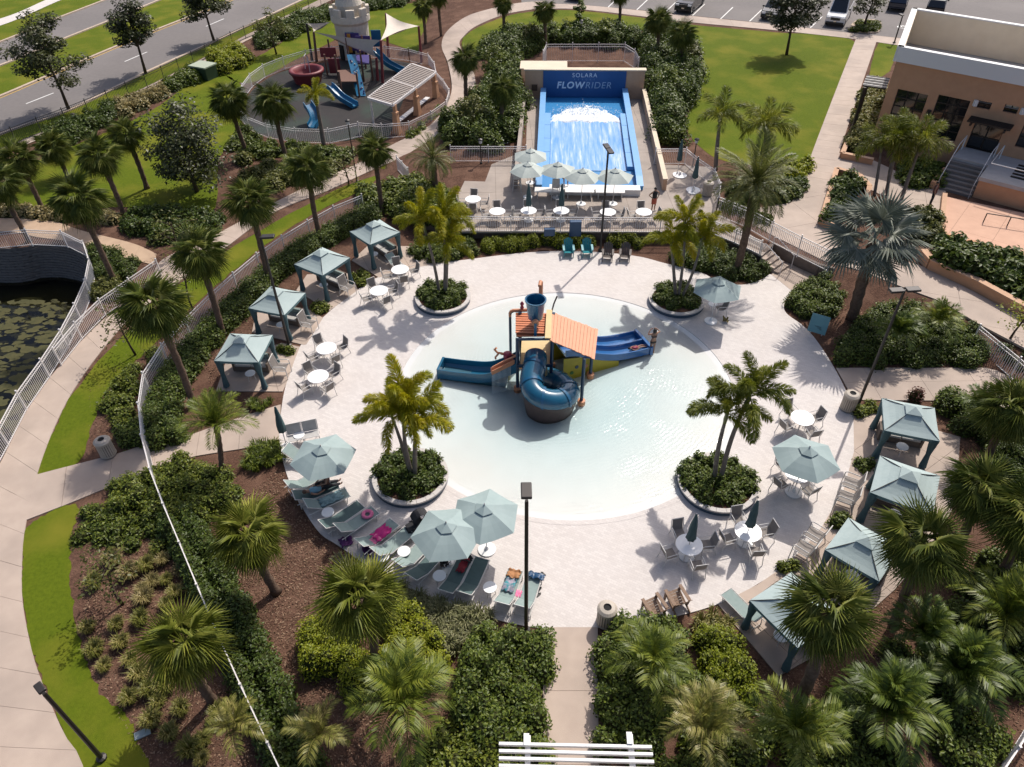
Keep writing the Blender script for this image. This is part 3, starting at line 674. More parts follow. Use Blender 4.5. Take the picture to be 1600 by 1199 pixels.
def palm(kind, base, crown, label, n=None, z0=0.0, terrace=False, size=1.0, tr=.16, name=None, trunk=True, heads=None, group=None):
    if terrace: z0 = GT(*base).z
    B, T = TOP(base, crown, z0)
    t = thing(name or {'bism': 'silver_palm', 'fox': 'foxtail_palm', 'foxd': 'foxtail_palm', 'date': 'date_palm', 'sdate': 'date_palm', 'areca': 'areca_palm', 'arecad': 'areca_palm', 'arecay': 'areca_palm', 'royal': 'feather_palm'}.get(kind, 'fan_palm'), label, 'palm tree', B, 0, group)
    rel = T - B
    if trunk: palm_trunk(t, Vector((0, 0, 0)), rel, kind, tr)
    fronds(t, rel, kind, n, size); return t
def palm_trunk(t, b0, rel, kind, tr):
    h = rel.z; bend = Vector((random.uniform(-.03, .03) * h, random.uniform(-.03, .03) * h, 0))
    pts = []; rs = []; fox = kind in ('fox', 'foxd', 'royal'); n = 14
    for i in range(n + 1):
        s = i / n; pts.append(b0 + (rel - b0) * s + bend * math.sin(math.pi * s)); 
        if fox: rs.append(tr * (1.15 - .55 * s + .12 * math.sin(math.pi * s)))
        else: rs.append(tr * (1.45 if i == 0 else 1.0 + (.14 if i % 2 else -.04) + (.35 * max(0, s - .72) if kind != 'bism' else .1)))
    MB().tube(pts, rs, 8).obj('trunk', GTRUNK if fox else PTRUNK, t, smooth=True)
    if fox: MB().tube([pts[-3], pts[-2], pts[-1], rel + Vector((0, 0, .25))], [rs[-3] * 1.0, rs[-2] * 1.5, rs[-1] * 1.3, .03], 8).obj('crown_shaft', CSHAFT, t, smooth=True)
def fronds(t, rel, kind, n=None, size=1.0):
    ms = FM[kind]; n = n or {'sabal': 46, 'sabaly': 42, 'bism': 32, 'fox': 9, 'foxd': 10, 'date': 54, 'sdate': 24, 'areca': 15, 'arecad': 15, 'arecay': 15, 'royal': 12}[kind]
    for i in range(n):
        s = (i + .5) / n; az = i * 2.39996 + random.uniform(-.25, .25)
        if kind in ('sabal', 'sabaly', 'bism', 'date'):
            lo = -.62 if kind != 'bism' else -.45
            if kind == 'date': lo = -.75
            el = math.asin(max(-1, min(1, lo + (1.0 - lo) * s))); m = ms[min(len(ms) - 1, int((1 - s) * len(ms)))]
        elif kind in ('areca', 'arecad', 'arecay', 'sdate'): el = R(15 + 60 * s); m = ms[min(2, int((1 - s) * 3))]
        else: el = R(-8 + 72 * s ** 1.2); m = ms[min(2, int((1 - s) * 3))]
        o = ob('frond', m, t, rel + Vector((0, 0, random.uniform(-.1, .1) * size))); k = size * random.uniform(.85, 1.1)
        tw = .65 if kind[:5] == 'sabal' or kind == 'bism' else .3
        o.rotation_euler = (random.uniform(-tw, tw), -el + random.uniform(-.2, .2), az); o.scale = (k, k, k)
    if kind[:5] == 'sabal':
        for i in range(random.randint(2, 6)):
            o = ob('dead_frond', FM['dead'][0], t, rel - Vector((0, 0, .12))); o.rotation_euler = (random.uniform(-.4, .4), R(random.uniform(50, 72)), random.uniform(0, 6.28)); o.scale = (size * random.uniform(.7, 1.0),) * 3
def cluster(kind, base, heads, label, z0=0.0, terrace=False, size=1.0, tr=.09, n=None, name=None):
    """several stems that rise from one root"""
    if terrace: z0 = GT(*base).z
    B = G(base[0], base[1], z0)
    t = thing(name or 'foxtail_palm', label, 'palm tree', B)
    for hp in heads:
        d = ray(*hp); q = (B.x * d.x + B.y * d.y) / (d.x ** 2 + d.y ** 2); P = Vector((0, 0, CAMH)) + d * q; rel = P - B
        off = Vector((rel.x * .25 + random.uniform(-.12, .12), random.uniform(-.15, .15), 0)); rel += Vector((0, random.uniform(-.25, .25), 0))
        palm_trunk(t, off, rel, kind, tr * random.uniform(.85, 1.1)); fronds(t, rel, kind, n, size)
    return t
# ------------------------------------------------------------------ broadleaf trees
def tree_parts(h, r, ch, lm, nleaf=1500, L=.26, trunk_r=.12, nl=7, z_trunk=.42, lean=0):
    """returns trunk mesh, limb meshes, crown mesh"""
    tp = [Vector((lean * s * s, 0, h * .8 * s)) + Vector((.08 * math.sin(s * 5), .08 * math.cos(s * 4) - .08, 0)) for s in (0, .25, .5, .75, 1)]
    trunk = MB().tube(tp, [trunk_r * 1.4, trunk_r, trunk_r * .85, trunk_r * .6, trunk_r * .3], 7).mesh('trunk', BARK, True)
    limbs = []; ends = []
    for k in range(nl):
        a = k * 2.4 + random.uniform(-.4, .4); s = z_trunk + (.95 - z_trunk) * k / nl; p = tp[0].lerp(tp[4], s); rr = r * random.uniform(.55, .95) * (1 - .45 * max(0, s - .55))
        e = p + Vector((rr * math.cos(a), rr * math.sin(a), ch * random.uniform(.10, .30))); m = p.lerp(e, .5) + Vector((0, 0, .12 * rr))
        limbs.append(MB().tube([p, m, e], [trunk_r * .5, trunk_r * .3, .015], 5).mesh('limb', BARK, True)); ends += [e, m, p.lerp(e, .75)]
    ends += [Vector((tp[4].x, 0, h * .86)), Vector((tp[4].x, 0, h * .95))]
    Vs = []; Fs = []; off = 0
    per = max(10, nleaf // len(ends))
    for e in ends:
        cr = r * random.uniform(.22, .42); n = per
        N = rng.normal(0, 1, (n, 3)); N /= np.linalg.norm(N, axis=1)[:, None]; rad = rng.uniform(.25, 1, n)[:, None] ** .5 * cr
        Pn = np.array(e) + N * rad * np.array([1.15, 1.15, .75]) + np.array([0, 0, .1])
        N[:, 2] = np.abs(N[:, 2]) + .3; V, Fc = leaves(Pn, N, L, L * .6, .6); Vs.append(V); Fs.append(Fc + off); off += len(V)
    crown = quads_mesh('crown', np.concatenate(Vs), np.concatenate(Fs), [LM[lm]])
    return trunk, limbs, crown
def tree(name, label, base, crown_top, r, lm, z0=0.0, terrace=False, nleaf=1500, L=.26, trunk_r=.12, nl=7, z_trunk=.42, hk=1.0, cat='tree'):
    if terrace: z0 = GT(*base).z
    B, T = TOP(base, crown_top, z0); h = (T - B).z * hk
    tm, lms, cm = tree_parts(h, r, h * .6, lm, nleaf, L, trunk_r, nl, z_trunk)
    t = thing(name, label, cat, B, random.uniform(0, 6.28)); ob('trunk', tm, t); ob('crown', cm, t)
    for l in lms: ob('limb', l, t)
    return t
# ------------------------------------------------------------------ palms
PS = [
 # kind, base px, crown px, options, label
 ('sabal', (66, 326), (27, 250), {}, 'fan palm on the left lawn edge whose crown reaches the left border'),
 ('sabal', (46, 378), (-4, 288), {}, 'fan palm by the sandy path cut by the left picture edge'),
 ('sabal', (106, 277), (84, 232), {'size': .9}, 'short fan palm standing far back at the left of the lawn'),
 ('sabal', (194, 336), (155, 246), {}, 'fan palm at the lower lawn edge, second right of the picture edge pair'),
 ('sabal', (230, 295), (197, 212), {'size': .85}, 'slim fan palm alone in a mulch ring on the open left lawn'),
 ('sabal', (180, 442), (121, 312), {'size': 1.05}, 'tall fan palm beside the curved pond fence'),
 ('sabal', (387, 243), (357, 158), {'size': 1.05}, 'fan palm left of the playground fence beside the green utility box'),
 ('sabal', (449, 252), (428, 160), {'size': 1.05}, 'fan palm in front of the playground fence, nearest the red tub'),
 ('sabal', (422, 445), (391, 318), {}, 'tall fan palm behind the dark lamp post of the left cabanas'),
 ('sabal', (349, 525), (310, 398), {}, 'tall fan palm behind the nearest left cabana, trunk crossing the fence'),
 ('sabal', (303, 634), (237, 480), {'size': 1.08}, 'tallest leaning fan palm inside the left fence near the entry path'),
 ('sabal', (502, 378), (482, 265), {'size': .95}, 'fan palm rising behind the second farthest left cabana'),
 ('sabal', (597, 333), (584, 236), {'size': .85}, 'slim fan palm where the playground paths meet'),
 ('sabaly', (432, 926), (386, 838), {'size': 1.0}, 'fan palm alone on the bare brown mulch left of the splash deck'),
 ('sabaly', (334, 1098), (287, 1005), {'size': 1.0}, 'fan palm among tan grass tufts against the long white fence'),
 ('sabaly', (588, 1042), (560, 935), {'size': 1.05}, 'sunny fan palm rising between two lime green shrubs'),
 ('sabal', (1236, 1118), (1294, 958), {'size': .92, 'tr': .19, 'n': 40}, 'big fan palm shading the nearest right cabana'),
 ('sabal', (1398, 975), (1440, 850), {'size': 1.0}, 'fan palm covering the corner of the third right cabana'),
 ('sabal', (1496, 858), (1532, 765), {'size': .95}, 'fan palm behind the second right cabana'),
 ('sabal', (1540, 720), (1576, 640), {'size': 1.0}, 'fan palm near the right border behind the top right cabana'),
 ('sabal', (1560, 905), (1612, 815), {'size': 1.1}, 'fan palm half cut by the right picture edge'),
 ('sabal', (853, 76), (851, 18), {'terrace': 1, 'size': .8}, 'fan palm on the lawn behind the surf machine wall, left of centre'),
 ('sabal', (728, 172), (727, 95), {'terrace': 1, 'size': .85}, 'fan palm beside the upper path left of the surf machine'),
 ('sabal', (787, 62), (786, 8), {'terrace': 1, 'size': .7}, 'slim fan palm by the upper path bend at the top edge'),
 ('sabal', (966, 56), (969, -8), {'terrace': 1, 'size': .7}, 'fan palm with its crown cut by the top edge above the surf wall'),
 ('sabal', (1026, 105), (1028, 32), {'terrace': 1, 'size': .9}, 'fan palm in the dark thicket, first right of the surf wall'),
 ('sabal', (1062, 120), (1066, 55), {'terrace': 1, 'size': .9}, 'fan palm in the dark thicket against the big lawn'),
 ('sabal', (785, 205), (786, 140), {'terrace': 1, 'size': .85}, 'fan palm hugging the left flank of the surf machine'),
 ('sabal', (665, 70), (660, 12), {'size': .8}, 'fan palm behind the playground right of the castle tower'),
 ('sabal', (690, 62), (684, -5), {'size': .8}, 'tall dark palm by the upper path cut by the top edge'),
 ('date', (1150, 426), (1180, 288), {'tr': .22, 'size': 1.12}, 'large feathery date palm above the steps by the white fence'),
 ('date', (684, 318), (676, 248), {'tr': .2, 'size': .72, 'n': 44}, 'bushy date palm between the playground path and the surf deck'),
 ('sdate', (346, 742), (338, 668), {'tr': .11, 'size': .95}, 'small arching date palm beside the left entry path'),
 ('bism', (1332, 498), (1366, 378), {'tr': .26, 'size': 1.12, 'n': 30}, 'broad silvery blue fan palm beside the planter walk'),
 ('royal', (1118, 266), (1126, 183), {'terrace': 1, 'size': 0.95, 'tr': .14}, 'feather palm on the lawn edge nearest the surf deck corner'),
 ('royal', (1190, 268), (1197, 200), {'terrace': 1, 'size': 1.06, 'tr': .13}, 'drooping feather palm at the lower edge of the big lawn'),
 ('royal', (1366, 306), (1378, 228), {'terrace': 1, 'size': 0.90, 'tr': .1}, 'leftmost feather palm before the building windows'),
 ('royal', (1386, 307), (1402, 222), {'terrace': 1, 'size': 0.90, 'tr': .1}, 'middle feather palm before the building windows'),
 ('royal', (1408, 312), (1440, 222), {'terrace': 1, 'size': 0.95, 'tr': .12}, 'feather palm leaning towards the building stairs'),
 ('royal', (1385, 298), (1405, 205), {'terrace': 1, 'size': .7, 'tr': .1}, 'slender feather palm close against the building wall'),
 ('fox', (506, 228), (493, 152), {'size': .8}, 'yellow green palm standing before the playground slides'),
]
for kind, b, c, o, lab in PS: palm(kind, b, c, lab, **o)
cluster('fox', (690, 460), [(660, 348), (694, 345), (700, 382)], 'yellow green foxtail palm cluster in the far left round planter', size=.92, z0=.25)
cluster('fox', (1062, 466), [(1072, 352), (1050, 385), (1098, 378)], 'yellow green foxtail palm cluster in the far right round planter', size=.92, z0=.25)
cluster('fox', (642, 742), [(630, 634), (612, 658), (650, 650)], 'golden green foxtail palm cluster in the near left round planter', size=.95, z0=.25)
cluster('foxd', (1125, 752), [(1135, 640), (1172, 622)], 'dark green pair of foxtail palms in the near right round planter', size=.95, z0=.25)
PC = [((630, 1150), (628, 1105), 'large arching palm clump at the bottom edge left of the entry path', 1.15, 20), ((368, 1190), (372, 1140), 'yellowish young palm right of the long fence at the bottom edge', .8, 12),
      ((1018, 1075), (1015, 1040), 'feathery palm clump inside the hedge right of the entry path', .95, 18), ((1105, 1180), (1098, 1142), 'arching palm clump under the lime shrub right of the white pergola', 1.1, 20),
      ((1235, 1190), (1238, 1150), 'green palm clump at the bottom edge below the big fan palm', 1.0, 16), ((1385, 1150), (1380, 1110), 'dark palm clump in the bottom right thicket, left one', 1.2, 20),
      ((1500, 1090), (1495, 1050), 'dark palm clump in the bottom right thicket, right one', 1.2, 20), ((1560, 1010), (1565, 965), 'palm clump by the right border above the white rail', 1.1, 18),
      ((1440, 1040), (1438, 1000), 'palm clump in the shade below the third right cabana', 1.0, 16), ((505, 1195), (500, 1150), 'slender young palm at the bottom edge between hedge and clump', .8, 10),
      ((1395, 560), (1400, 525), 'leafy palm clump in the dark bed above the service walk', .9, 18), ((1460, 545), (1462, 510), 'leafy palm clump in the dark bed near the white fence', .9, 18),
      ((1530, 672), (1528, 640), 'palm clump behind the top right cabana beside the service walk', .8, 14), ((465, 300), (462, 268), 'low palm clump in front of the playground fence', .85, 16)]
for k, (b, c, lab, sz, n) in enumerate(PC): palm(('areca', 'arecay', 'areca', 'arecay', 'areca', 'arecad', 'arecad', 'areca', 'arecad', 'arecay', 'arecad', 'areca', 'arecad', 'areca')[k], b, c, lab, n=n, size=sz * .88, trunk=False)
# ------------------------------------------------------------------ broadleaf trees
tree('street_tree', 'dark street tree beside the road, nearest the left border', (108, 173), (68, 18), 3.0, 'oak', nleaf=6000, L=.28, nl=12, z_trunk=.35)
tree('street_tree', 'dark street tree beside the road, middle one of the row', (228, 116), (196, -5), 2.2, 'oak', nleaf=4500, L=.28, nl=11)
tree('street_tree', 'dark street tree beside the road cut by the top edge', (335, 66), (322, -30), 2.6, 'oak', nleaf=4500, L=.3, z_trunk=.5)
tree('conifer_like_tree', 'large dark dense tree at the right end of the left lawn', (308, 300), (290, 160), 3.0, 'oak', nleaf=6500, L=.26, nl=16, z_trunk=.12)
tree('young_tree', 'light green thin tree behind the playground fence', (432, 85), (430, 15), 2.0, 'olive', nleaf=900, L=.28, trunk_r=.08)
tree('lawn_tree', 'round dark tree standing on the big lawn near parked cars', (1229, 86), (1245, -40), 2.6, 'oak', terrace=True, nleaf=6500, L=.28, nl=12, z_trunk=.35)
tree('island_tree', 'small dark tree on the car park island', (1350, 44), (1358, -20), 1.9, 'oak', terrace=True, nleaf=1200, L=.3)
tree('bare_shrub_tree', 'sparse twiggy tree beside the pond path', (285, 400), (262, 335), 1.9, 'olive', nleaf=260, L=.16, trunk_r=.05, nl=11, z_trunk=.15)
tree('bare_shrub_tree', 'sparse young tree on the grass strip inside the pond path', (302, 485), (282, 405), 1.4, 'olive', nleaf=300, L=.16, trunk_r=.05, nl=8, z_trunk=.4)
tree('bare_shrub_tree', 'sparse leafy tree leaning over the pond fence rail', (212, 555), (170, 470), 1.5, 'olive', nleaf=330, L=.16, trunk_r=.05, nl=8, z_trunk=.4)
tree('bare_shrub_tree', 'thin tree between grass tufts in the left mulch bed', (192, 945), (150, 860), 1.3, 'olive', nleaf=420, L=.14, trunk_r=.05, nl=8, z_trunk=.4)
tree('bare_shrub_tree', 'twiggy tree before the playground fence by the lower path', (545, 290), (528, 235), 1.7, 'olive', nleaf=330, L=.17, trunk_r=.05, nl=9, z_trunk=.2)
tree('bare_shrub_tree', 'yellowish small tree by the orange planter wall', (1578, 530), (1590, 460), 1.3, 'lime', nleaf=320, L=.16, trunk_r=.05, nl=8, z_trunk=.4, terrace=True)
tree('dark_tree', 'tall dark evergreen behind the surf wall centre', (906, 55), (908, 2), 1.0, 'dark', terrace=True, nleaf=1300, L=.25, nl=8, z_trunk=.1)
for b_, t_, r_, lm_, lab in (((772, 120), (772, 72), 1.5, 'mid', 'leafy small tree left of the surf wall corner'), ((742, 210), (744, 150), 1.3, 'olive', 'small yellowish tree by the path left of the surf machine'), ((1040, 165), (1046, 108), 1.5, 'mid', 'leafy small tree in the thicket right of the surf machine'), ((1078, 112), (1082, 66), 1.4, 'olive', 'small tree at the lawn side of the right thicket'), ((830, 78), (830, 38), 1.3, 'olive', 'small loose tree behind the pump house'), ((945, 70), (946, 34), 1.2, 'mid', 'small tree behind the yard fence right of centre')):
    tree('small_tree', lab, b_, t_, r_, lm_, terrace=True, nleaf=1500, L=.24, nl=9, z_trunk=.2, trunk_r=.07)
# ------------------------------------------------------------------ planting beds
hedge('dark green hedge inside the curved left fence behind the cabanas', [(580, 340), (530, 366), (475, 398), (410, 450), (350, 508), (300, 562), (268, 612), (256, 660), (262, 692)], .6, 1.0, 'dark', 2, .36)
bed('shrub_mass', 'mixed dark shrubs below the left entry path at the fence', 'shrubs', [(166, 768), (240, 740), (288, 722), (345, 748), (380, 742), (384, 775), (340, 800), (300, 835), (262, 812), (190, 805)], .6, .8, 'mid', fillf=.85)
bed('shrub_border', 'strappy green border plants between entry path and splash deck', 'shrubs', [(386, 708), (436, 692), (441, 722), (412, 738), (384, 730)], .4, .55, 'mid', 'blade')
bed('shrub_border', 'strappy green plants beside the nearest left cabana pad', 'shrubs', [(388, 640), (438, 618), (440, 630), (396, 646)], .38, .45, 'mid', 'blade')
hedge('long clipped dark hedge right of the white fence line', [(282, 822), (318, 880), (352, 955), (392, 1045), (430, 1125), (470, 1220)], .55, 1.05, 'dark', 2, .38)
bed('shrub_mass', 'sprawling green ground cover beside the lower left path', 'shrubs', [(118, 812), (170, 790), (240, 815), (262, 850), (240, 875), (190, 850), (128, 850)], .5, .45, 'mid', fillf=.6)
bed('lime_shrub', 'lime green shrub mass left of the sunny fan palm', 'shrub', [(474, 992), (515, 958), (552, 980), (545, 1012), (585, 1040), (592, 1085), (540, 1086), (484, 1044)], .55, 1.3, 'lime', 'fine')
bed('lime_shrub', 'lime green shrub mass right of the sunny fan palm', 'shrub', [(596, 955), (650, 972), (700, 1030), (697, 1072), (606, 1088), (598, 1048), (616, 1012)], .55, 1.3, 'lime', 'fine')
bed('variegated_lilies', 'pale variegated strappy plants along the lower deck edge', 'border plants', [(520, 872), (560, 888), (612, 915), (690, 948), (772, 968), (775, 985), (735, 1010), (712, 1030), (690, 1005), (640, 965), (600, 945), (540, 905)], .36, .55, 'pale', 'blade', kind='stuff')
bed('hedge', 'tall dark hedge left of the front entry path', 'hedge', [(768, 992), (848, 990), (846, 1090), (848, 1190), (790, 1190), (725, 1150), (715, 1050), (742, 1018)], .6, 1.35, 'dark')
bed('hedge', 'tall dark hedge right of the front entry path', 'hedge', [(938, 990), (1000, 976), (1045, 972), (1060, 1000), (1050, 1040), (1080, 1085), (1020, 1190), (942, 1190)], .6, 1.2, 'dark')
bed('variegated_lilies', 'strappy green plants at the deck edge right of the wooden chairs', 'border plants', [(1060, 988), (1112, 952), (1144, 985), (1120, 1004), (1075, 1004)], .36, .5, 'straw', 'blade', kind='stuff')
bed('lime_shrub', 'lime green hedge strip right of the front entry', 'shrub', [(1084, 1006), (1150, 996), (1156, 1040), (1170, 1105), (1130, 1128), (1092, 1070)], .55, 1.1, 'lime', 'fine')
bed('shrub_mass', 'dark low shrubs filling the bottom edge left of the pergola', 'shrubs', [(660, 1150), (760, 1150), (850, 1190), (850, 1240), (640, 1240)], .6, .8, 'mid')
bed('shrub_mass', 'dark shrubs filling the bottom edge right of the pergola', 'shrubs', [(1020, 1160), (1180, 1130), (1260, 1120), (1300, 1180), (1300, 1240), (1020, 1240)], .65, .8, 'mid', fillf=.7)
bed('shrub_mass', 'deep shaded undergrowth filling the bottom right corner', 'shrubs', [(1300, 1120), (1350, 1050), (1420, 1000), (1480, 930), (1540, 880), (1640, 830), (1640, 1010), (1560, 1130), (1520, 1240), (1320, 1240)], .7, .9, 'dark', 'broad', fillf=.5)
bed('shrub_mass', 'green shrubs right of the top right cabana', 'shrubs', [(1482, 640), (1520, 632), (1620, 668), (1640, 760), (1590, 790), (1520, 700)], .6, .9, 'dark', fillf=.75)
bush('round_shrub', 'round dark shrub beside the service walk near the top right cabana', 'shrub', (1482, 640), .85, 1.2, 'dark', n=3)
bush('red_shrub', 'small dark red leaved shrub on the service walk edge', 'shrub', (1428, 625), .4, .8, 'red', n=2)
bed('hedge', 'dark shrub bed between the steps and the splash deck', 'hedge', [(1232, 462), (1262, 448), (1296, 440), (1312, 462), (1300, 490), (1262, 505), (1232, 488)], .55, .75, 'dark')
bed('hedge', 'dark green shrub bed under the big date palm', 'hedge', [(1030, 405), (1075, 396), (1112, 388), (1150, 402), (1188, 420), (1200, 430), (1160, 441), (1128, 437), (1098, 424), (1040, 410)], .55, .85, 'dark')
bed('lime_hedge', 'yellow green hedge under the surf deck wall, left length', 'hedge', [(750, 382), (800, 377), (838, 377), (838, 389), (760, 396)], .45, .75, 'lime', 'fine')
bed('lime_hedge', 'yellow green hedge behind the turquoise chairs', 'hedge', [(850, 377), (935, 377), (935, 386), (850, 388)], .45, .75, 'lime', 'fine')
bed('lime_hedge', 'yellow green hedge behind the brown chairs', 'hedge', [(948, 378), (1005, 378), (1005, 388), (950, 388)], .45, .75, 'lime', 'fine')
bed('shrub_mass', 'green shrubs behind the far left planter palms', 'shrubs', [(640, 385), (735, 374), (745, 398), (690, 408), (655, 408)], .5, .75, 'mid')
bed('shrub_mass', 'dense dark planting between planter walk and service walk', 'shrubs', [(1310, 545), (1330, 515), (1372, 492), (1420, 488), (1480, 500), (1530, 530), (1540, 572), (1312, 573)], .6, .95, 'dark', fillf=.9)
bed('shrub_border', 'yellow green shrubs lining the lower edge of the planter walk', 'shrubs', [(1415, 470), (1470, 490), (1525, 520), (1520, 530), (1465, 505), (1408, 480)], .42, .6, 'olive')
bush('red_shrub', 'dark red leaved shrub under the silvery palm', 'shrub', (1392, 500), .45, .7, 'red', n=3)
bed('shrub_mass', 'dark shrubs outside the white fence at the right border', 'shrubs', [(1545, 515), (1600, 545), (1640, 590), (1640, 620), (1590, 590), (1548, 545)], .55, .8, 'dark')
for px, lab in (([(1338, 640), (1372, 634), (1374, 646), (1340, 650)], 'low green plants under the right dark lamp post'), ([(1338, 722), (1362, 722), (1364, 738), (1340, 738)], 'small shrub pocket between the first and second right cabanas'), ([(1300, 812), (1324, 808), (1318, 826), (1300, 830)], 'small shrub pocket between the second and third right cabanas'), ([(1214, 890), (1244, 878), (1240, 892), (1216, 902)], 'small shrub pocket between the third and nearest right cabanas'), ([(432, 545), (462, 546), (460, 556), (436, 556)], 'shrub pocket at the foot of the left dark lamp post'), ([(490, 478), (515, 480), (512, 490), (492, 488)], 'shrub pocket between second and third left cabanas'), ([(556, 428), (580, 436), (566, 448), (550, 440)], 'shrub pocket between third and farthest left cabanas')):
    bed('shrub_pocket', lab, 'shrubs', px, .34, .5, 'mid')
# planter fillings
for c, lab, rr in (((692, 463), 'dark shrubs filling the far left round planter', 1.36), ((1058, 466), 'dark shrubs filling the far right round planter', 1.36), ((641, 742), 'dark shrubs filling the near left round planter', 1.42), ((1122, 752), 'dark shrubs filling the near right round planter', 1.45)):
    p = G(*c, .2); pl = [(p.x + rr * math.cos(a), p.y + rr * math.sin(a)) for a in (k * .4 for k in range(16))]
    tag(ob('planter_shrubs', cloud_mesh('planter_shrubs', domes_in(pl, .42, .55, .2), lm='dark', **STYLE['broad'])), lab, 'shrubs')
# surroundings of the surf machine
bed('thicket', 'tall dark thicket left of the surf machine', 'thicket', [(690, 205), (745, 190), (760, 120), (815, 95), (818, 225), (760, 238), (720, 235)], 1.0, 1.9, 'dark', 'far', terrace=True, fillf=.75)
bed('thicket', 'tall dark thicket right of the surf machine beside the lawn', 'thicket', [(1004, 110), (1000, 60), (1050, 62), (1085, 100), (1088, 150), (1070, 180), (1055, 215), (1030, 225), (1020, 170)], 1.1, 2.3, 'dark', 'far', terrace=True, fillf=.9)
bed('thicket', 'shrub belt behind the surf machine yard fence', 'thicket', [(745, 92), (790, 62), (860, 58), (960, 55), (1000, 62), (1000, 78), (850, 72), (830, 92)], 1.0, 1.7, 'dark', 'far', terrace=True, fillf=.9)
bed('shrub_mass', 'green shrubs between playground path and the surf deck', 'shrubs', [(612, 290), (660, 290), (716, 310), (722, 358), (668, 350), (600, 332)], .7, 1.0, 'mid', 'far', terrace=True)
bush('round_shrub', 'round dark shrub on the path corner left of the surf machine', 'shrub', (712, 205), 1.1, 1.5, 'dark', 'far', terrace=True, n=4)
bush('round_shrub', 'round grassy shrub at the right back corner of the surf deck', 'shrub', (1052, 222), 1.3, 1.3, 'mid', 'far', terrace=True, n=3)
bed('lime_shrub', 'yellow green shrub row at the bottom of the big lawn', 'shrub', [(1205, 262), (1262, 256), (1256, 285), (1210, 285)], .6, .8, 'lime', 'far', terrace=True)
bed('hedge', 'dark round hedge between lawn and plaza', 'hedge', [(1130, 300), (1215, 288), (1254, 290), (1244, 314), (1180, 320)], .7, .95, 'dark', 'far', terrace=True)
bed('hedge', 'dark hedge strip inside the plaza fence', 'hedge', [(1126, 322), (1145, 318), (1200, 345), (1195, 352)], .5, .6, 'dark', 'far', terrace=True)
bed('shrub_mass', 'orange green shrubs right of the left path beside the thicket', 'shrubs', [(735, 150), (760, 150), (762, 175), (738, 178)], .6, .8, 'olive', 'far', terrace=True)
bed('planter_plants', 'dark big leaved plants in the orange planter below the patio', 'plants', [(1450, 388), (1500, 385), (1640, 425), (1640, 480), (1540, 440), (1452, 406)], .75, 1.0, 'dark', 'big', z=TZ + .5)
bed('planter_plants', 'green shrubs in the planter beside the lawn walk', 'plants', [(1310, 282), (1348, 282), (1330, 320), (1298, 352), (1285, 345)], .6, .75, 'dark', 'far', z=TZ + .3)
bed('planter_plants', 'tufted plants along the wall left of the building', 'plants', [(1345, 150), (1378, 120), (1375, 170), (1352, 225), (1325, 235)], .6, .8, 'straw', 'far', z=TZ + .2)
bed('planter_plants', 'shrubs under the feather palms before the building', 'plants', [(1405, 255), (1470, 265), (1480, 290), (1440, 300), (1410, 285)], .7, .8, 'dark', 'far', z=TZ)
bed('shrub_mass', 'lime shrubs between the silvery palm and patio wall', 'shrubs', [(1425, 335), (1468, 335), (1465, 375), (1440, 385), (1420, 365)], .6, .75, 'olive', 'far', z=TZ)
# left background planting
bed('shrub_row', 'dark shrubs along the black roadside fence', 'shrubs', [(60, 215), (125, 195), (180, 168), (182, 185), (120, 222), (70, 240)], .9, 1.0, 'dark', 'far')
bed('grass_row', 'tan tall grasses inside the black roadside fence', 'grasses', [(185, 165), (262, 138), (262, 152), (190, 186)], .6, .8, 'tan', 'far')
bed('shrub_row', 'dark shrubs beside the green utility box', 'shrubs', [(262, 128), (310, 110), (318, 126), (268, 146)], .9, 1.0, 'dark', 'far')
bed('lime_shrub', 'yellow green bushes right of the utility box', 'shrub', [(330, 100), (372, 80), (388, 100), (350, 120)], 1.1, 1.5, 'lime', 'far')
bed('shrub_row', 'dark hedge behind the playground along the roadside walk', 'hedge', [(405, 60), (470, 30), (560, 0), (640, -10), (640, 8), (560, 18), (475, 50), (410, 78)], 1.0, 1.1, 'dark', 'far')
bed('shrub_mass', 'dark shrubs along the lower edge of the left lawn', 'shrubs', [(195, 340), (250, 336), (335, 335), (360, 350), (330, 372), (285, 385), (240, 378), (200, 362)], .75, .85, 'dark', 'far', fillf=.85)
bed('grass_row', 'tan grasses between left lawn and sandy path', 'grasses', [(-20, 312), (70, 334), (190, 340), (190, 352), (80, 342), (-20, 340)], .6, .6, 'tan', 'far')
bed('shrub_mass', 'dark shrubs between pond fence and pond path', 'shrubs', [(128, 385), (165, 398), (222, 414), (205, 432), (180, 440), (160, 440), (150, 410)], .6, .8, 'dark')
bed('shrub_mass', 'yellow green shrubs spilling over the pond fence', 'shrubs', [(150, 445), (185, 442), (200, 452), (180, 470), (150, 475)], .55, .7, 'olive')
bed('shrub_mass', 'mixed shrubs in the brown bed below the playground', 'shrubs', [(380, 250), (440, 262), (500, 265), (540, 262), (500, 282), (430, 300), (385, 300)], .8, .8, 'olive', 'far', fillf=.55)
bed('shrub_mass', 'green shrubs along the path outside the playground fence', 'shrubs', [(352, 225), (380, 205), (420, 225), (500, 238), (560, 240), (600, 228), (590, 240), (540, 255), (440, 250), (370, 245)], .7, .7, 'mid', 'far', fillf=.6)
bed('shrub_mass', 'low shrubs between the playground fence and the curved path', 'shrubs', [(640, 215), (672, 190), (690, 170), (692, 180), (672, 200), (645, 222)], .6, .7, 'mid', 'far')
bed('shrub_mass', 'shrubs at the grass strip corner near the farthest cabana', 'shrubs', [(560, 300), (600, 300), (600, 325), (572, 330)], .6, .9, 'mid', 'far')
bed('island_plants', 'low green plants on the car park island', 'plants', [(1330, 47), (1342, 36), (1370, 37), (1372, 44), (1364, 51), (1334, 49)], .6, .4, 'mid', 'far', z=TZ + .12)
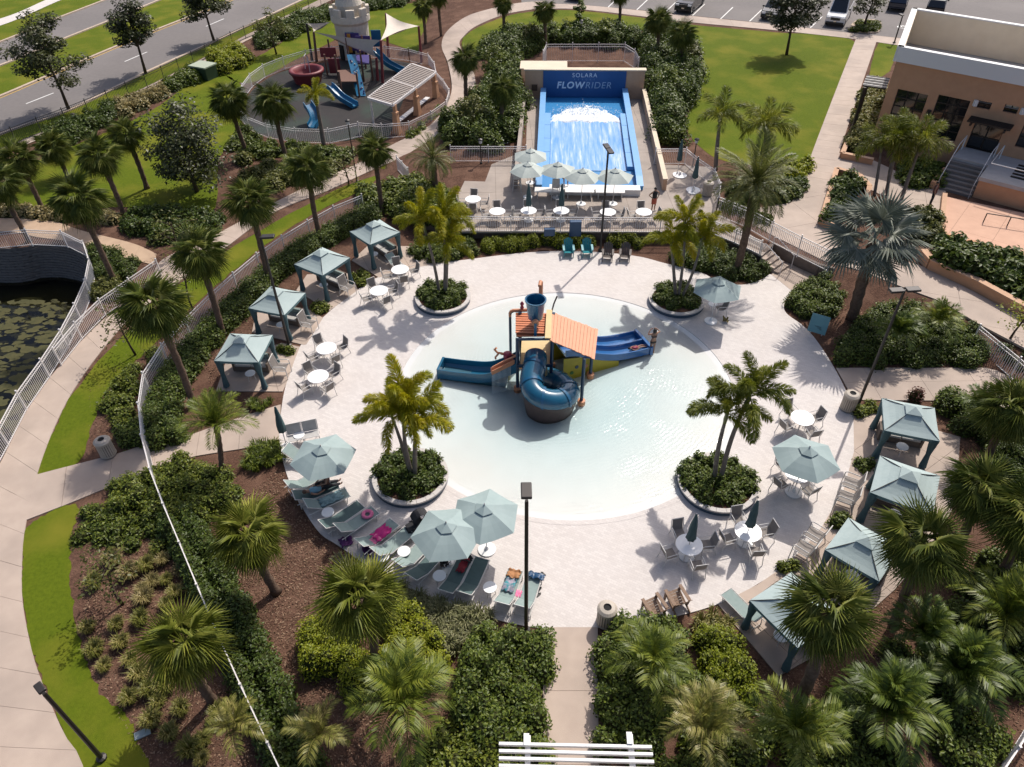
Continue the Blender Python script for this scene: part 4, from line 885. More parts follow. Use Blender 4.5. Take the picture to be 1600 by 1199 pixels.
bed('undergrowth', 'leafy undergrowth between the grass strip and the left fence', 'undergrowth', [(175, 605), (240, 545), (252, 560), (228, 610), (226, 660), (180, 668), (165, 650)], .5, .6, 'mid', fillf=.55)
bed('undergrowth', 'green plants between the litter bin and the left fence', 'undergrowth', [(185, 672), (224, 664), (226, 692), (190, 702)], .5, .7, 'dark')
# ornamental grass clumps
TUFT = {k: cloud_mesh('tuft', [(0, 0, 0, .42, .62)], lm=k, L=.6, Wd=.03, dens=230, blade=True, core=False) for k in ('tan', 'straw')}
tp = [(232, 888), (256, 880), (285, 895), (262, 910), (298, 920), (228, 940), (262, 948), (222, 972), (185, 980), (140, 985), (152, 1020), (192, 1008), (206, 1035), (166, 1044), (222, 1058), (236, 1082), (205, 1095), (262, 1075), (285, 1112), (240, 1130), (268, 1150), (320, 1160), (345, 1120), (300, 1175), (150, 915), (205, 900), (180, 880), (290, 860), (250, 1100), (318, 1190), (275, 930), (240, 915), (225, 925), (248, 860)]
for i, p in enumerate(tp):
    k = 'tan' if p[1] < 960 and i % 3 else 'straw'
    o = ob('grass_clump', TUFT[k], None, G(*p), random.uniform(0, 6)); o.scale = (random.uniform(.62, 1.0),) * 3
    tag(o, 'rounded ornamental grass clump in the mulch bed left of the long fence', 'grass clump', 'grass clumps in the mulch bed')
for i, (x, y) in enumerate([(20, 300), (8, 318), (205, 172), (232, 158), (250, 150), (1350, 222), (1358, 195), (1368, 168)]):
    o = ob('grass_clump', TUFT['tan'], None, GT(x, y)); o.scale = (1.6,) * 3
    tag(o, 'tall tan grass clump in a far border bed', 'grass clump', 'tan grasses in far beds')
# mulch litter
def litter(label, pxs, n, m, s=.05):
    Pn = []
    for poly, k in pxs:
        P = GL(poly); xs = [p.x for p in P]; ys = [p.y for p in P]; c = 0
        while c < k:
            x, y = random.uniform(min(xs), max(xs)), random.uniform(min(ys), max(ys))
            if inside(x, y, P): Pn.append((x, y, .02)); c += 1
    Pn = np.array(Pn); N = np.tile([0, 0, 1.0], (len(Pn), 1)); V, Fc = leaves(Pn, N, s * 2, s, .5)
    tag(ob('leaf_litter', quads_mesh('leaf_litter', V, Fc, [LM_L])), label, 'litter', kind='stuff')
LM_L = leafmat('dry_litter', (.075, .042, .028), (.185, .110, .072), (.36, .25, .17), tr=.05, rough=.9, spec=.1)
litter('dry leaves and bark chips scattered over the mulch beds', [([(385, 775), (440, 730), (500, 840), (560, 900), (480, 980), (480, 1060), (440, 1080), (380, 960), (330, 850)], 5200), ([(130, 850), (290, 830), (330, 1000), (420, 1199), (230, 1199), (130, 1030)], 5200), ([(1150, 1020), (1500, 850), (1600, 900), (1600, 1199), (1180, 1199)], 5200), ([(1270, 500), (1330, 480), (1400, 500), (1330, 560)], 900), ([(480, 1060), (720, 1060), (720, 1199), (430, 1199)], 2400), ([(300, 540), (420, 470), (560, 380), (500, 420), (330, 600)], 1500), ([(140, 600), (230, 530), (230, 690), (140, 710)], 900)], 0, LM_L)
# ------------------------------------------------------------------ fences
FEN = mat('white_fence', (.74, .71, .69), .4, (.66, .62, .60), 3, .5)
BLK = mat('black_fence', (.02, .02, .02), .5)
DARKM = mat('dark_bronze', (.035, .030, .028), .45, metal=.3)
def fence(name, label, pts, h=1.3, m=None, bay=2.4, sp=.125, cat='fence', indiv=True, zf=None, pr=.011, post=.06):
    m = m or FEN; L = length(pts); nb = max(1, round(L / bay)); P = resample(pts, nb + 1)
    t = thing(name, label, cat, P[0]); o = P[0]
    pm = MB().box(0, 0, h * .52, post, post, h * 1.04).box(0, 0, h * 1.05, post * 1.25, post * 1.25, .03).mesh('post', m)
    km = MB().box(0, 0, h * .48, pr * 2, pr * 2, h * .86).mesh('picket', m)
    rest = MB(); cnt = 0
    mid = [0.5 * (a + b) for a, b in zip(P, P[1:])]
    for i, p in enumerate(P): ob('post', pm, t, p - o)
    order = sorted(range(nb), key=lambda i: mid[i].length)
    for i in order:
        a, b = P[i] - o, P[i + 1] - o; d = (b - a); up = Vector((0, 0, 1))
        for z, hh in ((h * .95, .045), (h * .82, .03), (h * .09, .035)): MB().bar(a + up * z, b + up * z, .035, hh).obj('rail', m, t)
        n = max(1, int(d.length / sp))
        for k in range(1, n):
            q = a + d * (k / n)
            if indiv and cnt < 300: ob('picket', km, t, q, math.atan2(d.y, d.x)); cnt += 1
            else: rest.box(q.x, q.y, q.z + h * .48, pr * 2, pr * 2, h * .86, math.atan2(d.y, d.x))
    if rest.v: tag(rest.obj('pickets', m, t), kind='stuff')
    return t
def fpx(*px, terrace=False, z=0.0): return smooth([GT(*p) if terrace else G(*p, z) for p in px], 6, False)
fence('pool_fence', 'long white picket fence curving round the left cabanas down to the bottom edge', fpx((569, 331), (520, 352), (470, 382), (420, 415), (365, 462), (310, 515), (262, 570), (240, 600), (231, 640), (230, 680), (240, 735), (258, 790), (300, 890), (350, 1010), (400, 1120), (440, 1205), (480, 1290)))
fence('pond_fence', 'white picket fence around the rim of the pond', fpx((-60, 830), (0, 726), (44, 640), (94, 568), (130, 500), (147, 455), (149, 425), (137, 400), (110, 388), (60, 384), (0, 391), (-120, 385)), h=1.25)
fence('path_fence', 'short white picket fence between pond and path', fpx((97, 572), (150, 508), (200, 470), (240, 440), (253, 432)), h=1.2)
fence('corner_rail', 'white rail crossing the bottom left corner', fpx((-30, 1190), (-8, 1240), (20, 1300)), h=1.2)
fence('right_rail', 'white fence along the bottom right border', fpx((1512, 1275), (1560, 1205), (1600, 1140), (1660, 1050)), h=1.2)
fence('pool_fence', 'white picket fence at the right border above the service walk', fpx((1516, 540), (1560, 575), (1590, 605), (1640, 650)), h=1.35)
fence('deck_fence', 'white picket fence along the front of the surf deck', [GT(*p) for p in [(722, 362), (800, 363.5), (900, 364), (1000, 364.5), (1108, 365)]], h=1.15, bay=2.9, sp=.14)
fence('ramp_rail', 'white railing on the outer edge of the walkway to the steps', [GT(*p) for p in [(1108, 365), (1150, 382), (1186, 399)]], h=1.0, sp=.14)
fence('plaza_fence', 'tall white picket fence between plaza and steps', [GT(*p) for p in [(1118, 338), (1160, 355), (1210, 384), (1250, 405), (1292, 426)]], h=1.45)
fence('deck_side_fence', 'white picket fence at the right back of the surf deck', [GT(*p) for p in [(1022, 258), (1082, 258), (1090, 282), (1116, 293), (1122, 312), (1118, 338)]], h=1.3)
fence('deck_side_fence', 'white picket fence at the left back of the surf deck', [GT(*p) for p in [(705, 254), (760, 254), (822, 254)]], h=1.3)
fence('gate_panel', 'small white gate panel by the path corner', [GT(*p) for p in [(622, 268), (640, 288)]], h=1.25, bay=1.2)
fence('playground_fence', 'white fence ringing the playground', fpx((640, 97), (670, 105), (682, 124), (684, 145), (702, 150), (700, 178), (678, 196), (655, 208), (620, 222), (598, 218), (576, 210), (545, 223), (500, 226), (440, 222), (395, 208), (376, 185), (385, 150), (410, 125), (450, 108), (490, 97), (540, 92), (600, 92), (640, 97)), h=1.3, sp=.16, indiv=False, bay=2.8)
fence('yard_fence', 'white fence round the yard behind the surf wall', [GT(*p) for p in [(848, 110), (849, 98), (920, 98), (985, 98), (996, 122)]], h=1.8, sp=.16, indiv=False)
fence('roadside_fence', 'black metal fence along the roadside walk', fpx((-60, 258), (15, 229), (62, 210), (120, 188), (180, 162), (240, 135), (300, 105), (370, 68), (440, 38), (520, 5)), h=1.35, m=BLK, indiv=False, sp=.16)
# steps down to the splash deck
st = thing('entry_steps', 'concrete steps leading from the walkway down to the splash deck', 'steps', (0, 0, 0))
a, b = GT(1188, 400), GT(1206, 390); dirv = (G(1222, 424) - Vector((*((a + b) / 2).xy, 0))).normalized(); wv = (b - a)
for k in range(4):
    z = TZ - .15 * (k + 1) + .04; c = (a + b) / 2 + dirv * (.17 + .34 * k); ang = math.atan2(dirv.y, dirv.x)
    MB().box(c.x, c.y, z / 2, .34, wv.length, z, ang).obj('tread', CON, st)
hr = thing('handrail', 'white looped handrail beside the entry steps', 'handrail', (0, 0, 0))
for s_, e in ((b, .0), (a, .0)):
    p = s_.copy(); q = p + dirv * 1.5
    MB().tube([(p.x, p.y, TZ), (p.x, p.y, TZ + .85), (p.x + dirv.x * .2, p.y + dirv.y * .2, TZ + .9), (q.x, q.y, .95), (q.x, q.y, .05)], .025, 6).obj('rail', FEN, hr)
# ------------------------------------------------------------------ lamps
LENS = mat('lamp_lens', (.35, .35, .35), .2)
def lamp(label, base, top, z0=0.0, terrace=False, double=False, rz=0.0, kind='area', hs=1.0):
    if terrace: z0 = GT(*base).z
    B, T = TOP(base, top, z0); h = T.z - B.z; t = thing('lamp_post', label, 'lamp post', B, rz)
    if kind == 'area':
        MB().lathe([(.16, 0), (.16, .12), (.075, .16), (.06, h - .1), (.05, h)], 10).obj('pole', DARKM, t, smooth=False)
        for s in ((1, -1) if double else (1,)):
            bev(MB().box(0, s * .36 * hs, h + .02, .34 * hs, .62 * hs, .11).obj('lamp_head', DARKM, t), .03)
            MB().bar((0, 0, h - .02), (0, s * .1, h), .07, .07).obj('arm', DARKM, t)
            MB().box(0, s * .36 * hs, h - .045, .24 * hs, .4 * hs, .02).obj('lens', LENS, t)
    else:
        MB().lathe([(.10, 0), (.10, .1), (.045, .14), (.04, h - .3)], 8).obj('pole', DARKM, t)
        MB().lathe([(.05, h - .32), (.12, h - .28), (.12, h - .05), (.06, h)], 10).obj('lamp_globe', mat('globe', (.6, .58, .55), .4), t)
        MB().lathe([(.20, h - .05), (.16, h + .02), (.02, h + .08)], 10).obj('cap', DARKM, t)
    return t
lamp('dark lamp post standing at the bottom hedge before the loungers', (822, 986), (829, 782), rz=.0)
lamp('dark double headed lamp post beside the turquoise and brown chairs', (938, 393), (951, 233), double=True, rz=R(10))
lamp('dark lamp post between the left cabanas', (452, 541), (407, 371), rz=R(-85))
lamp('dark lamp post at the right service walk', (1340, 635), (1411, 453), double=True, rz=R(95))
lamp('dark lamp post on the lower left grass strip', (160, 1186), (70, 1082), rz=R(50), hs=.62)
lamp('small lamp post outside the playground fence', (558, 284), (545, 188), kind='globe')
lamp('small globe lamp behind the surf wall', (907, 70), (908, 32), terrace=True, kind='globe')
lamp('small globe lamp at the right back of the surf deck', (1082, 262), (1084, 217), terrace=True, kind='globe')
lamp('small lamp post by the left lawn beds', (118, 190), (114, 178), kind='globe')
lamp('small globe lamp behind the left deck fence', (752, 256), (752, 218), terrace=True, kind='globe')
lamp('thin dark lamp post in the car park by the building', (1397, 68), (1411, 25), terrace=True)
# ------------------------------------------------------------------ cabanas
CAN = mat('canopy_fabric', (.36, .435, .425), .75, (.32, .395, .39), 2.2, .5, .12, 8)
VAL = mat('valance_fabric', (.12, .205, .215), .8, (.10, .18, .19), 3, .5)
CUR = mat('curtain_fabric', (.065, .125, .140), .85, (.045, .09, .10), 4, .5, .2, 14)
FRM = mat('furniture_frame', (.62, .60, .57), .45, (.55, .53, .50), 5, .4)
SLG = mat('sling_teal', (.235, .30, .285), .75, (.20, .265, .25), 6, .5)
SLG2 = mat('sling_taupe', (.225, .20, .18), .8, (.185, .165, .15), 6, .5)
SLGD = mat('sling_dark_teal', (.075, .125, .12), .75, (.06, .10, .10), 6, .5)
TBL = mat('table_top', (.80, .80, .79), .35)
WICK = mat('wicker_sofa', (.16, .125, .10), .8, (.10, .08, .065), 30, .5)
CUSH = mat('cushion_pale', (.44, .43, .41), .85, (.38, .37, .355), 5, .4)
def cabana_proto():
    t = thing('cabana', 'x', 'cabana', group='pool cabanas'); s = 1.36; e = 2.22; ap = 3.0; k = .26
    c = MB()
    cor = [(-s, -s), (s, -s), (s, s), (-s, s)]
    for i in range(4):
        a, b = cor[i], cor[(i + 1) % 4]; n = 6
        for j in range(n):
            for l in range(4):
                def pt(u, v):
                    x = a[0] + (b[0] - a[0]) * u; y = a[1] + (b[1] - a[1]) * u; f = 1 - v * (1 - k / s)
                    sag = -.07 * math.sin(math.pi * v) - .03 * math.sin(math.pi * u) * (1 - v)
                    return (x * f, y * f, e + (ap - .12 - e) * v + sag)
                u0, u1, v0, v1 = j / n, (j + 1) / n, l / 4, (l + 1) / 4; o = len(c.v)
                c.v += [pt(u0, v0), pt(u1, v0), pt(u1, v1), pt(u0, v1)]; c.f.append((o, o + 1, o + 2, o + 3))
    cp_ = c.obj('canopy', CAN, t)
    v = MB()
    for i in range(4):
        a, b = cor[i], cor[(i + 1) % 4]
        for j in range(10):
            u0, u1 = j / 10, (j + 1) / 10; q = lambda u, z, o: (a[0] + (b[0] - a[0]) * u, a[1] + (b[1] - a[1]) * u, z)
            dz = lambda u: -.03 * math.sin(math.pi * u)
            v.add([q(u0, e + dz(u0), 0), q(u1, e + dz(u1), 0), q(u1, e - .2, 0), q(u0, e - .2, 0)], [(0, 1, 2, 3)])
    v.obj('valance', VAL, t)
    vc = MB(); g = .42
    for i in range(4):
        a, b = cor[i], cor[(i + 1) % 4]; f = g / s
        vc.add([(a[0] * f, a[1] * f, ap - .14), (b[0] * f, b[1] * f, ap - .14), (0, 0, ap + .12)], [(0, 1, 2)])
        MB().bar((a[0] * .985, a[1] * .985, e - .01), (0, 0, ap - .02), .03).obj('roof_rib', DARKM, t)
    vc.obj('vent_cap', CAN, t)
    for x, y in cor:
        x *= .93; y *= .93
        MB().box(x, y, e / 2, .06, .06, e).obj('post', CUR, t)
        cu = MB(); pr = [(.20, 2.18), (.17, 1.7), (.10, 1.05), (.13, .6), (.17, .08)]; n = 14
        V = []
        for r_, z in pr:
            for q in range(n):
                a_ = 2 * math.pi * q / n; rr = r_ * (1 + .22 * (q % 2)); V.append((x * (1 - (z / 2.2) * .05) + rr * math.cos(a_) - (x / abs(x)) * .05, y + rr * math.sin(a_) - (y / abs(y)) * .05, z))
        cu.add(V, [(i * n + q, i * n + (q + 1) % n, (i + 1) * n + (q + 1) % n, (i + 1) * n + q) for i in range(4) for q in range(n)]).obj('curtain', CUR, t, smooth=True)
    return t
CAB0 = cabana_proto(); FIRST = {}
def place(proto, key, loc, rz, label, scale=None):
    if key not in FIRST:
        FIRST[key] = 1; kids(proto); [kids(c) for c in kids(proto)]
        proto.location = loc; proto.rotation_euler = (0, 0, rz); proto['label'] = label
        if scale: proto.scale = (scale,) * 3
        return proto
    return copy_tree(proto, loc, rz, label, scale)
CABS = [((332.5, 555.6), (402, 558), (355.6, 512.5), 'nearest left cabana with a lamp shadow crossing its canopy'), ((385.5, 472.5), (442.5, 483.7), (420, 438.7), 'second left cabana standing behind the dark lamp post'),
        ((458.7, 406), (503.7, 423.7), (500, 378.7), 'third left cabana between lamp post and farthest cabana'), ((545, 353.7), (577.5, 375), (591, 335), 'farthest left cabana beside the tall white umbrella tables'),
        ((1385, 662.7), (1474, 680), (1381.5, 613), 'top right cabana beside the service walk'), ((1358.5, 760), (1458.6, 795.6), (1381.5, 706), 'second right cabana counted from the service walk'),
        ((1291.8, 847.7), (1371, 893.6), (1340.6, 798.5), 'third right cabana half hidden by a fan palm'), ((1171, 923), (1248, 998), (1244, 887), 'nearest right cabana under the big fan palm')]
CABPOS = []
for fl, fr, bl, lab in CABS:
    A, B_, D_ = G(*fl, 2.22), G(*fr, 2.22), G(*bl, 2.22); c = (B_ + D_) / 2; ang = math.atan2((B_ - A).y, (B_ - A).x); sc = ((B_ - A).length + (D_ - A).length) / 2 / 2.72
    CABPOS.append((Vector((c.x, c.y, .05)), ang)); o = place(CAB0, 'cab', (c.x, c.y, .05), ang, lab, sc)
# ------------------------------------------------------------------ furniture prototypes
def chair_proto(sling, grp):
    t = thing('patio_chair', 'x', 'chair', group=grp)
    q = MB(); prof = [(.24, .43), (.0, .40), (-.20, .42), (-.26, .55), (-.33, .92)]
    for (y0, z0), (y1, z1) in zip(prof, prof[1:]): q.add([(-.22, y0, z0), (.22, y0, z0), (.22, y1, z1), (-.22, y1, z1)], [(0, 1, 2, 3)])
    sl_ = q.obj('sling', sling, t); m_ = sl_.modifiers.new('thickness', 'SOLIDIFY'); m_.thickness = .012
    for x in (-.26, .26):
        MB().tube([(x, .28, 0), (x, .27, .6), (x, .2, .64), (x, -.22, .62)], .018, 5).obj('leg', FRM, t)
        MB().tube([(x, -.34, 0), (x, -.22, .40), (x, -.26, .55), (x * .95, -.34, .94)], .018, 5).obj('leg', FRM, t)
        MB().tube([(x, .27, .42), (x, -.22, .42)], .016, 5).obj('side_rail', FRM, t)
    MB().tube([(-.25, -.34, .94), (.25, -.34, .94)], .018, 5).obj('top_rail', FRM, t)
    return t
def table_proto(r, h, name, grp):
    t = thing(name, 'x', 'table', group=grp)
    MB().lathe([(r - .02, h - .035), (r, h - .03), (r, h), (0.02, h + .004)], 28).obj('table_top', TBL, t)
    if r > .4:
        for k in range(4):
            a = k * math.pi / 2 + .785; MB().tube([(r * .75 * math.cos(a), r * .75 * math.sin(a), 0), (r * .35 * math.cos(a), r * .35 * math.sin(a), h * .5), (r * .7 * math.cos(a), r * .7 * math.sin(a), h - .03)], .02, 5).obj('leg', FRM, t)
    else:
        for k in range(3):
            a = k * 2.09; MB().tube([(r * .8 * math.cos(a), r * .8 * math.sin(a), 0), (r * .6 * math.cos(a), r * .6 * math.sin(a), h - .03)], .015, 5).obj('leg', FRM, t)
    return t
def lounger_proto(sling, ang, grp):
    """foot towards +Y"""
    t = thing('sun_lounger', 'x', 'sun lounger', group=grp); L0, W_ = 1.25, .31; c, s = math.cos(ang), math.sin(ang)
    se = MB(); n = 6
    for k in range(n): se.add([(-W_ + .03, k * L0 / n, .345 - .015 * math.sin(math.pi * k / n)), (W_ - .03, k * L0 / n, .345 - .015 * math.sin(math.pi * k / n)), (W_ - .03, (k + 1) * L0 / n, .345 - .015 * math.sin(math.pi * (k + 1) / n)), (-W_ + .03, (k + 1) * L0 / n, .345 - .015 * math.sin(math.pi * (k + 1) / n))], [(0, 1, 2, 3)])
    se.obj('seat_sling', sling, t).modifiers.new('thickness', 'SOLIDIFY').thickness = .012
    bk = MB(); y1, z1 = -.72 * c, .345 + .72 * s
    bk.add([(-W_ + .03, 0, .345), (W_ - .03, 0, .345), (W_ - .03, y1, z1), (-W_ + .03, y1, z1)], [(0, 1, 2, 3)])
    bk.obj('back_sling', sling, t).modifiers.new('thickness', 'SOLIDIFY').thickness = .012
    for x in (-W_, W_):
        MB().tube([(x, -.62, .33), (x, L0, .35), (x, L0 + .03, .33)], .02, 5).obj('side_rail', FRM, t)
        MB().tube([(x, 0, .35), (x, y1, z1)], .018, 5).obj('back_rail', FRM, t)
        for y in (-.5, L0 - .18): MB().tube([(x, y, 0), (x, y + .04, .34)], .02, 5).obj('leg', FRM, t)
    MB().tube([(-W_, L0, .35), (W_, L0, .35)], .02, 5).obj('foot_rail', FRM, t); MB().tube([(-W_, y1, z1), (W_, y1, z1)], .018, 5).obj('head_rail', FRM, t)
    for y in (-.5, L0 - .16): MB().tube([(-W_, y, .06), (W_, y, .06)], .015, 5).obj('stretcher', FRM, t)
    return t
UMB = mat('umbrella_fabric', (.30, .375, .37), .7, (.265, .34, .335), 3, .5)
UMBD = mat('umbrella_dark_fabric', (.055, .105, .110), .8, (.04, .08, .085), 5, .5)
UMBW = mat('umbrella_pale_fabric', (.44, .485, .445), .7, (.40, .445, .41), 3, .5)
def umbrella_proto(fab, grp, R0=1.38, h=2.15):
    t = thing('umbrella', 'x', 'umbrella', group=grp); n = 6; c = MB(); rise = .55
    for k in range(n):
        a0, a1 = 2 * math.pi * k / n, 2 * math.pi * (k + 1) / n; m = 4
        for i in range(m):
            for j in range(4):
                def pt(u, v):
                    p0 = Vector((math.cos(a0), math.sin(a0))); p1 = Vector((math.cos(a1), math.sin(a1))); p = p0.lerp(p1, u) * (R0 * v)
                    return (p.x, p.y, h + rise * (1 - v) - .05 * math.sin(math.pi * u) * v * .9 + .05 * math.sin(math.pi * v))
                u0, u1, v0, v1 = i / m, (i + 1) / m, .16 + .84 * j / 4, .16 + .84 * (j + 1) / 4; o = len(c.v)
                c.v += [pt(u0, v0), pt(u1, v0), pt(u1, v1), pt(u0, v1)]; c.f.append((o, o + 3, o + 2, o + 1))
        e = Vector((R0 * math.cos(a0), R0 * math.sin(a0), h + .01))
        MB().bar((0, 0, h + rise - .04), e - Vector((0, 0, .02)), .02, .02).obj('rib', FRM, t)
        MB().bar((0, 0, h - .12), e * .5 + Vector((0, 0, (h + rise * .5) * .5 - .0)), .015, .015).obj('strut', FRM, t)
    c.obj('canopy', fab, t)
    v = MB()
    for k in range(n):
        a0, a1 = 2 * math.pi * k / n, 2 * math.pi * (k + 1) / n; r = .40
        v.add([(r * math.cos(a0), r * math.sin(a0), h + rise - .08), (r * math.cos(a1), r * math.sin(a1), h + rise - .08), (0, 0, h + rise + .12)], [(0, 1, 2)])
    v.obj('vent_flap', fab, t)
    MB().lathe([(.022, .05), (.022, h + rise + .1)], 8).obj('pole', FRM, t); MB().lathe([(.03, h + rise + .08), (.035, h + rise + .14), (.01, h + rise + .2)], 8).obj('finial', FRM, t)
    MB().lathe([(.36, 0), (.36, .05), (.10, .09), (.05, .25)], 18).obj('base', TBL, t)
    return t
def closed_proto(fab, grp):
    t = thing('closed_umbrella', 'x', 'umbrella', group=grp); n = 12; V = []
    pr = [(.05, 1.02), (.17, 1.12), (.15, 1.5), (.12, 1.9), (.07, 2.35), (.03, 2.6)]
    for r_, z in pr: V += [((r_ * (1 + .25 * (k % 2))) * math.cos(2 * math.pi * k / n + z), (r_ * (1 + .25 * (k % 2))) * math.sin(2 * math.pi * k / n + z), z) for k in range(n)]
    MB().add(V, [(i * n + k, i * n + (k + 1) % n, (i + 1) * n + (k + 1) % n, (i + 1) * n + k) for i in range(5) for k in range(n)]).obj('folded_canopy', fab, t, smooth=True)
    MB().lathe([(.125, 1.48), (.15, 1.5), (.125, 1.54)], 10).obj('tie_strap', DARKM, t)
    MB().lathe([(.022, .04), (.022, 2.62)], 8).obj('pole', FRM, t); MB().lathe([(.34, 0), (.34, .05), (.10, .09), (.05, .25)], 18).obj('base', TBL, t)
    return t
CH_T = chair_proto(SLG2, 'sling patio chairs around tables'); TB0 = table_proto(.53, .72, 'round_table', 'round dining tables'); ST0 = table_proto(.26, .45, 'side_table', 'small side tables')
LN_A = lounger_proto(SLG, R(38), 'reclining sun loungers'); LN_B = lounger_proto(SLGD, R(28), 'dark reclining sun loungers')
UM0 = umbrella_proto(UMB, 'open teal umbrellas'); UMW0 = umbrella_proto(UMBW, 'open pale umbrellas on the surf deck'); UC0 = closed_proto(UMBD, 'closed dark umbrellas')
# ------------------------------------------------------------------ dining sets
def dining(px, lab, chairs, a0, z=.05, terrace=False, umb=None, chair_r=.82):
    p = GT(*px) if terrace else G(*px, 0); 
    pz = (GT(*px).z + .05) if terrace else z
    p = G(px[0], px[1], pz + .72); p.z = pz     # the pixel is the centre of the top
    place(TB0, 'tb', p, 0.2, 'round white table ' + lab)
    for k, nm in enumerate(chairs):
        a = a0 + k * 2 * math.pi / 4
        q = p + Vector((chair_r * math.cos(a), chair_r * math.sin(a), 0))
        place(CH_T, 'ch', q, a + math.pi / 2 + random.uniform(-.15, .15), 'taupe chair, ' + nm + ' side of table ' + lab)
    return p
AL = ['right', 'far', 'left', 'near']
t1 = dining((1254, 653), 'beside the right litter bin', AL, R(20)); t2 = dining((1246, 740), 'under the near right open umbrella', AL, R(25))
t3 = dining((1077, 851), 'with a closed umbrella left of its twin', AL, R(15)); t4 = dining((1169, 830), 'with a closed umbrella nearest the right planter', AL, R(10))
t5 = dining((510, 544), 'on the left deck, upper of the pair', AL, R(35)); t6 = dining((497, 588), 'on the left deck, lower of the pair', AL, R(40))
t7 = dining((592, 454), 'in palm shade before the farthest left cabana', AL, R(30)); t8 = dining((625, 421), 'farthest up the left deck beside the cabana', AL, R(20))
t9 = dining((739, 311), 'at the left end of the surf deck', AL, R(0), terrace=True, chair_r=.75)
dt = [(777, 330, 'second from the left along the surf deck fence'), (826, 329, 'with a closed umbrella, left one on the surf deck'), (877, 329, 'with a closed umbrella, right one on the surf deck'), (950, 331, 'behind the double lamp on the surf deck'), (1006, 331, 'beside the standing man on the surf deck')]
DT = [dining((x, y), l, AL[:3], R(2), terrace=True, chair_r=.75) for x, y, l in dt]
def um(px, lab, h=2.15, z=.05, rz=0.0, terrace=False, pale=False, sc=None):   # pixel of the apex
    zb = (TZ + .05) if terrace else z; p = G(px[0], px[1], zb + (h + .62) * (sc or 1)); p.z = zb
    return place(UMW0 if pale else UM0, 'umw' if pale else 'um', p, rz, lab, sc)
um((501, 698), 'open teal umbrella over the loungers by the left entry path', rz=.3); um((697, 818), 'open teal umbrella overlapping its neighbour, lower left one', rz=.1); um((757, 790), 'open teal umbrella overlapping its neighbour, upper right one with visible base', rz=.4)
um((1124, 437), 'open teal umbrella by the far right planter', rz=.2); um((1265, 700), 'open teal umbrella over the right deck table', rz=.55)
for x, y, l in ((829, 233, 'pale umbrella farthest back on the surf deck'), (825, 254, 'pale umbrella at the left corner of the surf pool'), (872, 254, 'pale umbrella second along the surf pool front'), (911, 264, 'pale umbrella third along the surf pool front'), (962, 264, 'pale umbrella at the right of the surf pool front')):
    um((x, y), l, terrace=True, pale=True, rz=random.uniform(0, 1), sc=.92)
def cu(p, lab, z=None):
    return place(UC0, 'uc', (p.x, p.y, z if z is not None else p.z), random.uniform(0, 6), lab)
cu(t3 + Vector((0, 0, 0)), 'closed umbrella through the table left of its twin'); cu(t4, 'closed umbrella through the table nearest the right planter'); cu(DT[1], 'closed umbrella in the left surf deck table'); cu(DT[2], 'closed umbrella in the right surf deck table')
cu(G(449, 700, .05), 'closed dark umbrella beside the bench by the entry path'); cu(GT(1058, 274) + Vector((0, 0, .05)), 'closed umbrella at the back fence of the surf deck'); cu(GT(1082, 302) + Vector((0, 0, .05)), 'closed umbrella near the slatted bin on the surf deck')
place(CH_T, 'ch', G(1124, 491, .05), R(100), 'lone sling chair under the far right umbrella'); place(ST0, 'st', G(1112, 485, .05), 0, 'side table under the far right umbrella')
# ------------------------------------------------------------------ loungers along the lower left edge (pixel of head end, pixel of foot end)
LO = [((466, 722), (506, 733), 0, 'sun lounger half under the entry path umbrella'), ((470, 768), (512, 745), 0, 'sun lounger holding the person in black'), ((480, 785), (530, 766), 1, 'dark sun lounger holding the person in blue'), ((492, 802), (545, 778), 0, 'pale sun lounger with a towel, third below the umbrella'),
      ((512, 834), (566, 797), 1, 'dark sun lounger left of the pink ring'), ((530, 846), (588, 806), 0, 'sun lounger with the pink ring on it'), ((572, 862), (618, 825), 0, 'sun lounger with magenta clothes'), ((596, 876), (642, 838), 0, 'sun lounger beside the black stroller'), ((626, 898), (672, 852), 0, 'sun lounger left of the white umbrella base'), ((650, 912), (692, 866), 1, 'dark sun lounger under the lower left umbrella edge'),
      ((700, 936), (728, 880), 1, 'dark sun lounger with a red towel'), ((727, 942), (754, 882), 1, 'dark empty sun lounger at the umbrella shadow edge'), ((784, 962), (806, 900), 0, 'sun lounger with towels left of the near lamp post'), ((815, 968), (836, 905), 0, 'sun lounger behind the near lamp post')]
LOP = []
for hd, ft, k, lab in LO:
    a, b = G(*hd), G(*ft); d = b - a; ang = math.atan2(d.y, d.x) - math.pi / 2; p = b - d.normalized() * 1.25; p.z = .05
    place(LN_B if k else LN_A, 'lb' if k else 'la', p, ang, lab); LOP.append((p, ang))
for px, lab in (((515, 811), 'side table between loungers left of the pink ring'), ((633, 872), 'side table between loungers right of the stroller'), ((688, 910), 'side table left of the red towel lounger'), ((766, 928), 'tall side table between the lower lounger pairs'), ((470, 690), 'side table beside the closed umbrella by the bench'), ((600, 880), 'side table behind the magenta clothes lounger')):
    place(ST0, 'st', G(*px, .05), 0, lab)
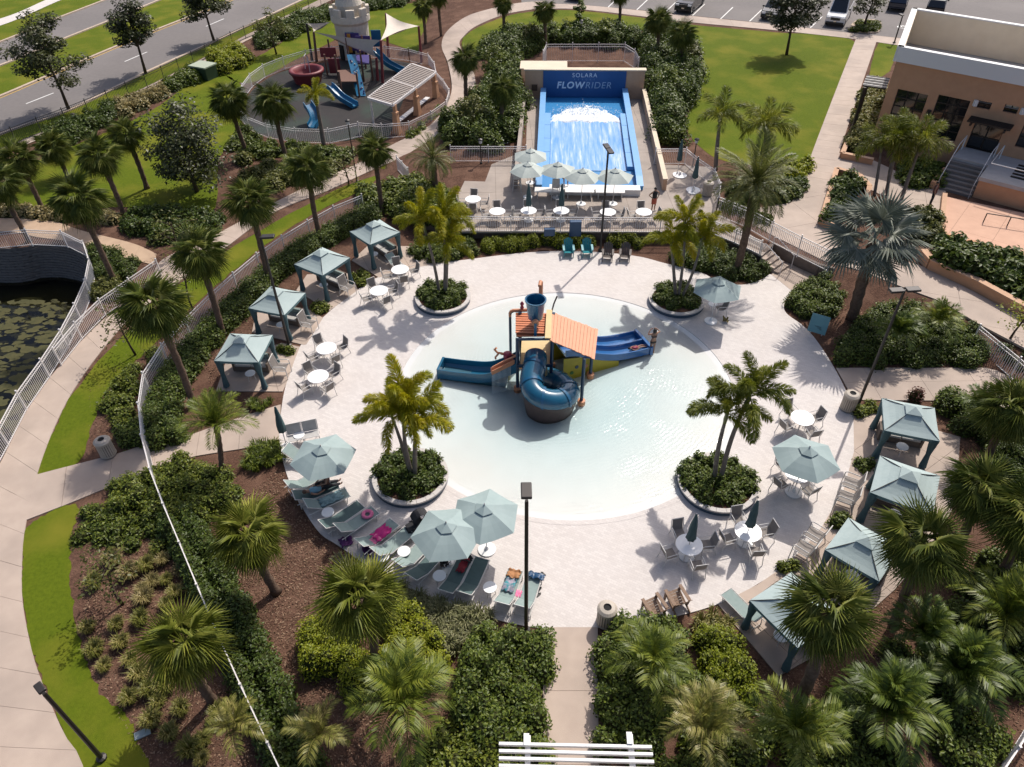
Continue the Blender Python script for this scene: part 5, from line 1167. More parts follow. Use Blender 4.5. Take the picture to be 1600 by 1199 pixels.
for i, ((c, ang), k) in enumerate(zip(CABPOS, range(8))):
    lab = CABS[i][3]; M = Matrix.Rotation(ang, 3, 'Z'); side = 1 if i < 4 else -1
    so_ = thing('cabana_sofa', 'low wicker sofa inside the ' + ' '.join(lab.split()[:3]), 'sofa', c + M @ Vector((-.1 * side, .55, 0)), ang + math.pi, 'sofas in the cabanas')
    MB().box(0, -.02, .2, 1.7, .7, .3).obj('frame', WICK, so_); MB().box(0, -.38, .5, 1.7, .1, .55).obj('backrest', WICK, so_)
    for x in (-.42, .42): bev(MB().box(x, .04, .41, .8, .6, .12).obj('seat_cushion', CUSH, so_), .03)
    for x in (-.42, .42): bev(MB().box(x, -.27, .64, .8, .12, .36, 0, R(-10)).obj('back_cushion', SLG, so_), .03)
    for x in (-.9, .9): MB().box(x, 0, .33, .1, .72, .55).obj('armrest', WICK, so_)
    ct = place(ST0, 'st', c + M @ Vector((.1, -.35, 0)), 0, 'side table in front of the sofa in the ' + ' '.join(lab.split()[:3]))
    for q, off in enumerate((((1.6, .1),), ((1.6, .1),), ((1.6, .1),), ((1.6, .1),), (), ((1.8, -.5), (1.8, .4)), ((1.8, -.5), (1.8, .4)), ((1.2, -.6),))[i]):
        pp = c + M @ Vector((off[0] * side, off[1], 0)); place(LN_A if i in (3, 7) else CH_T, 'la' if i in (3, 7) else 'ch', pp, ang - math.pi / 2 * side, ('near seat' if q == 0 else 'far seat') + ' in front of the ' + ' '.join(lab.split()[:3]), .9 if i in (3, 7) else 1.25)
# sling bench
bn = thing('sling_bench', 'double sling bench beside the closed umbrella at the entry path', 'bench', G(476, 690, .05), R(16) + math.pi)
for x in (-.36, .36):
    MB().add([(x - .33, .25, .42), (x + .33, .25, .42), (x + .33, -.2, .40), (x - .33, -.2, .40)], [(0, 1, 2, 3)]).obj('seat_sling', CUSH, bn)
    MB().add([(x - .33, -.2, .42), (x + .33, -.2, .42), (x + .33, -.36, .92), (x - .33, -.36, .92)], [(0, 1, 2, 3)]).obj('back_sling', CUSH, bn)
for x in (-.72, 0, .72): MB().tube([(x, .27, 0), (x, .27, .43), (x, -.2, .41), (x, -.36, .94)], .02, 5).obj('leg', FRM, bn); MB().tube([(x, -.4, 0), (x, -.22, .41)], .02, 5).obj('leg', FRM, bn)
for y, z in ((.27, .43), (-.36, .94)): MB().tube([(-.72, y, z), (.72, y, z)], .02, 5).obj('rail', FRM, bn)
# ------------------------------------------------------------------ adirondack chairs
def adirondack(px, rz, label, m, m2):
    t = thing('adirondack_chair', label, 'chair', G(*px, .05), rz)
    for k in range(6): MB().box(0, .28 - k * .1, .34 - k * .028, .52, .09, .022, 0, R(-16) * -1).obj('seat_slat', m, t)
    for k in range(5):
        x = (k - 2) * .105; h = .82 - .03 * abs(k - 2) ** 2; MB().bar((x, -.26, .20), (x * 1.12, -.26 - h * .42, .20 + h * .9), .095, .022).obj('back_slat', m, t)
    for x in (-.31, .31):
        MB().box(x, -.02, .55, .13, .72, .025).obj('armrest', m2, t); MB().box(x * .95, .28, .27, .04, .1, .54).obj('leg', m, t); MB().bar((x * .9, .34, .34), (x * .9, -.62, .03), .035, .11).obj('leg', m, t); MB().bar((x * .95, -.3, .1), (x * .95, -.38, .54), .04, .08).obj('arm_post', m, t)
    return t
TQ = mat('turquoise_plastic', (.015, .235, .27), .5, (.02, .20, .235), 5, .5); TQL = mat('turquoise_arm', (.20, .40, .42), .5); BRW = mat('brown_plastic', (.105, .085, .075), .6, (.08, .065, .057), 5, .5); WOOD = mat('weathered_wood', (.26, .175, .12), .8, (.19, .125, .085), 12, .5, .3, 20)
adirondack((888, 399), R(180), 'turquoise slatted lounge chair, left of the pair', TQ, TQL); adirondack((917, 399), R(180), 'turquoise slatted lounge chair, right of the pair', TQ, TQL)
adirondack((949, 406), R(172), 'brown slatted lounge chair, left of the far pair', BRW, BRW); adirondack((976, 406), R(170), 'brown slatted lounge chair, right of the far pair', BRW, BRW)
adirondack((1020, 955), R(25), 'weathered wooden lounge chair at the front hedge, left one', WOOD, WOOD); adirondack((1055, 942), R(20), 'weathered wooden lounge chair at the front hedge, right one', WOOD, WOOD)
# ------------------------------------------------------------------ litter bins
BIN = mat('bin_beige', (.44, .385, .32), .6, (.38, .33, .27), 4, .4)
def bin_proto():
    t = thing('litter_bin', 'x', 'litter bin', group='slatted litter bins'); sm = MB().box(.33, 0, .48, .03, .07, .80).mesh('slat', BIN)
    MB().lathe([(.27, .04), (.27, .84)], 16).obj('liner', mat('bin_liner', (.05, .045, .04), .8), t)
    for k in range(22):
        o = ob('slat', sm, t); o.rotation_euler = (0, 0, 2 * math.pi * k / 22)
    for z in (.1, .84): MB().lathe([(.335, z - .03), (.36, z - .03), (.36, z + .03), (.335, z + .03)], 22, cap=False).obj('hoop', BIN, t)
    MB().lathe([(.37, .86), (.37, .92), (.28, 1.0), (.15, 1.03), (.15, .98)], 20, cap=False).obj('lid', BIN, t); MB().lathe([(.15, .97), (.14, .975)], 14).obj('opening', mat('bin_hole', (.01, .01, .01), .9), t)
    return t
BN0 = bin_proto()
for px, lab, te in (((171, 712), 'slatted litter bin beside the left entry path', 0), ((1323, 640), 'slatted litter bin on the right deck edge', 0), ((946, 974), 'slatted litter bin at the front entry path', 0), ((1104, 306), 'slatted bin on the surf deck behind the closed umbrella', 1)):
    p = GT(*px) if te else G(*px); p.z += .05; place(BN0, 'bn', p, 0, lab)
# ------------------------------------------------------------------ round planters
TILE = mat('planter_tile', (.05, .085, .125), .4, (.035, .06, .09), 14, .5)
for c, r_, lab in (((692, 463), 1.62, 'far left round planter with pale kerb'), ((1058, 466), 1.62, 'far right round planter with pale kerb'), ((641, 742), 1.68, 'near left round planter with pale kerb'), ((1122, 752), 1.72, 'near right round planter with pale kerb')):
    p = G(*c, .35); t = thing('round_planter', lab, 'planter', (p.x, p.y, 0), 0, 'round planters at the pool edge')
    MB().lathe([(r_ - .04, -.25), (r_ - .04, .26)], 48, cap=False).obj('tiled_face', TILE, t)
    n = 24
    for k in range(n):
        a0, a1 = 2 * math.pi * k / n + .004, 2 * math.pi * (k + 1) / n - .004; q = MB(); V = []
        for a in (a0, (a0 + a1) / 2, a1): V += [((r_ - .22) * math.cos(a), (r_ - .22) * math.sin(a), z) for z in (.2, .34)] + [(r_ * math.cos(a), r_ * math.sin(a), z) for z in (.34, .26)]
        q.add(V, [(i * 4 + j, i * 4 + (j + 1) % 4, (i + 1) * 4 + (j + 1) % 4, (i + 1) * 4 + j) for i in range(2) for j in range(4)] + [(0, 1, 2, 3), (11, 10, 9, 8)]).obj('kerb_stone', MATS['coping'], t)
    MB().lathe([(r_ - .21, .24), (.01, .26)], 32, cap=False).obj('soil', MULCH, t)
from mathutils import noise as mnoise
# ------------------------------------------------------------------ surf machine
BLU = mat('surf_blue', (.030, .22, .48), .35, (.025, .19, .43), 2, .5); BLUL = mat('surf_blue_pad', (.16, .38, .68), .4, (.14, .34, .62), 2, .5); BLUW = mat('surf_wall_blue', (.008, .085, .27), .5, (.007, .07, .23), 1, .5)
LETT = mat('white_lettering', (.62, .70, .80), .6)
def surf_water():
    m, n, b = _nt('surf_sheet_water'); L = n.links; tc = n.nodes.new('ShaderNodeTexCoord'); mp = n.nodes.new('ShaderNodeMapping'); mp.inputs['Scale'].default_value = (2.2, .16, .16); L.new(tc.outputs['Object'], mp.inputs[0])
    t = n.nodes.new('ShaderNodeTexNoise'); t.inputs['Scale'].default_value = 2.0; t.inputs['Detail'].default_value = 8; t.inputs['Roughness'].default_value = .65; L.new(mp.outputs[0], t.inputs['Vector'])
    r = n.nodes.new('ShaderNodeValToRGB'); e = r.color_ramp.elements; e[0].position = .36; e[0].color = (.11, .31, .64, 1); e[1].position = .72; e[1].color = (.70, .76, .84, 1); k = e.new(.53); k.color = (.25, .43, .72, 1)
    L.new(t.outputs['Fac'], r.inputs[0]); L.new(r.outputs[0], b.inputs['Base Color']); b.inputs['Roughness'].default_value = .15
    bp = n.nodes.new('ShaderNodeBump'); bp.inputs['Strength'].default_value = .4; L.new(t.outputs['Fac'], bp.inputs['Height']); L.new(bp.outputs[0], b.inputs['Normal']); return m
FOAM = mat('foam', (.78, .80, .82), .8, (.66, .73, .80), 5, .5, .5, 14)
O = Vector((5.62, 48.0, TZ)); vv = Vector((1.15, 19.3, 0)).normalized(); uu = Vector((vv.y, -vv.x, 0)); rzf = math.atan2(uu.y, uu.x)
sf = thing('surf_machine', 'blue sheet wave surf machine with lettered back wall', 'surf machine', O, rzf)
HW = 3.35; prof = [(0.2, .10), (2.6, .10), (3.0, .14), (8, .28), (11.5, .48), (13.0, .50), (15.0, .34), (17.7, .2)]
def rs(s):
    for (a, za), (b, zb) in zip(prof, prof[1:]):
        if s <= b: return za + (zb - za) * (s - a) / (b - a)
    return prof[-1][1]
def strip_s(s0, s1, n, x0, x1, dz, m, name, par):
    b = MB()
    for i in range(n):
        a, c = s0 + (s1 - s0) * i / n, s0 + (s1 - s0) * (i + 1) / n; b.add([(x0, a, rs(a) + dz), (x1, a, rs(a) + dz), (x1, c, rs(c) + dz), (x0, c, rs(c) + dz)], [(0, 1, 2, 3)])
    return b.obj(name, m, par)
strip_s(.2, 17.7, 40, -HW, HW, 0, BLU, 'ride_bed', sf)
strip_s(3.0, 12.2, 30, -HW + .55, HW - .55, .03, surf_water(), 'water_sheet', sf)
fo = MB(); nx, ny = 110, 60; fv = []
for j in range(ny + 1):
    for i in range(nx + 1):
        x = (i / nx * 2 - 1) * (HW - .3); s = 11.0 + 4.4 * j / ny; c = (x / (HW - .2)); lim = 4.2 * (1 - c * c) ** .8; d = (s - 11.1)
        k = max(0, min(1, d * 2.0)) * max(0, min(1, (lim - d) * 1.2)); nz = mnoise.fractal(Vector((x * 1.6, s * 1.6, 0)), .6, 2.0, 5); k = max(0, min(1, k * 1.0 + (nz - .1) * .7 * (1 if k > 0 else 0))); fv.append((x, s, rs(s) - .03 + k * (.10 + .07 * abs(nz) + .035 * random.random())))
fo.add(fv, [(j * (nx + 1) + i, j * (nx + 1) + i + 1, (j + 1) * (nx + 1) + i + 1, (j + 1) * (nx + 1) + i) for j in range(ny) for i in range(nx) if max(fv[j * (nx + 1) + i][2] - rs(fv[j * (nx + 1) + i][1]), fv[(j + 1) * (nx + 1) + i + 1][2] - rs(fv[(j + 1) * (nx + 1) + i + 1][1])) > .015])
fo.obj('foam', FOAM, sf, smooth=True)
sp = MB()
for k in range(700):
    x = random.gauss(0, 1.4); s = 12.8 + random.random() * 2.4 * (1 - min(1, (x / 3.2) ** 2)); z = rs(s) + .08 + abs(random.gauss(0, .16)); r_ = random.uniform(.015, .05)
    if abs(x) < 3: sp.add([(x - r_, s, z), (x, s - r_, z + r_), (x + r_, s, z), (x, s + r_, z - r_)], [(0, 1, 2, 3), (0, 2, 1), (0, 3, 2)])
tag(sp.obj('spray', FOAM, sf), kind='stuff')
for x in (-1, 1):
    wl = MB().prism([(x * HW, 0.2), (x * (HW + .55), .2), (x * (HW + .55), 17.2), (x * HW, 17.2)], -.05, 0)
    pr = [(.2, .30), (1.4, .5), (5, .62), (10, .75), (14, .85), (17.75, .95)]; w2 = MB(); cpb = MB()
    for (a, za), (b, zb) in zip(pr, pr[1:]):
        X0, X1 = x * HW, x * (HW + .42)
        w2.add([(X0, a, -.1), (X1, a, -.1), (X1, b, -.1), (X0, b, -.1), (X0, a, za), (X1, a, za), (X1, b, zb), (X0, b, zb)], [(0, 1, 5, 4), (1, 2, 6, 5), (2, 3, 7, 6), (3, 0, 4, 7), (4, 5, 6, 7)])
        cpb.add([(X0 - x * .03, a, za + .004), (X1 + x * .03, a, za + .004), (X1 + x * .03, b, zb + .004), (X0 - x * .03, b, zb + .004), (X0 - x * .03, a, za + .07), (X1 + x * .03, a, za + .07), (X1 + x * .03, b, zb + .07), (X0 - x * .03, b, zb + .07)], [(0, 1, 5, 4), (1, 2, 6, 5), (2, 3, 7, 6), (3, 0, 4, 7), (4, 5, 6, 7)])
    side = w2.obj('side_wall', BLU, sf); cpb.obj('cap', BLUL, side)
    for k in range(4):
        a, b = 3.2 + k * 2.35, 3.2 + (k + 1) * 2.35 - .04; q = MB(); X0, X1 = x * (HW - .5), x * (HW - .01)
        q.add([(X0, a, rs(a) - .02), (X1, a, rs(a) - .02), (X1, b, rs(b) - .02), (X0, b, rs(b) - .02), (X0, a, rs(a) + .28), (X1, a, rs(a) + .28), (X1, b, rs(b) + .28), (X0, b, rs(b) + .28)], [(0, 1, 5, 4), (1, 2, 6, 5), (2, 3, 7, 6), (3, 0, 4, 7), (4, 5, 6, 7)]).obj('side_pad', BLUL, sf)
bw = MB().box(.0, 18.1, 1.15, 10.4, .5, 2.6).obj('back_wall', TAN, sf); MB().box(0, 18.1, 2.50, 10.6, .62, .09).obj('wall_cap', CREAM, bw)
MB().box(0, 17.82, 1.25, 2 * HW + .5, .06, 2.38).obj('sign_panel', BLUW, bw)
def text(body, size, x, z, par, bold=0.0, sp_=1.0, shear=0.0, m=None, y=17.783):
    c = bpy.data.curves.new('lettering', 'FONT'); c.body = body; c.size = size; c.extrude = .004; c.offset = bold; c.space_character = sp_; c.shear = shear; c.align_x = 'CENTER'
    o = bpy.data.objects.new('tmp', c); C.objects.link(o); dg = bpy.context.evaluated_depsgraph_get(); me = bpy.data.meshes.new_from_object(o.evaluated_get(dg)); bpy.data.objects.remove(o)
    me.materials.clear(); me.materials.append(m or LETT); q = ob('lettering', me, par, (x, y, z)); q.rotation_euler = (math.pi / 2, 0, 0); return q
text('SOLARA', .50, 0, 1.92, bw, 0, 1.25); [text(ch, .20, (i - 2.5) * .34, 1.66, bw, m=mat('dim_lettering', (.14, .26, .42), .6)) for i, ch in enumerate('RESORT')]
text('FLOW', .78, -1.22, .98, bw, .024, 1.15, .15); text('RIDER', .78, 1.22, .98, bw, -.004, 1.12, .15, mat('outline_lettering', (.34, .46, .60), .6))
MB().box(-4.35, 17.8, 1.0, .5, .16, .5).obj('speaker_box', mat('brown_box', (.09, .05, .03), .7), bw)
for x, yy in ((-5.2, 9.5), (5.25, 9.5)): MB().box(x, 9.0, .42, .28, 17.6, .95).obj('flank_wall', TAN if x > 0 else CON2, sf)
MB().box(5.25, 9.0, .92, .34, 17.7, .06).obj('flank_wall_cap', CREAM, sf)
MB().box(.35, -.35, .25, 6.3, .75, .5).obj('front_coping', WHITE, sf)
yd = thing('pump_house', 'cream flat roofed pump house behind the surf wall', 'pump house', O + vv * 19.6 - uu * 3.6, rzf)
MB().box(0, .6, 1.0, 4.0, 1.9, 2.2).obj('wall', CREAM, yd); MB().box(0, .6, 2.14, 4.2, 2.1, .1).obj('roof', CREAM, yd)
tag(MB().box(0, 0, .35, 6.2, .3, .8).obj('yard_wall', STUCCO, None, O + vv * 19.4 + uu * 2.0, rzf), 'low orange wall behind the surf wall', 'wall')
# deck furniture at the surf machine
bt = thing('bench_tables', 'row of white folding benches before the surf pool', 'bench', GT(905, 309), rzf)
for k in range(3):
    x = -2.1 + k * 2.1; MB().box(x, 0, .55, 2.0, .7, .06).obj('bench_top', WHITE, bt)
    for dx in (-.8, .8): MB().box(x + dx, 0, .27, .06, .6, .54).obj('leg', FRM, bt)
def stool_chair(px, label):
    t = thing('high_chair', label, 'chair', GT(*px) + Vector((0, 0, .05)), rzf); MB().box(0, 0, .95, .5, .5, .05).obj('seat', CON2, t); MB().box(0, -.24, 1.3, .5, .04, .6).obj('backrest', FRM, t)
    for x in (-.24, .24):
        for y in (-.24, .24): MB().bar((x * 1.25, y * 1.25, 0), (x, y, .95), .04).obj('leg', FRM, t)
        MB().box(x, 0, 1.18, .05, .5, .04).obj('armrest', FRM, t)
    for z in (.3, .6): MB().box(0, .27, z, .5, .04, .04).obj('footrest', FRM, t)
    return t
stool_chair((806, 290), 'tall white chair left of the surf pool, farther one'); stool_chair((808, 300), 'tall white chair left of the surf pool, nearer one'); stool_chair((868, 312), 'tall chair at the left corner of the surf pool front')
for px, lab in (((768, 222), 'left upturned pale umbrella base behind the fence'), ((789, 222), 'right upturned pale umbrella base behind the fence'), ((1062, 276), 'white umbrella base at the right back of the deck'), ((1083, 299), 'white umbrella base beside the slatted bin')):
    o = MB().lathe([(.5, 0), (.5, .05), (.12, .10), (.06, .3)], 18).obj('parasol_stand', TBL, None, GT(*px) + Vector((0, 0, .06))); tag(o, lab, 'parasol stand')
def towelbox(px, label, sx, sz, m, zz=.3):
    p = GT(*px); o = bev(MB().box(0, 0, 0, sx, .3, sz).obj('board', m, None, p + Vector((0, -.25, zz))), .04); return tag(o, label, 'board')
NAVY = mat('navy_plastic', (.012, .055, .13), .4)
towelbox((898, 366), 'upright navy board strapped to the deck fence', .75, 1.05, NAVY, .55); towelbox((858, 366), 'small navy box at the foot of the deck fence', .7, .5, NAVY, .3)
# ------------------------------------------------------------------ splash play structure
PB = mat('play_blue', (.008, .105, .215), .25, (.007, .09, .19), 2, .5, coat=.5); PBD = mat('play_navy', (.012, .040, .085), .4); PBT = mat('play_teal', (.008, .105, .19), .25, (.007, .09, .165), 2, .5, coat=.5); PBR = mat('slide_blue', (.022, .125, .33), .25, (.018, .105, .29), 2, .5, coat=.4)
ORG = mat('play_orange', (.62, .275, .145), .6, (.55, .24, .125), 4, .5); ORGD = mat('play_orange_board', (.56, .19, .085), .65, (.48, .155, .07), 4, .5); PTAN = mat('play_tan', (.62, .47, .23), .6, (.56, .42, .20), 3, .5); PYEL = mat('play_yellow', (.42, .33, .015), .5, (.36, .28, .015), 3, .5); PBRN = mat('play_brown', (.085, .055, .05), .6, (.055, .038, .036), 3, .5); PRED = mat('play_red', (.27, .03, .06), .5)
ps = thing('water_play_structure', 'water play tower with tipping bucket, orange roofs and blue slides', 'play structure', (0, 0, 0))
zb = -.19
for x, y, h in ((.28, 27.95, 3.15), (1.95, 28.0, 3.15), (.45, 29.85, 3.35), (2.1, 29.75, 3.35), (3.42, 26.9, 2.75), (4.05, 28.95, 2.65)):
    MB().lathe([(.085, zb), (.085, h)], 10, (x, y, 0)).obj('post', PBD, ps)
    MB().lathe([(.2, zb), (.2, zb + .28), (.1, zb + .3)], 10, (x, y, 0)).obj('post_flange', ORG, ps)
MB().prism([(.42, 27.9), (1.88, 27.9), (2.02, 29.8), (.52, 29.8)], 1.50, 1.60).obj('platform', PTAN, ps)
MB().box(1.12, 27.86, 1.55, 1.75, .08, .16).obj('platform_edge', PBD, ps); MB().box(1.12, 27.95, 3.12, 1.85, .1, .1).obj('beam', PBD, ps)
for x in (.36, 1.98): MB().box(x, 28.9, 2.1, .05, 1.8, .06).obj('guard_rail', PBD, ps); MB().box(x, 28.9, 1.9, .03, 1.75, .6).obj('guard_panel', PBT, ps)
rl = thing_part = MB().box(1.08, 29.0, 3.13, 1.7, 1.7, .05).obj('tower_roof', ORGD, ps)
for k in range(9):
    y = 28.32 + k * .19; z = 3.24 + .0 * k; MB().box(1.06 + .03 * k / 9, y, z + .01 * (k % 2), 1.72, .17, .035, R(-4), R(-9)).obj('roof_board', ORGD, rl)
A0, A1, A2, A3 = Vector((2.0, 29.85, 3.3)), Vector((4.28, 29.1, 2.72)), Vector((3.9, 26.82, 2.72)), Vector((1.78, 27.6, 3.3))
rr_ = MB().add([A0, A1, A2, A3], [(0, 1, 2, 3)]).obj('side_roof', ORG, ps)
for k in range(14):
    u = (k + .5) / 14; w_ = .46 / 14
    p0, p1, p2, p3 = A0.lerp(A1, u - w_), A0.lerp(A1, u + w_), A3.lerp(A2, u + w_), A3.lerp(A2, u - w_); up = Vector((0, 0, .05)); d0 = Vector((0, 0, .012))
    jx = (p0 - p3).normalized() * random.uniform(-.03, .05)
    MB().add([p0 + d0 + jx, p1 + d0 + jx, p2 + d0 - jx, p3 + d0 - jx, p0 + up + jx, p1 + up + jx, p2 + up - jx, p3 + up - jx], [(4, 5, 6, 7), (0, 1, 5, 4), (1, 2, 6, 5), (2, 3, 7, 6), (3, 0, 4, 7)]).obj('roof_board', ORG, rr_)
MB().bar((1.9, 29.9, 3.42), (1.72, 27.6, 3.42), .28, .06).obj('ridge_board', PTAN, ps)
# tipping bucket
BC = Vector((1.17, 28.85, 0)); bk = MB().lathe([(.33, 3.72), (.36, 3.75), (.47, 4.75), (.50, 4.75), (.50, 4.79), (.45, 4.79), (.42, 4.55), (.34, 3.8)], 24, BC, cap=False).obj('tipping_bucket', PB, ps, smooth=False)
MB().lathe([(.34, 3.8), (.01, 3.8)], 24, BC, cap=False).obj('bucket_floor', PBRN, bk); MB().lathe([(.485, 4.74), (.52, 4.74), (.52, 4.80), (.485, 4.80)], 24, BC, cap=False).obj('bucket_rim', PBT, bk)
MB().bar((1.17, 28.85, 3.1), (1.17, 28.85, 3.75), .14).obj('bucket_mast', PB, ps); MB().bar((1.15, 28.2, 3.15), (1.15, 28.2, 3.9), .13).obj('bucket_mast', PB, ps)
MB().lathe([(.02, -.1), (.16, -.1), (.18, 0), (.16, .1), (.02, .1)], 16, (0, 0, 0)).obj('pivot', ORG, ps, (1.15, 28.25, 3.85)).rotation_euler = (math.pi / 2, 0, 0)
MB().tube([(1.45, 29.7, 3.2), (1.45, 29.7, 5.2), (1.42, 29.5, 5.35), (1.36, 29.2, 5.3)], [.1, .1, .09, .08], 8).obj('filler_pipe', ORG, ps)
MB().tube([(2.0, 29.85, 3.3), (2.15, 30.3, 3.55), (2.3, 30.4, 3.9)], .04, 6).obj('spray_pipe', PBRN, ps)
# spiral tube: blue upper shell, brown under shell
ctr = smooth([(1.18, 28.05, 1.95), (1.12, 27.55, 1.85), (.95, 26.9, 1.62), (1.0, 26.25, 1.38), (1.45, 25.85, 1.18), (2.1, 25.9, 1.0), (2.62, 26.35, .86), (2.72, 27.0, .72), (2.45, 27.6, .58), (2.0, 28.1, .46), (1.5, 28.5, .36)], 5, False)
def shell(pts, r, a0, a1, n, name, m, par):
    b = MB(); m_ = len(pts)
    for i, p in enumerate(pts):
        d = (pts[min(i + 1, m_ - 1)] - pts[max(i - 1, 0)]); d.z = 0; d.normalize(); sd_ = Vector((d.y, -d.x, 0))
        for k in range(n + 1): a = a0 + (a1 - a0) * k / n; b.v.append(tuple(p + (sd_ * math.cos(a) + Vector((0, 0, 1)) * math.sin(a)) * r))
    b.f = [(i * (n + 1) + k, i * (n + 1) + k + 1, (i + 1) * (n + 1) + k + 1, (i + 1) * (n + 1) + k) for i in range(m_ - 1) for k in range(n)]
    return b.obj(name, m, par, smooth=True)
tubeo = shell(ctr, .56, R(-12), R(192), 14, 'tube_slide', PBT, ps); shell(ctr, .565, R(192), R(348), 10, 'tube_underside', PBRN, tubeo)
for k in range(6, len(ctr) - 2, 7): shell(ctr[k:k + 2], .60, R(-14), R(194), 14, 'tube_joint', PB, tubeo)
base = MB(); n_ = 26; cc = Vector((1.75, 26.9, 0)); rim_u = []; rim_l = []
sk_ = [p for p in ctr[8:40]]
for p in sk_:
    d = (p - cc); d.z = 0; dn = d.normalized(); q = p + dn * .52; l = p + dn * .30
    base.v += [(q.x, q.y, p.z - .15), (l.x, l.y, zb)]
base.f = [(2 * i, 2 * i + 1, 2 * i + 3, 2 * i + 2) for i in range(len(sk_) - 1)]; base.obj('slide_skirt', PBRN, ps, smooth=True)
# straight flume to the left and twin lane slide to the right
def flume(pts, wd, dep, m, name, par, th=.05, flat=.5):
    pts = [Vector(p) for p in pts]; b = MB(); pr = [(-wd / 2 - th, dep + .02), (-wd / 2, dep + .02), (-wd / 2 + .03, dep * .35), (-wd * flat / 2, 0), (wd * flat / 2, 0), (wd / 2 - .03, dep * .35), (wd / 2, dep + .02), (wd / 2 + th, dep + .02), (wd / 2 + th, -.14), (-wd / 2 - th, -.14)]; n = len(pr)
    for i, p in enumerate(pts):
        d = (pts[min(i + 1, len(pts) - 1)] - pts[max(i - 1, 0)]).normalized(); sd_ = Vector((d.y, -d.x, 0)).normalized()
        b.v += [tuple(p + sd_ * x + Vector((0, 0, z))) for x, z in pr]
    b.f = [(i * n + k, i * n + (k + 1) % n, (i + 1) * n + (k + 1) % n, (i + 1) * n + k) for i in range(len(pts) - 1) for k in range(n)] + [tuple(range(n)), tuple(reversed(range((len(pts) - 1) * n, len(pts) * n)))]
    return b.obj(name, m, par)
fl_ = flume(smooth([(.35, 28.42, 1.25), (-.3, 28.5, .85), (-1.2, 28.72, .32), (-2.4, 29.02, .16), (-3.6, 29.3, .14)], 5, False), .95, .42, PBT, 'flume_slide', ps)
e0 = Vector((-3.66, 29.31, .1)); MB().box(e0.x, e0.y, .27, .12, 1.05, .66, R(-13.4)).obj('flume_end', PBT, fl_)
MB().box(-1.9, 28.9, .03, 3.4, .75, .3, R(-13.4)).obj('flume_base', mat('flume_teal', (.01, .085, .13), .4), fl_)
d_ = (Vector((7.1, 31.35, 0)) - Vector((2.4, 29.5, 0))).normalized(); s_ = Vector((d_.y, -d_.x, 0))
for k, o in enumerate((-.42, .42)):
    P0 = [Vector((2.4, 29.5, 1.5)), Vector((3.0, 29.74, 1.35)), Vector((4.2, 30.2, .72)), Vector((5.2, 30.6, .34)), Vector((6.2, 31.0, .2)), Vector((7.0, 31.32, .16))]
    tw = flume(smooth([p + s_ * o for p in P0], 5, False), .74, .26, PBR, 'twin_slide', ps, .06, .7)
ee = Vector((7.1, 31.35, .2)); MB().box(ee.x, ee.y, .22, .16, 1.8, .5, math.atan2(d_.y, d_.x)).obj('twin_slide_end', PBR, ps)
fr_ = [Vector((2.3, 29.45, 0)), Vector((3.2, 29.8, 0)), Vector((4.3, 30.25, 0)), Vector((5.3, 30.63, 0))]; tops = [1.3, 1.1, .52, .16]; yp = MB()
for (a, ta), (b, tb) in zip(zip(fr_, tops), zip(fr_[1:], tops[1:])):
    for o in (.86, -.86): yp.add([tuple(a + s_ * o + Vector((0, 0, zb))), tuple(b + s_ * o + Vector((0, 0, zb))), tuple(b + s_ * o + Vector((0, 0, tb))), tuple(a + s_ * o + Vector((0, 0, ta)))], [(0, 1, 2, 3)])
yp.obj('slide_side_panel', PYEL, ps)
for k, (x, z, c) in enumerate(((3.0, .55, PBD), (3.5, .45, ORG), (2.75, .25, mat('play_green', (.05, .16, .04), .5)))):
    p = Vector((x, 29.45 + (x - 2.3) * .394, z)) + s_ * .88; MB().lathe([(.02, 0), (.11, 0), (.09, .03), (.02, .03)], 8).obj('panel_button', c, ps, p).rotation_euler = (math.pi / 2, 0, .37)
# small water toys on the tower
pp_ = MB().tube([(-.05, 30.0, zb), (-.05, 30.0, 3.1), (0, 30.0, 3.25), (.15, 30.02, 3.3), (.85, 30.05, 3.3)], [.07, .07, .07, .06, .06], 8).obj('feed_pipe', PBD, ps)
MB().tube([(-.05, 30.0, 3.0), (-.05, 30.0, 3.2), (.0, 30.0, 3.32), (.12, 30.02, 3.36), (.9, 30.05, 3.36)], .075, 8).obj('feed_elbow', ORG, pp_)
MB().lathe([(.05, 3.35), (.10, 3.5), (.06, 3.6), (.11, 3.72), (.03, 3.85)], 8, (.55, 30.05, 0)).obj('nozzle', PRED, ps)
MB().tube([(.3, 28.2, 1.95), (-.3, 28.05, 1.75), (-.95, 27.85, 1.48)], .05, 6).obj('pour_arm', ORG, ps)
tr_ = flume([(.1, 28.1, 1.7), (-.5, 27.9, 1.5), (-1.0, 27.74, 1.32)], .2, .1, ORG, 'pour_trough', ps, .03)
wat = MB()
for k in range(16):
    x, y = -.05 - k * .06, 27.95 - k * .018; wat.tube([(x, y - .02, 1.55 - k * .02), (x - .02, y - .09, 1.1), (x - .03, y - .12 - .01 * (k % 3), .02)], [.006, .009, .006], 4)
tag(wat.obj('falling_water', mat('water_thread', (.75, .8, .82), .1), ps), kind='stuff')
MB().bar((.3, 28.9, 1.35), (-.55, 28.85, 1.55), .10).obj('cannon_bracket', ORG, ps)
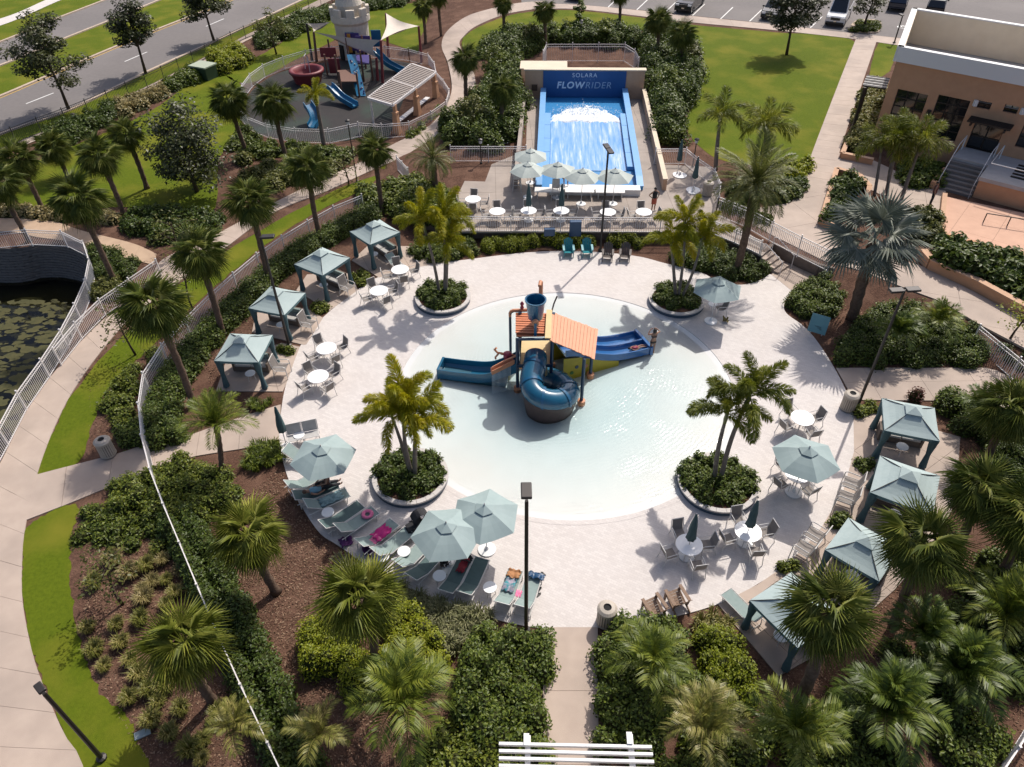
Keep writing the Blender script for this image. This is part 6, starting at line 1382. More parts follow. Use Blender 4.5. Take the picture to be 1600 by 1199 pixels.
cn = MB().lathe([(.14, 1.2), (.22, 1.3), (.22, 1.55), (.12, 1.62)], 10, (-.2, 28.85, 0)).obj('water_cannon', PRED, ps); MB().tube([(-.45, 28.85, 1.55), (-.7, 28.83, 1.62), (-.85, 28.8, 1.85), (-.75, 28.75, 1.98)], .055, 7).obj('cannon_nozzle', ORG, cn); MB().tube([(-.62, 28.83, 1.6), (-.82, 28.8, 1.35), (-.8, 28.78, 1.25)], .05, 7).obj('cannon_nozzle', ORG, cn)
MB().lathe([(.12, zb), (.12, .9), (.2, 1.0)], 8, (-.2, 28.85, 0)).obj('cannon_post', PYEL, ps)
for x in (.55, 1.7): MB().box(x, 27.9, .6, .12, .05, 1.7).obj('ladder_board', PTAN, ps)
# ------------------------------------------------------------------ building
e_ = Vector((.767, -.641, 0)).normalized(); K0 = Vector((28.2, 55.4, 0)); sdv = Vector((32.9 - 28.2, 64.4 - 55.4, 0)).normalized(); nrm = Vector((-e_.y, e_.x, 0)); nrm = nrm if nrm.y < 0 else -nrm
def FP(px, py):
    d = ray(px, py); o = Vector((0, 0, CAMH)); t = (K0 - o).dot(nrm) / d.dot(nrm); p = o + d * t; return (p - K0).dot(e_), p.z
bd = thing('clubhouse', 'orange stucco clubhouse with white parapet and tall dark windows', 'building', (0, 0, 0))
LEN, DEP, ZR = 26.0, 11.0, 8.0
def W3(s, z, out=0.0): p = K0 + e_ * s + nrm * out; return Vector((p.x, p.y, z))
ops = []
def rect(a, b, c): (s0, z1), (s1, _), (s2, z0) = FP(*a), FP(*b), FP(*c); return (s0, s1, z0, z1)
win = [rect((1403, 139), (1452, 145), (1385, 205)), rect((1467, 148), (1518, 155), (1490, 222)), rect((1530, 157), (1551, 160), (1548, 173)), rect((1571, 163), (1593, 167), (1582, 178))]
door = rect((1523, 193), (1571, 199), (1508, 231)); door = (door[0], door[1], 2.2, door[3])
win[2] = (win[2][0], win[2][1], win[2][2], win[2][3]); w3 = (door[1] + 1.0, door[1] + 3.6, 3.0, 5.0); w4 = (door[1] + 4.4, door[1] + 7.0, 3.0, 6.2)
allr = win + [door, w3, w4]
ss = sorted(set([0, LEN] + [r for q in allr for r in q[:2]])); zs = sorted(set([TZ - .2, ZR - 1.0] + [r for q in allr for r in q[2:]]))
fw = MB()
for a, b in zip(ss, ss[1:]):
    for c, d in zip(zs, zs[1:]):
        ms, mz = (a + b) / 2, (c + d) / 2
        if any(q[0] < ms < q[1] and q[2] < mz < q[3] for q in allr): continue
        fw.add([W3(a, c), W3(b, c), W3(b, d), W3(a, d)], [(0, 1, 2, 3)])
for q in allr:
    for (p0, p1) in (((q[0], q[2]), (q[1], q[2])), ((q[1], q[2]), (q[1], q[3])), ((q[1], q[3]), (q[0], q[3])), ((q[0], q[3]), (q[0], q[2]))):
        fw.add([W3(*p0), W3(*p1), W3(*p1, -.3), W3(*p0, -.3)], [(0, 1, 2, 3)])
c0, c1 = W3(0, 0), W3(LEN, 0); bk0 = c0 + sdv * DEP; bk1 = c1 + sdv * DEP
for a, b in ((c0, bk0), (c1, bk1), (bk0, bk1)): fw.add([(a.x, a.y, 0), (b.x, b.y, 0), (b.x, b.y, ZR - 1), (a.x, a.y, ZR - 1)], [(0, 1, 2, 3)])
wall = fw.obj('wall', STUCCO, bd)
roof = MB().add([(p.x, p.y, ZR - 2.6) for p in (c0, c1, bk1, bk0)], [(0, 1, 2, 3)]).obj('roof', mat('roof_membrane', (.52, .48, .42), .9, (.44, .40, .35), .8, .5, world=True), bd)
for a, b in ((c0, c1), (c0, bk0), (bk0, bk1), (c1, bk1)):
    d = (b - a).normalized(); MB().bar((a.x - d.x * .2, a.y - d.y * .2, ZR - .5), (b.x + d.x * .2, b.y + d.y * .2, ZR - .5), .42, 1.02).obj('parapet', WHITE, roof)
    nin = Vector((d.y, -d.x, 0)); mid = (c0 + bk1) / 2; nin = nin if (mid - a).dot(nin) > 0 else -nin
    q0, q1 = a + nin * .225, b + nin * .225; MB().bar((q0.x, q0.y, ZR - 1.33), (q1.x, q1.y, ZR - 1.33), .03, 2.5).obj('parapet_lining', CREAM, roof)
GLS = mat('dark_glass', (.012, .014, .016), .06, spec=.8); FRB = mat('dark_frame', (.028, .020, .016), .5)
def window(q, nx, nz, lower=None):
    w_ = MB().add([W3(q[0], q[2], -.26), W3(q[1], q[2], -.26), W3(q[1], q[3], -.26), W3(q[0], q[3], -.26)], [(0, 1, 2, 3)]).obj('window', FRB, bd)
    for i in range(nx):
        for j in range(nz):
            a, b = q[0] + (q[1] - q[0]) * i / nx, q[0] + (q[1] - q[0]) * (i + 1) / nx; c, d = q[2] + (q[3] - q[2]) * j / nz, q[2] + (q[3] - q[2]) * (j + 1) / nz; g = .04
            MB().add([W3(a + g, c + g, -.25), W3(b - g, c + g, -.25), W3(b - g, d - g, -.25), W3(a + g, d - g, -.25)], [(0, 1, 2, 3)]).obj('pane', GLS, w_)
    for i in range(nx + 1): s = q[0] + (q[1] - q[0]) * i / nx; MB().bar(W3(s, q[2], -.22), W3(s, q[3], -.22), .07, .07).obj('mullion', FRB, w_)
    for j in range(nz + 1): z = q[2] + (q[3] - q[2]) * j / nz; MB().bar(W3(q[0], z, -.22), W3(q[1], z, -.22), .07, .07).obj('mullion', FRB, w_)
for q in win[:2]: window(q, 3, 5)
for q in win[2:]: window(q, 2, 2)
window(w3, 3, 3); window(w4, 3, 4); window(door, 2, 2)
aw = MB()
a0_, z_a = FP(1519, 179); a1_, _ = FP(1588, 189)
for k in range(7): aw.bar(W3(a0_, z_a - .1, .15 + k * .17), W3(a1_, z_a - .1, .15 + k * .17), .06, .12)
for s in (a0_ + .3, (a0_ + a1_) / 2, a1_ - .3): aw.bar(W3(s, z_a - .25, 0), W3(s, z_a - .25, 1.35), .12, .16)
aw.obj('door_pergola', FRB, bd)
for s, z in ((win[0][1] + .45, win[0][2] + 2.0), (win[1][1] + .35, win[2][3] - .2), (win[3][1] + .3, win[3][3] - .2)): MB().box(*W3(s, z, .1), .22, .22, .4).obj('wall_lamp', DARKM if z < 5 else WHITE, bd)
ac = thing('roof_air_unit', 'white air conditioning unit with a round fan on the roof', 'air conditioner', W3(2.9, ZR - 1.75, -2.2), math.atan2(e_.y, e_.x))
bev(MB().box(0, 0, .55, 1.9, 1.1, 1.0).obj('casing', WHITE, ac), .03); [MB().box(x, y, -.4, .1, .1, .9).obj('leg', FRM, ac) for x in (-.8, .8) for y in (-.45, .45)]; MB().lathe([(.42, 1.055), (.42, 1.09), (.36, 1.09), (.36, 1.06)], 20, (-.2, 0, 0), cap=False).obj('fan_ring', FRM, ac); MB().lathe([(.36, 1.062), (.05, 1.066)], 20, (-.2, 0, 0), cap=False).obj('fan', mat('fan_dark', (.05, .05, .05), .6), ac)
for k in range(6): MB().box(-.2 + .19 * math.cos(k * 1.047), .19 * math.sin(k * 1.047), 1.075, .32, .03, .01, k * 1.047).obj('fan_blade', FRM, ac)
# side pergola and stairs and patio
sp_ = thing('side_pergola', 'dark slatted pergola on the side wall of the clubhouse', 'pergola', (0, 0, 0)); nl = Vector((sdv.y, -sdv.x, 0)); nl = nl if nl.x < 0 else -nl
for k in range(9): a = c0 + sdv * (1.2 + k * .3) + nl * .1; b = a + nl * 1.7; MB().bar((a.x, a.y, 4.6), (b.x, b.y, 4.6), .12, .1).obj('slat', FRM if k % 2 else FRB, sp_)
for k in (1.0, 3.8): a = c0 + sdv * k + nl * 1.6; MB().bar((a.x, a.y, TZ), (a.x, a.y, 4.55), .2).obj('post', FRB, sp_)
stp = thing('clubhouse_stairs', 'grey concrete stairs up to the clubhouse door', 'stairs', (0, 0, 0)); sd0, sd1 = door[0] - .2, door[1] + .2; NST = 8
MB().prism([W3(sd0, 0, -.2).xy, W3(sd1, 0, -.2).xy, W3(sd1, 0, 2.3).xy, W3(sd0, 0, 2.3).xy], TZ - .1, 2.2).obj('landing', mat('pale_landing', (.45, .43, .42), .8, (.38, .36, .35), 2, .5), stp)
for k in range(NST):
    z = 2.2 - (2.2 - TZ) * (k + 1) / (NST + 0); o0 = 2.305 + k * .36
    if z > TZ + .05: MB().prism([W3(sd0, 0, o0).xy, W3(sd1, 0, o0).xy, W3(sd1, 0, o0 + .355).xy, W3(sd0, 0, o0 + .355).xy], TZ - .1, z).obj('tread', mat('stair_concrete', (.20, .18, .17), .9, (.16, .145, .135), 3, .5), stp)
for s in (sd0 + .1, sd1 - .1):
    for o in (0, .25): MB().tube([W3(s, TZ, 5.0), W3(s, TZ + .95, 5.0), W3(s, 3.15, 2.3), W3(s, 3.15, .4 + o), W3(s, 2.2, .4 + o)], .03, 6).obj('handrail', FEN, stp)
MB().prism([W3(sd0 - .35, 0, 2.2).xy, W3(sd0, 0, 2.2).xy, W3(sd0, 0, 5.1).xy, W3(sd0 - .35, 0, 5.1).xy], TZ - .1, 1.3).obj('cheek_wall', STUCCO, stp)
tb_ = thing('raised_terrace', 'raised orange terrace block with white coping right of the stairs', 'terrace', (0, 0, 0))
MB().prism([W3(sd1 + .05, 0, .05).xy, W3(LEN, 0, .05).xy, W3(LEN, 0, 4.6).xy, W3(sd1 + .05, 0, 4.6).xy], TZ - .1, 2.0).obj('wall', STUCCO, tb_); MB().prism([W3(sd1 + .0, 0, .04).xy, W3(LEN, 0, .04).xy, W3(LEN, 0, 4.7).xy, W3(sd1, 0, 4.7).xy], 2.0, 2.25).obj('coping', MATS['pale_landing'], tb_)
for k in range(5): MB().bar(W3(sd1 + 1.6, 2.30 + .0, 1.2 + k * .55), W3(LEN, 2.30, 1.2 + k * .55), .16, .06).obj('grate_bar', FRB, tb_)
MB().tube([W3(sd1 + .3, 2.25, .8), W3(sd1 + .3, 3.2, .8), W3(sd1 + .3, 3.2, 4.4), W3(LEN, 3.2, 4.4)], .035, 6).obj('handrail', WHITE, tb_)
PEACH = mat('peach_paving', (.60, .37, .26), .85, (.53, .32, .225), 1.5, .5, .15, 30, world=True)
pt = [G(*p, TZ) for p in ((1474, 309), (1600, 336), (1720, 365), (1720, 445), (1600, 406), (1467, 372))]
MB_p = slabs('patio', [(p.x, p.y) for p in pt], TZ + .12, PEACH, (2.4, 2.4), -.69)
pwl = thing('patio_wall', 'low orange wall round the peach patio', 'wall', (0, 0, 0))
for a, b in ((pt[5], pt[0]), (pt[5], pt[4]), (pt[4], pt[3])): MB().bar((a.x, a.y, TZ + .1), (b.x, b.y, TZ + .1), .3, .5).obj('wall_length', TAN if a == pt[5] and b == pt[0] else STUCCO, pwl)
prl = thing('patio_rail', 'thin dark rail across the patio', 'rail', (0, 0, 0)); a, b = G(1535, 350, TZ), G(1610, 362, TZ); MB().bar((a.x, a.y, TZ + .75), (b.x, b.y, TZ + .75), .05).obj('rail', FRB, prl)
for k in range(3): q = a.lerp(b, k / 2); MB().bar((q.x, q.y, TZ + .1), (q.x, q.y, TZ + .75), .05).obj('post', FRB, prl)
plw = thing('planter_wall', 'long orange planter wall along the walk on the right', 'wall', (0, 0, 0)); PWp = [G(*p, TZ) for p in ((1437, 405), (1450, 420), (1520, 452), (1600, 496), (1720, 560))]
for a, b in zip(PWp, PWp[1:]): MB().bar((a.x, a.y, TZ + .28), (b.x, b.y, TZ + .28), .35, .72).obj('wall_length', STUCCO, plw); MB().bar((a.x, a.y, TZ + .67), (b.x, b.y, TZ + .67), .42, .06).obj('wall_cap', TAN, plw)
pb2 = thing('planter_wall', 'orange kerb wall of the planter beside the lawn walk', 'wall', (0, 0, 0)); PW2 = [G(*p, TZ) for p in ((1345, 170), (1330, 210), (1314, 248), (1362, 258))]; PW3 = [G(*p, TZ) for p in ((1305, 272), (1281, 352), (1310, 365), (1345, 345), (1356, 300), (1340, 282), (1305, 272))]
for P in (PW2, PW3):
    for a, b in zip(P, P[1:]): MB().bar((a.x, a.y, TZ + .2), (b.x, b.y, TZ + .2), .28, .5).obj('wall_length', STUCCO, pb2); MB().bar((a.x, a.y, TZ + .47), (b.x, b.y, TZ + .47), .34, .05).obj('wall_cap', TAN, pb2)
# ------------------------------------------------------------------ white pergola over the entry, sign, utility box
pg = thing('entry_pergola', 'white slatted pergola over the front entry path at the bottom edge', 'pergola', (0, 0, 0)); Z = 2.5
y0 = 9.28
for k in range(14): MB().box(1.7, y0 - .205 * k, Z, 4.45, .08, .12, R(-2)).obj('slat', WHITE, pg)
for x in (.28, 3.3): MB().box(x, y0 - 1.1, Z - .16, .16, 2.9, .18, R(-2)).obj('beam', WHITE, pg); MB().box(x, y0 - .9, 1.15, .16, .16, 2.35).obj('post', WHITE, pg); MB().box(x, y0 + .16, Z + .06, .16, .34, .10, R(-2)).obj('beam_end', WHITE, pg)
sg = thing('teal_sign', 'tilted teal sign board in the mulch by the right deck edge', 'sign', G(1274, 524, 0), R(-32)); bev(MB().box(0, 0, .75, .95, .05, 1.05, 0, R(-14)).obj('board', mat('sign_teal', (.13, .30, .33), .6, (.11, .26, .29), 2, .5), sg), .01)
for x in (-.3, .3): MB().box(x, .1, .35, .06, .06, .75).obj('post', FRM, sg)
for k, (w_, z) in enumerate(((.34, .62), (.22, .55), (.12, .49))): MB().box(.08 * k, -.035 + (z - .75) * -.24 * -1, z, w_, .012, .035, 0, R(-14)).obj('print', mat('sign_print', (.05, .12, .14), .6), sg)
ub = thing('utility_box', 'green utility cabinet with pale lid by the roadside fence', 'utility box', G(322, 122), R(-25)); bev(MB().box(0, 0, .6, 1.9, 1.5, 1.2).obj('casing', mat('box_green', (.03, .055, .03), .5), ub), .04); MB().box(0, 0, 1.25, 2.1, 1.7, .12).obj('lid', mat('box_lid', (.36, .40, .30), .6), ub)
lid = bev(MB().box(0, 0, .03, .5, .27, .06).obj('valve_cover', mat('cover_grey', (.32, .37, .36), .7), None, G(223, 1147), R(28)), .01); tag(lid, 'pale grey valve box cover in the lower left mulch', 'valve cover')
# ------------------------------------------------------------------ playground
RUB = mat('rubber_floor', (.026, .021, .020), .9, (.018, .016, .016), 1.2, .5, .2, 40, world=True, col3=(.022, .042, .030), ns3=.25)
pgp = smooth(GL([(640, 99), (668, 107), (680, 126), (694, 152), (697, 178), (656, 207), (620, 220), (576, 212), (545, 220), (500, 222), (440, 218), (395, 204), (379, 185), (388, 150), (412, 127), (450, 110), (540, 94), (600, 94)]), 4)
sheet('playground_floor', [(p.x, p.y) for p in pgp], .02, RUB)
PGR = mat('play_maroon', (.20, .03, .035), .5, (.16, .025, .03), 3, .5); PGP = mat('play_purple', (.045, .03, .16), .5); PGB = mat('play_sky', (.008, .13, .26), .35, (.008, .11, .22), 2, .5); PGW = mat('play_brown_post', (.15, .075, .05), .7); SAIL = mat('sail_cloth', (.60, .53, .45), .8, (.54, .475, .40), 2, .5); SAND = mat('castle_render', (.62, .56, .47), .9, (.52, .46, .38), 2.5, .5, .4, 12)
tub = thing('play_tub', 'large maroon ring tub in the playground', 'play tub', G(482, 128, 0)); MB().lathe([(1.25, .0), (1.42, .6), (1.55, .85), (1.68, 1.0), (1.68, 1.15), (1.5, 1.25), (1.28, 1.15), (1.15, .8), (.9, .35), (.05, .3)], 32, cap=False).obj('bowl', PGR, tub, smooth=True)
MB().tube([(.1, .9, .4), (.1, .9, 2.0), (.05, .6, 2.4), (-.05, .2, 2.3), (-.08, .1, 1.2)], .05, 6).obj('spout', CUSH, tub)
ct_ = thing('castle_tower', 'sand coloured castle turret in the playground', 'castle tower', G(556, 88, 0)); MB().lathe([(1.62, 0), (1.6, 2.0), (1.68, 2.05), (1.68, 2.2), (1.72, 3.3), (1.98, 3.6), (1.98, 4.15), (1.6, 4.15), (1.6, 3.9), (.02, 3.9)], 28, cap=False).obj('drum', SAND, ct_)
for k in range(8): a = k * math.pi / 4 + .2; bev(MB().box(1.8 * math.cos(a), 1.8 * math.sin(a), 4.5, .36, .85, .75, a).obj('merlon', SAND, ct_), .06)
MB().lathe([(1.25, 3.9), (1.25, 5.0), (1.38, 5.05), (1.1, 5.8), (.55, 7.2), (.05, 8.2)], 24).obj('spire', SAND, ct_)
for k in range(3): a = -1.57 + (k - 1) * .75; MB().box(1.62 * math.cos(a), 1.62 * math.sin(a), .75, .2, .6, 1.4, a).obj('opening', mat('opening_dark', (.02, .018, .016), .9), ct_)
sails = thing('shade_sails', 'pale triangular shade sails on maroon posts over the playground', 'shade sails', (0, 0, 0)); SP = {}
for k, (b, t_, m) in enumerate((((598, 130), (595, 63), PGR), ((659, 99), (654, 41), PGR), ((607, 90), (603, 21), PGR), ((495, 97), (490, 50), PGW), ((488, 96), (479, 37), DARKM), ((590, 126), (588, 90), PGR))):
    B, T = TOP(b, t_); SP[k] = T; MB().tube([B, B.lerp(T, .5), T], [.15, .13, .11], 8).obj('post', m, sails)
def sail(a, b, c):
    s = MB(); n = 8
    for i in range(n + 1):
        for j in range(n + 1 - i):
            u, v = i / n, j / n; w_ = 1 - u - v; p = a * w_ + b * u + c * v; ce = (a + b + c) / 3; pull = (u * v + v * w_ + w_ * u) * .0 + .55 * ((1 if min(u, v, w_) < 1e-6 else .0) * 4 * max(u * v, v * w_, w_ * u)) * .45
            p = p.lerp(ce, pull); p = p + Vector((0, 0, -.35 * 27 * u * v * w_)); s.v.append(tuple(p))
    idx = {}; k = 0
    for i in range(n + 1):
        for j in range(n + 1 - i): idx[(i, j)] = k; k += 1
    for i in range(n):
        for j in range(n - i):
            s.f.append((idx[(i, j)], idx[(i + 1, j)], idx[(i, j + 1)]))
            if j < n - i - 1: s.f.append((idx[(i + 1, j)], idx[(i + 1, j + 1)], idx[(i, j + 1)]))
    return s.obj('sail', SAIL, sails, smooth=True)
sail(SP[2], SP[1], SP[0]); sail(SP[3], SP[0], SP[5]); ca = ct_.location + Vector((-1.9, 0, 3.4)); sail(SP[4], ca, SP[3])
ppg = thing('playground_pergola', 'pale slatted pergola on tan columns at the playground edge', 'pergola', (0, 0, 0)); Q = [G(*p, 2.6) for p in ((575, 152), (643, 99), (681, 112), (613, 163))]
for k in range(26):
    u = (k + .5) / 26; a, b = Q[0].lerp(Q[1], u), Q[3].lerp(Q[2], u); MB().bar(a, b, .16, .06).obj('slat', mat('taupe_slat', (.33, .28, .245), .7), ppg)
for a, b in ((Q[0], Q[1]), (Q[3], Q[2]), (Q[0].lerp(Q[1], .5), Q[3].lerp(Q[2], .5)), (Q[0], Q[3]), (Q[1], Q[2])): MB().bar(a - Vector((0, 0, .1)), b - Vector((0, 0, .1)), .16, .2).obj('beam', FEN, ppg)
for u in (.04, .5, .96):
    p = Q[3].lerp(Q[2], u); MB().lathe([(.42, 0), (.40, .1), (.26, 1.7), (.30, 1.75), (.30, 1.85), (.18, 1.9), (.18, 2.45)], 4, (p.x, p.y, 0), R(20)).obj('column', STUCCO, ppg)
    p = Q[0].lerp(Q[1], u); MB().box(p.x, p.y, 1.22, .14, .14, 2.44).obj('post', FEN, ppg)
bb = Q[3].lerp(Q[2], .1); b2 = Q[3].lerp(Q[2], .9); off = (Q[0] - Q[3]).normalized() * .7; MB().bar((bb.x + off.x, bb.y + off.y, .45), (b2.x + off.x, b2.y + off.y, .45), .45, .07).obj('bench_seat', FEN, ppg)
pl = thing('playground_climber', 'colourful playground climbing frame with blue slides', 'climbing frame', (0, 0, 0))
for px, h in (((530, 130), 2.6), ((535, 150), 2.2), ((562, 152), 2.2), ((569, 128), 2.9), ((583, 126), 2.4), ((548, 112), 3.2), ((572, 108), 3.2), ((512, 118), 2.0), ((519, 104), 2.6)):
    p = G(*px); MB().lathe([(.09, 0), (.09, h)], 8, (p.x, p.y, 0)).obj('post', PGW, pl)
for pts, z, m in (([(530, 130), (562, 128), (562, 148), (535, 148)], 1.2, PGW), ([(548, 112), (580, 112), (580, 126), (550, 126)], 1.6, PGP)):
    P = GL(pts); MB().prism([(p.x, p.y) for p in P], z - .08, z).obj('platform', m, pl)
for px, w_, h, z, m in (((556, 98), 1.4, 1.7, 2.0, PGP), ((572, 100), 1.5, 1.6, 1.9, PGP), ((551, 100), .35, 1.8, 2.0, mat('play_amber', (.35, .17, .02), .5)), ((517, 108), 1.6, .9, 1.6, PGR), ((525, 118), 1.1, 1.4, .9, PGR), ((592, 92), 1.0, 1.6, 2.0, PGB), ((552, 96), .9, 1.2, 2.2, PGB)):
    p = G(*px); bev(MB().box(p.x, p.y, z, w_, .1, h).obj('panel', m, pl), .03)
def pslide(a, b, z0, z1, wd=.62):
    A, B = G(*a, 0), G(*b, 0); pts = []
    for k in range(9): s = k / 8; q = A.lerp(B, s); pts.append((q.x, q.y, z1 + (z0 - z1) * (1 - s) ** 1.6 + .12 * math.sin(s * 6.28 * 1.5) * (1 - s)))
    return flume(pts, wd, .28, PGB, 'slide', pl, .06, .6)
pslide((518, 156), (556, 170), 1.2, .25); pslide((588, 105), (630, 116), 1.5, .25); p = G(492, 198); flume(smooth([(p.x - .6, p.y + 1.3, 1.4), (p.x - .1, p.y + .6, 1.0), (p.x + .1, p.y, .5), (p.x - .1, p.y - .7, .2)], 4, False), .7, .3, PGB, 'slide', pl)
A, B = G(554, 122), G(565, 152); cl = MB().add([(A.x - .42, A.y, 2.2), (A.x + .42, A.y, 2.2), (B.x + .42, B.y, .1), (B.x - .42, B.y, .1)], [(0, 1, 2, 3)]).obj('climbing_wall', PGB, pl)
for k in range(18):
    u, v = random.uniform(-.35, .35), random.random(); q = Vector((A.x, A.y, 2.2)).lerp(Vector((B.x, B.y, .1)), v); MB().lathe([(.02, 0), (.09, .0), (.05, .08)], 6).obj('hold', CUSH if k % 2 else PGP, cl, q + Vector((u, -.02, .04)))
# ------------------------------------------------------------------ parked vehicles
TYR = mat('tyre', (.015, .015, .015), .8); RIM = mat('rim', (.35, .35, .36), .35, metal=.8); CGL = mat('car_glass', (.015, .018, .022), .05, spec=.8); HLT = mat('headlight', (.75, .76, .78), .15); TRIM = mat('car_trim', (.02, .02, .02), .5); PLATE = mat('chrome', (.5, .5, .5), .2, metal=.9)
def car(label, px, ang, paint, kind='suv', cat='car', z=TZ + .03):
    """front towards -Y"""
    p = G(*px, z); t = thing('parked_' + {'suv': 'car', 'van': 'van', 'pickup': 'truck'}[kind], label, cat, p, ang, 'vehicles in the car park')
    if kind == 'van': L, W_, Hh, hood, roof0, roof1, belt = 5.6, 2.0, 2.5, 1.15, 1.95, 5.5, 1.45
    elif kind == 'pickup': L, W_, Hh, hood, roof0, roof1, belt = 5.6, 2.0, 1.9, 1.15, 2.3, 3.6, 1.2
    else: L, W_, Hh, hood, roof0, roof1, belt = 4.6, 1.85, 1.7, 1.0, 1.9, 4.1, 1.05
    w = W_ / 2
    lo = [(0, .45), (.05, hood - .28), (.25, hood - .05), (roof0 - .7, hood + .1), (L, belt), (L + .02, .5), (L - .2, .32), (.2, .3)]
    n = len(lo); b = MB(); b.v = [(-w, y, z_) for y, z_ in lo] + [(w, y, z_) for y, z_ in lo]; b.f = [(i, (i + 1) % n, (i + 1) % n + n, i + n) for i in range(n)] + [tuple(range(n)), tuple(reversed(range(n, 2 * n)))]
    bd_ = bev(b.obj('body', paint, t), .09, 3)
    q = MB(); a0, a1 = roof0 - .85, (L - .02 if kind != 'pickup' else roof1 + .35); ww = w * .80
    V = [(-w * .96, a0, hood + .04), (w * .96, a0, hood + .04), (w * .96, a1, belt - .02), (-w * .96, a1, belt - .02), (-ww, roof0, Hh), (ww, roof0, Hh), (ww, roof1, Hh), (-ww, roof1, Hh)]
    q.add(V, [(0, 1, 5, 4), (1, 2, 6, 5), (2, 3, 7, 6), (3, 0, 4, 7), (4, 5, 6, 7)]); bev(q.obj('cabin', paint, t), .07, 3)
    def pane(i, j, k, l, s=.82, o=.012, nm='windscreen'):
        P = [Vector(V[x]) for x in (i, j, k, l)]; c = sum(P, Vector()) / 4; nn = (P[1] - P[0]).cross(P[3] - P[0]).normalized(); nn = nn if nn.dot(c - Vector((0, L / 2, 1))) > 0 else -nn
        MB().add([c + (x - c) * s + nn * o for x in P], [(0, 1, 2, 3)]).obj(nm, CGL, t)
    pane(0, 1, 5, 4, .88); pane(1, 2, 6, 5, .80, .012, 'side_window'); pane(3, 0, 4, 7, .80, .012, 'side_window')
    for x in (-1, 1):
        for y in (.95, L - .95):
            ty = MB().lathe([(.2, -.11), (.34, -.11), (.36, -.06), (.36, .06), (.34, .11), (.2, .11)], 18).obj('wheel', TYR, t, (x * (w - .08), y, .36)); ty.rotation_euler = (0, math.pi / 2, 0); MB().lathe([(.02, .12 * x), (.21, .10 * x)], 12, cap=False).obj('rim', RIM, ty)
        MB().box(x * (w - .27), .06, hood - .22, .42, .14, .17).obj('headlight', HLT, t); MB().box(x * (w + .12), roof0 - .55, belt + .12, .2, .12, .16).obj('wing_mirror', TRIM, t)
    MB().box(0, .03, hood - .30, W_ * .48, .1, .26).obj('grille', TRIM, t); MB().box(0, .0, .46, W_ * .9, .16, .18).obj('bumper', TRIM, t); MB().box(0, -.09, .62, .32, .02, .12).obj('emblem_bar', PLATE, t)
    return t
d0, d1 = G(1126, 30, TZ), G(1145, 12, TZ); CA = math.atan2((d1 - d0).y, (d1 - d0).x) - math.pi / 2
BLKP = mat('black_paint', (.012, .013, .016), .25, coat=.6); WHTP = mat('white_car_paint', (.72, .72, .72), .3, coat=.5); GRYP = mat('grey_paint', (.03, .035, .042), .25, coat=.6); BLUP = mat('dark_blue_paint', (.012, .02, .04), .25, coat=.6)
car('black pickup truck parked at the far kerb, leftmost vehicle facing the lawn', (1066, 22), CA, BLKP, 'pickup', 'truck'); car('dark grey car half hidden behind the lawn tree', (1200, 33), CA, GRYP); car('white van parked beside the car park island', (1302, 43), CA, WHTP, 'van', 'van')
car('dark car at the top edge above the surf wall', (895, 3), CA, BLKP); car('dark blue car at the top edge left of the building', (1405, 5), CA + math.pi, BLUP); car('dark car at the top edge beside the roof corner', (1462, 12), CA + math.pi, BLKP)
# ------------------------------------------------------------------ people
SKIN = mat('skin', (.34, .19, .125), .6, (.31, .17, .11), 9, .5); HAIR = mat('dark_hair', (.018, .012, .009), .6); HAIRB = mat('brown_hair', (.10, .05, .03), .6)
def body(J, name, m, par, fingers=True, sc=1.0, sub=1):
    """J: joint -> (pos, radius); edges follow a human skeleton; one continuous skin surface"""
    E = [('pel', 'wai'), ('wai', 'che'), ('che', 'nec'), ('nec', 'hd1'), ('hd1', 'hd2')]
    for s in 'lr': E += [('che', s + 'sh'), (s + 'sh', s + 'el'), (s + 'el', s + 'wr'), (s + 'wr', s + 'ha'), ('pel', s + 'hi'), (s + 'hi', s + 'kn'), (s + 'kn', s + 'an'), (s + 'an', s + 'to')]
    J = dict(J)
    if fingers:
        for s in 'lr':
            w_, h_ = Vector(J[s + 'wr'][0]), Vector(J[s + 'ha'][0]); d = (h_ - w_).normalized(); u = d.cross(Vector((0, 1, .3))).normalized()
            for k, (o, l) in enumerate(((-.03, .07), (-.01, .085), (.01, .08), (.03, .065))):
                J[s + 'f%d' % k] = (h_ + u * o + d * l + Vector((0, .012, 0)), .008); E.append((s + 'ha', s + 'f%d' % k))
            J[s + 'f4'] = (h_ - d * .02 - u * .06, .009); E.append((s + 'ha', s + 'f4'))
    ks = list(J); me = bpy.data.meshes.new(name); me.from_pydata([tuple(Vector(J[k][0]) * sc) for k in ks], [(ks.index(a), ks.index(b)) for a, b in E], []); me.materials.append(m)
    o = ob(name, me, par); sk = o.modifiers.new('skin', 'SKIN'); sk.use_smooth_shade = True
    for i, k in enumerate(ks):
        v = me.skin_vertices[0].data[i]; r_ = J[k][1] * sc; v.radius = r_ if hasattr(r_, '__len__') else (r_, r_); v.use_root = (k == 'pel')
    ss_ = o.modifiers.new('sub', 'SUBSURF'); ss_.levels = sub; ss_.render_levels = sub; return o
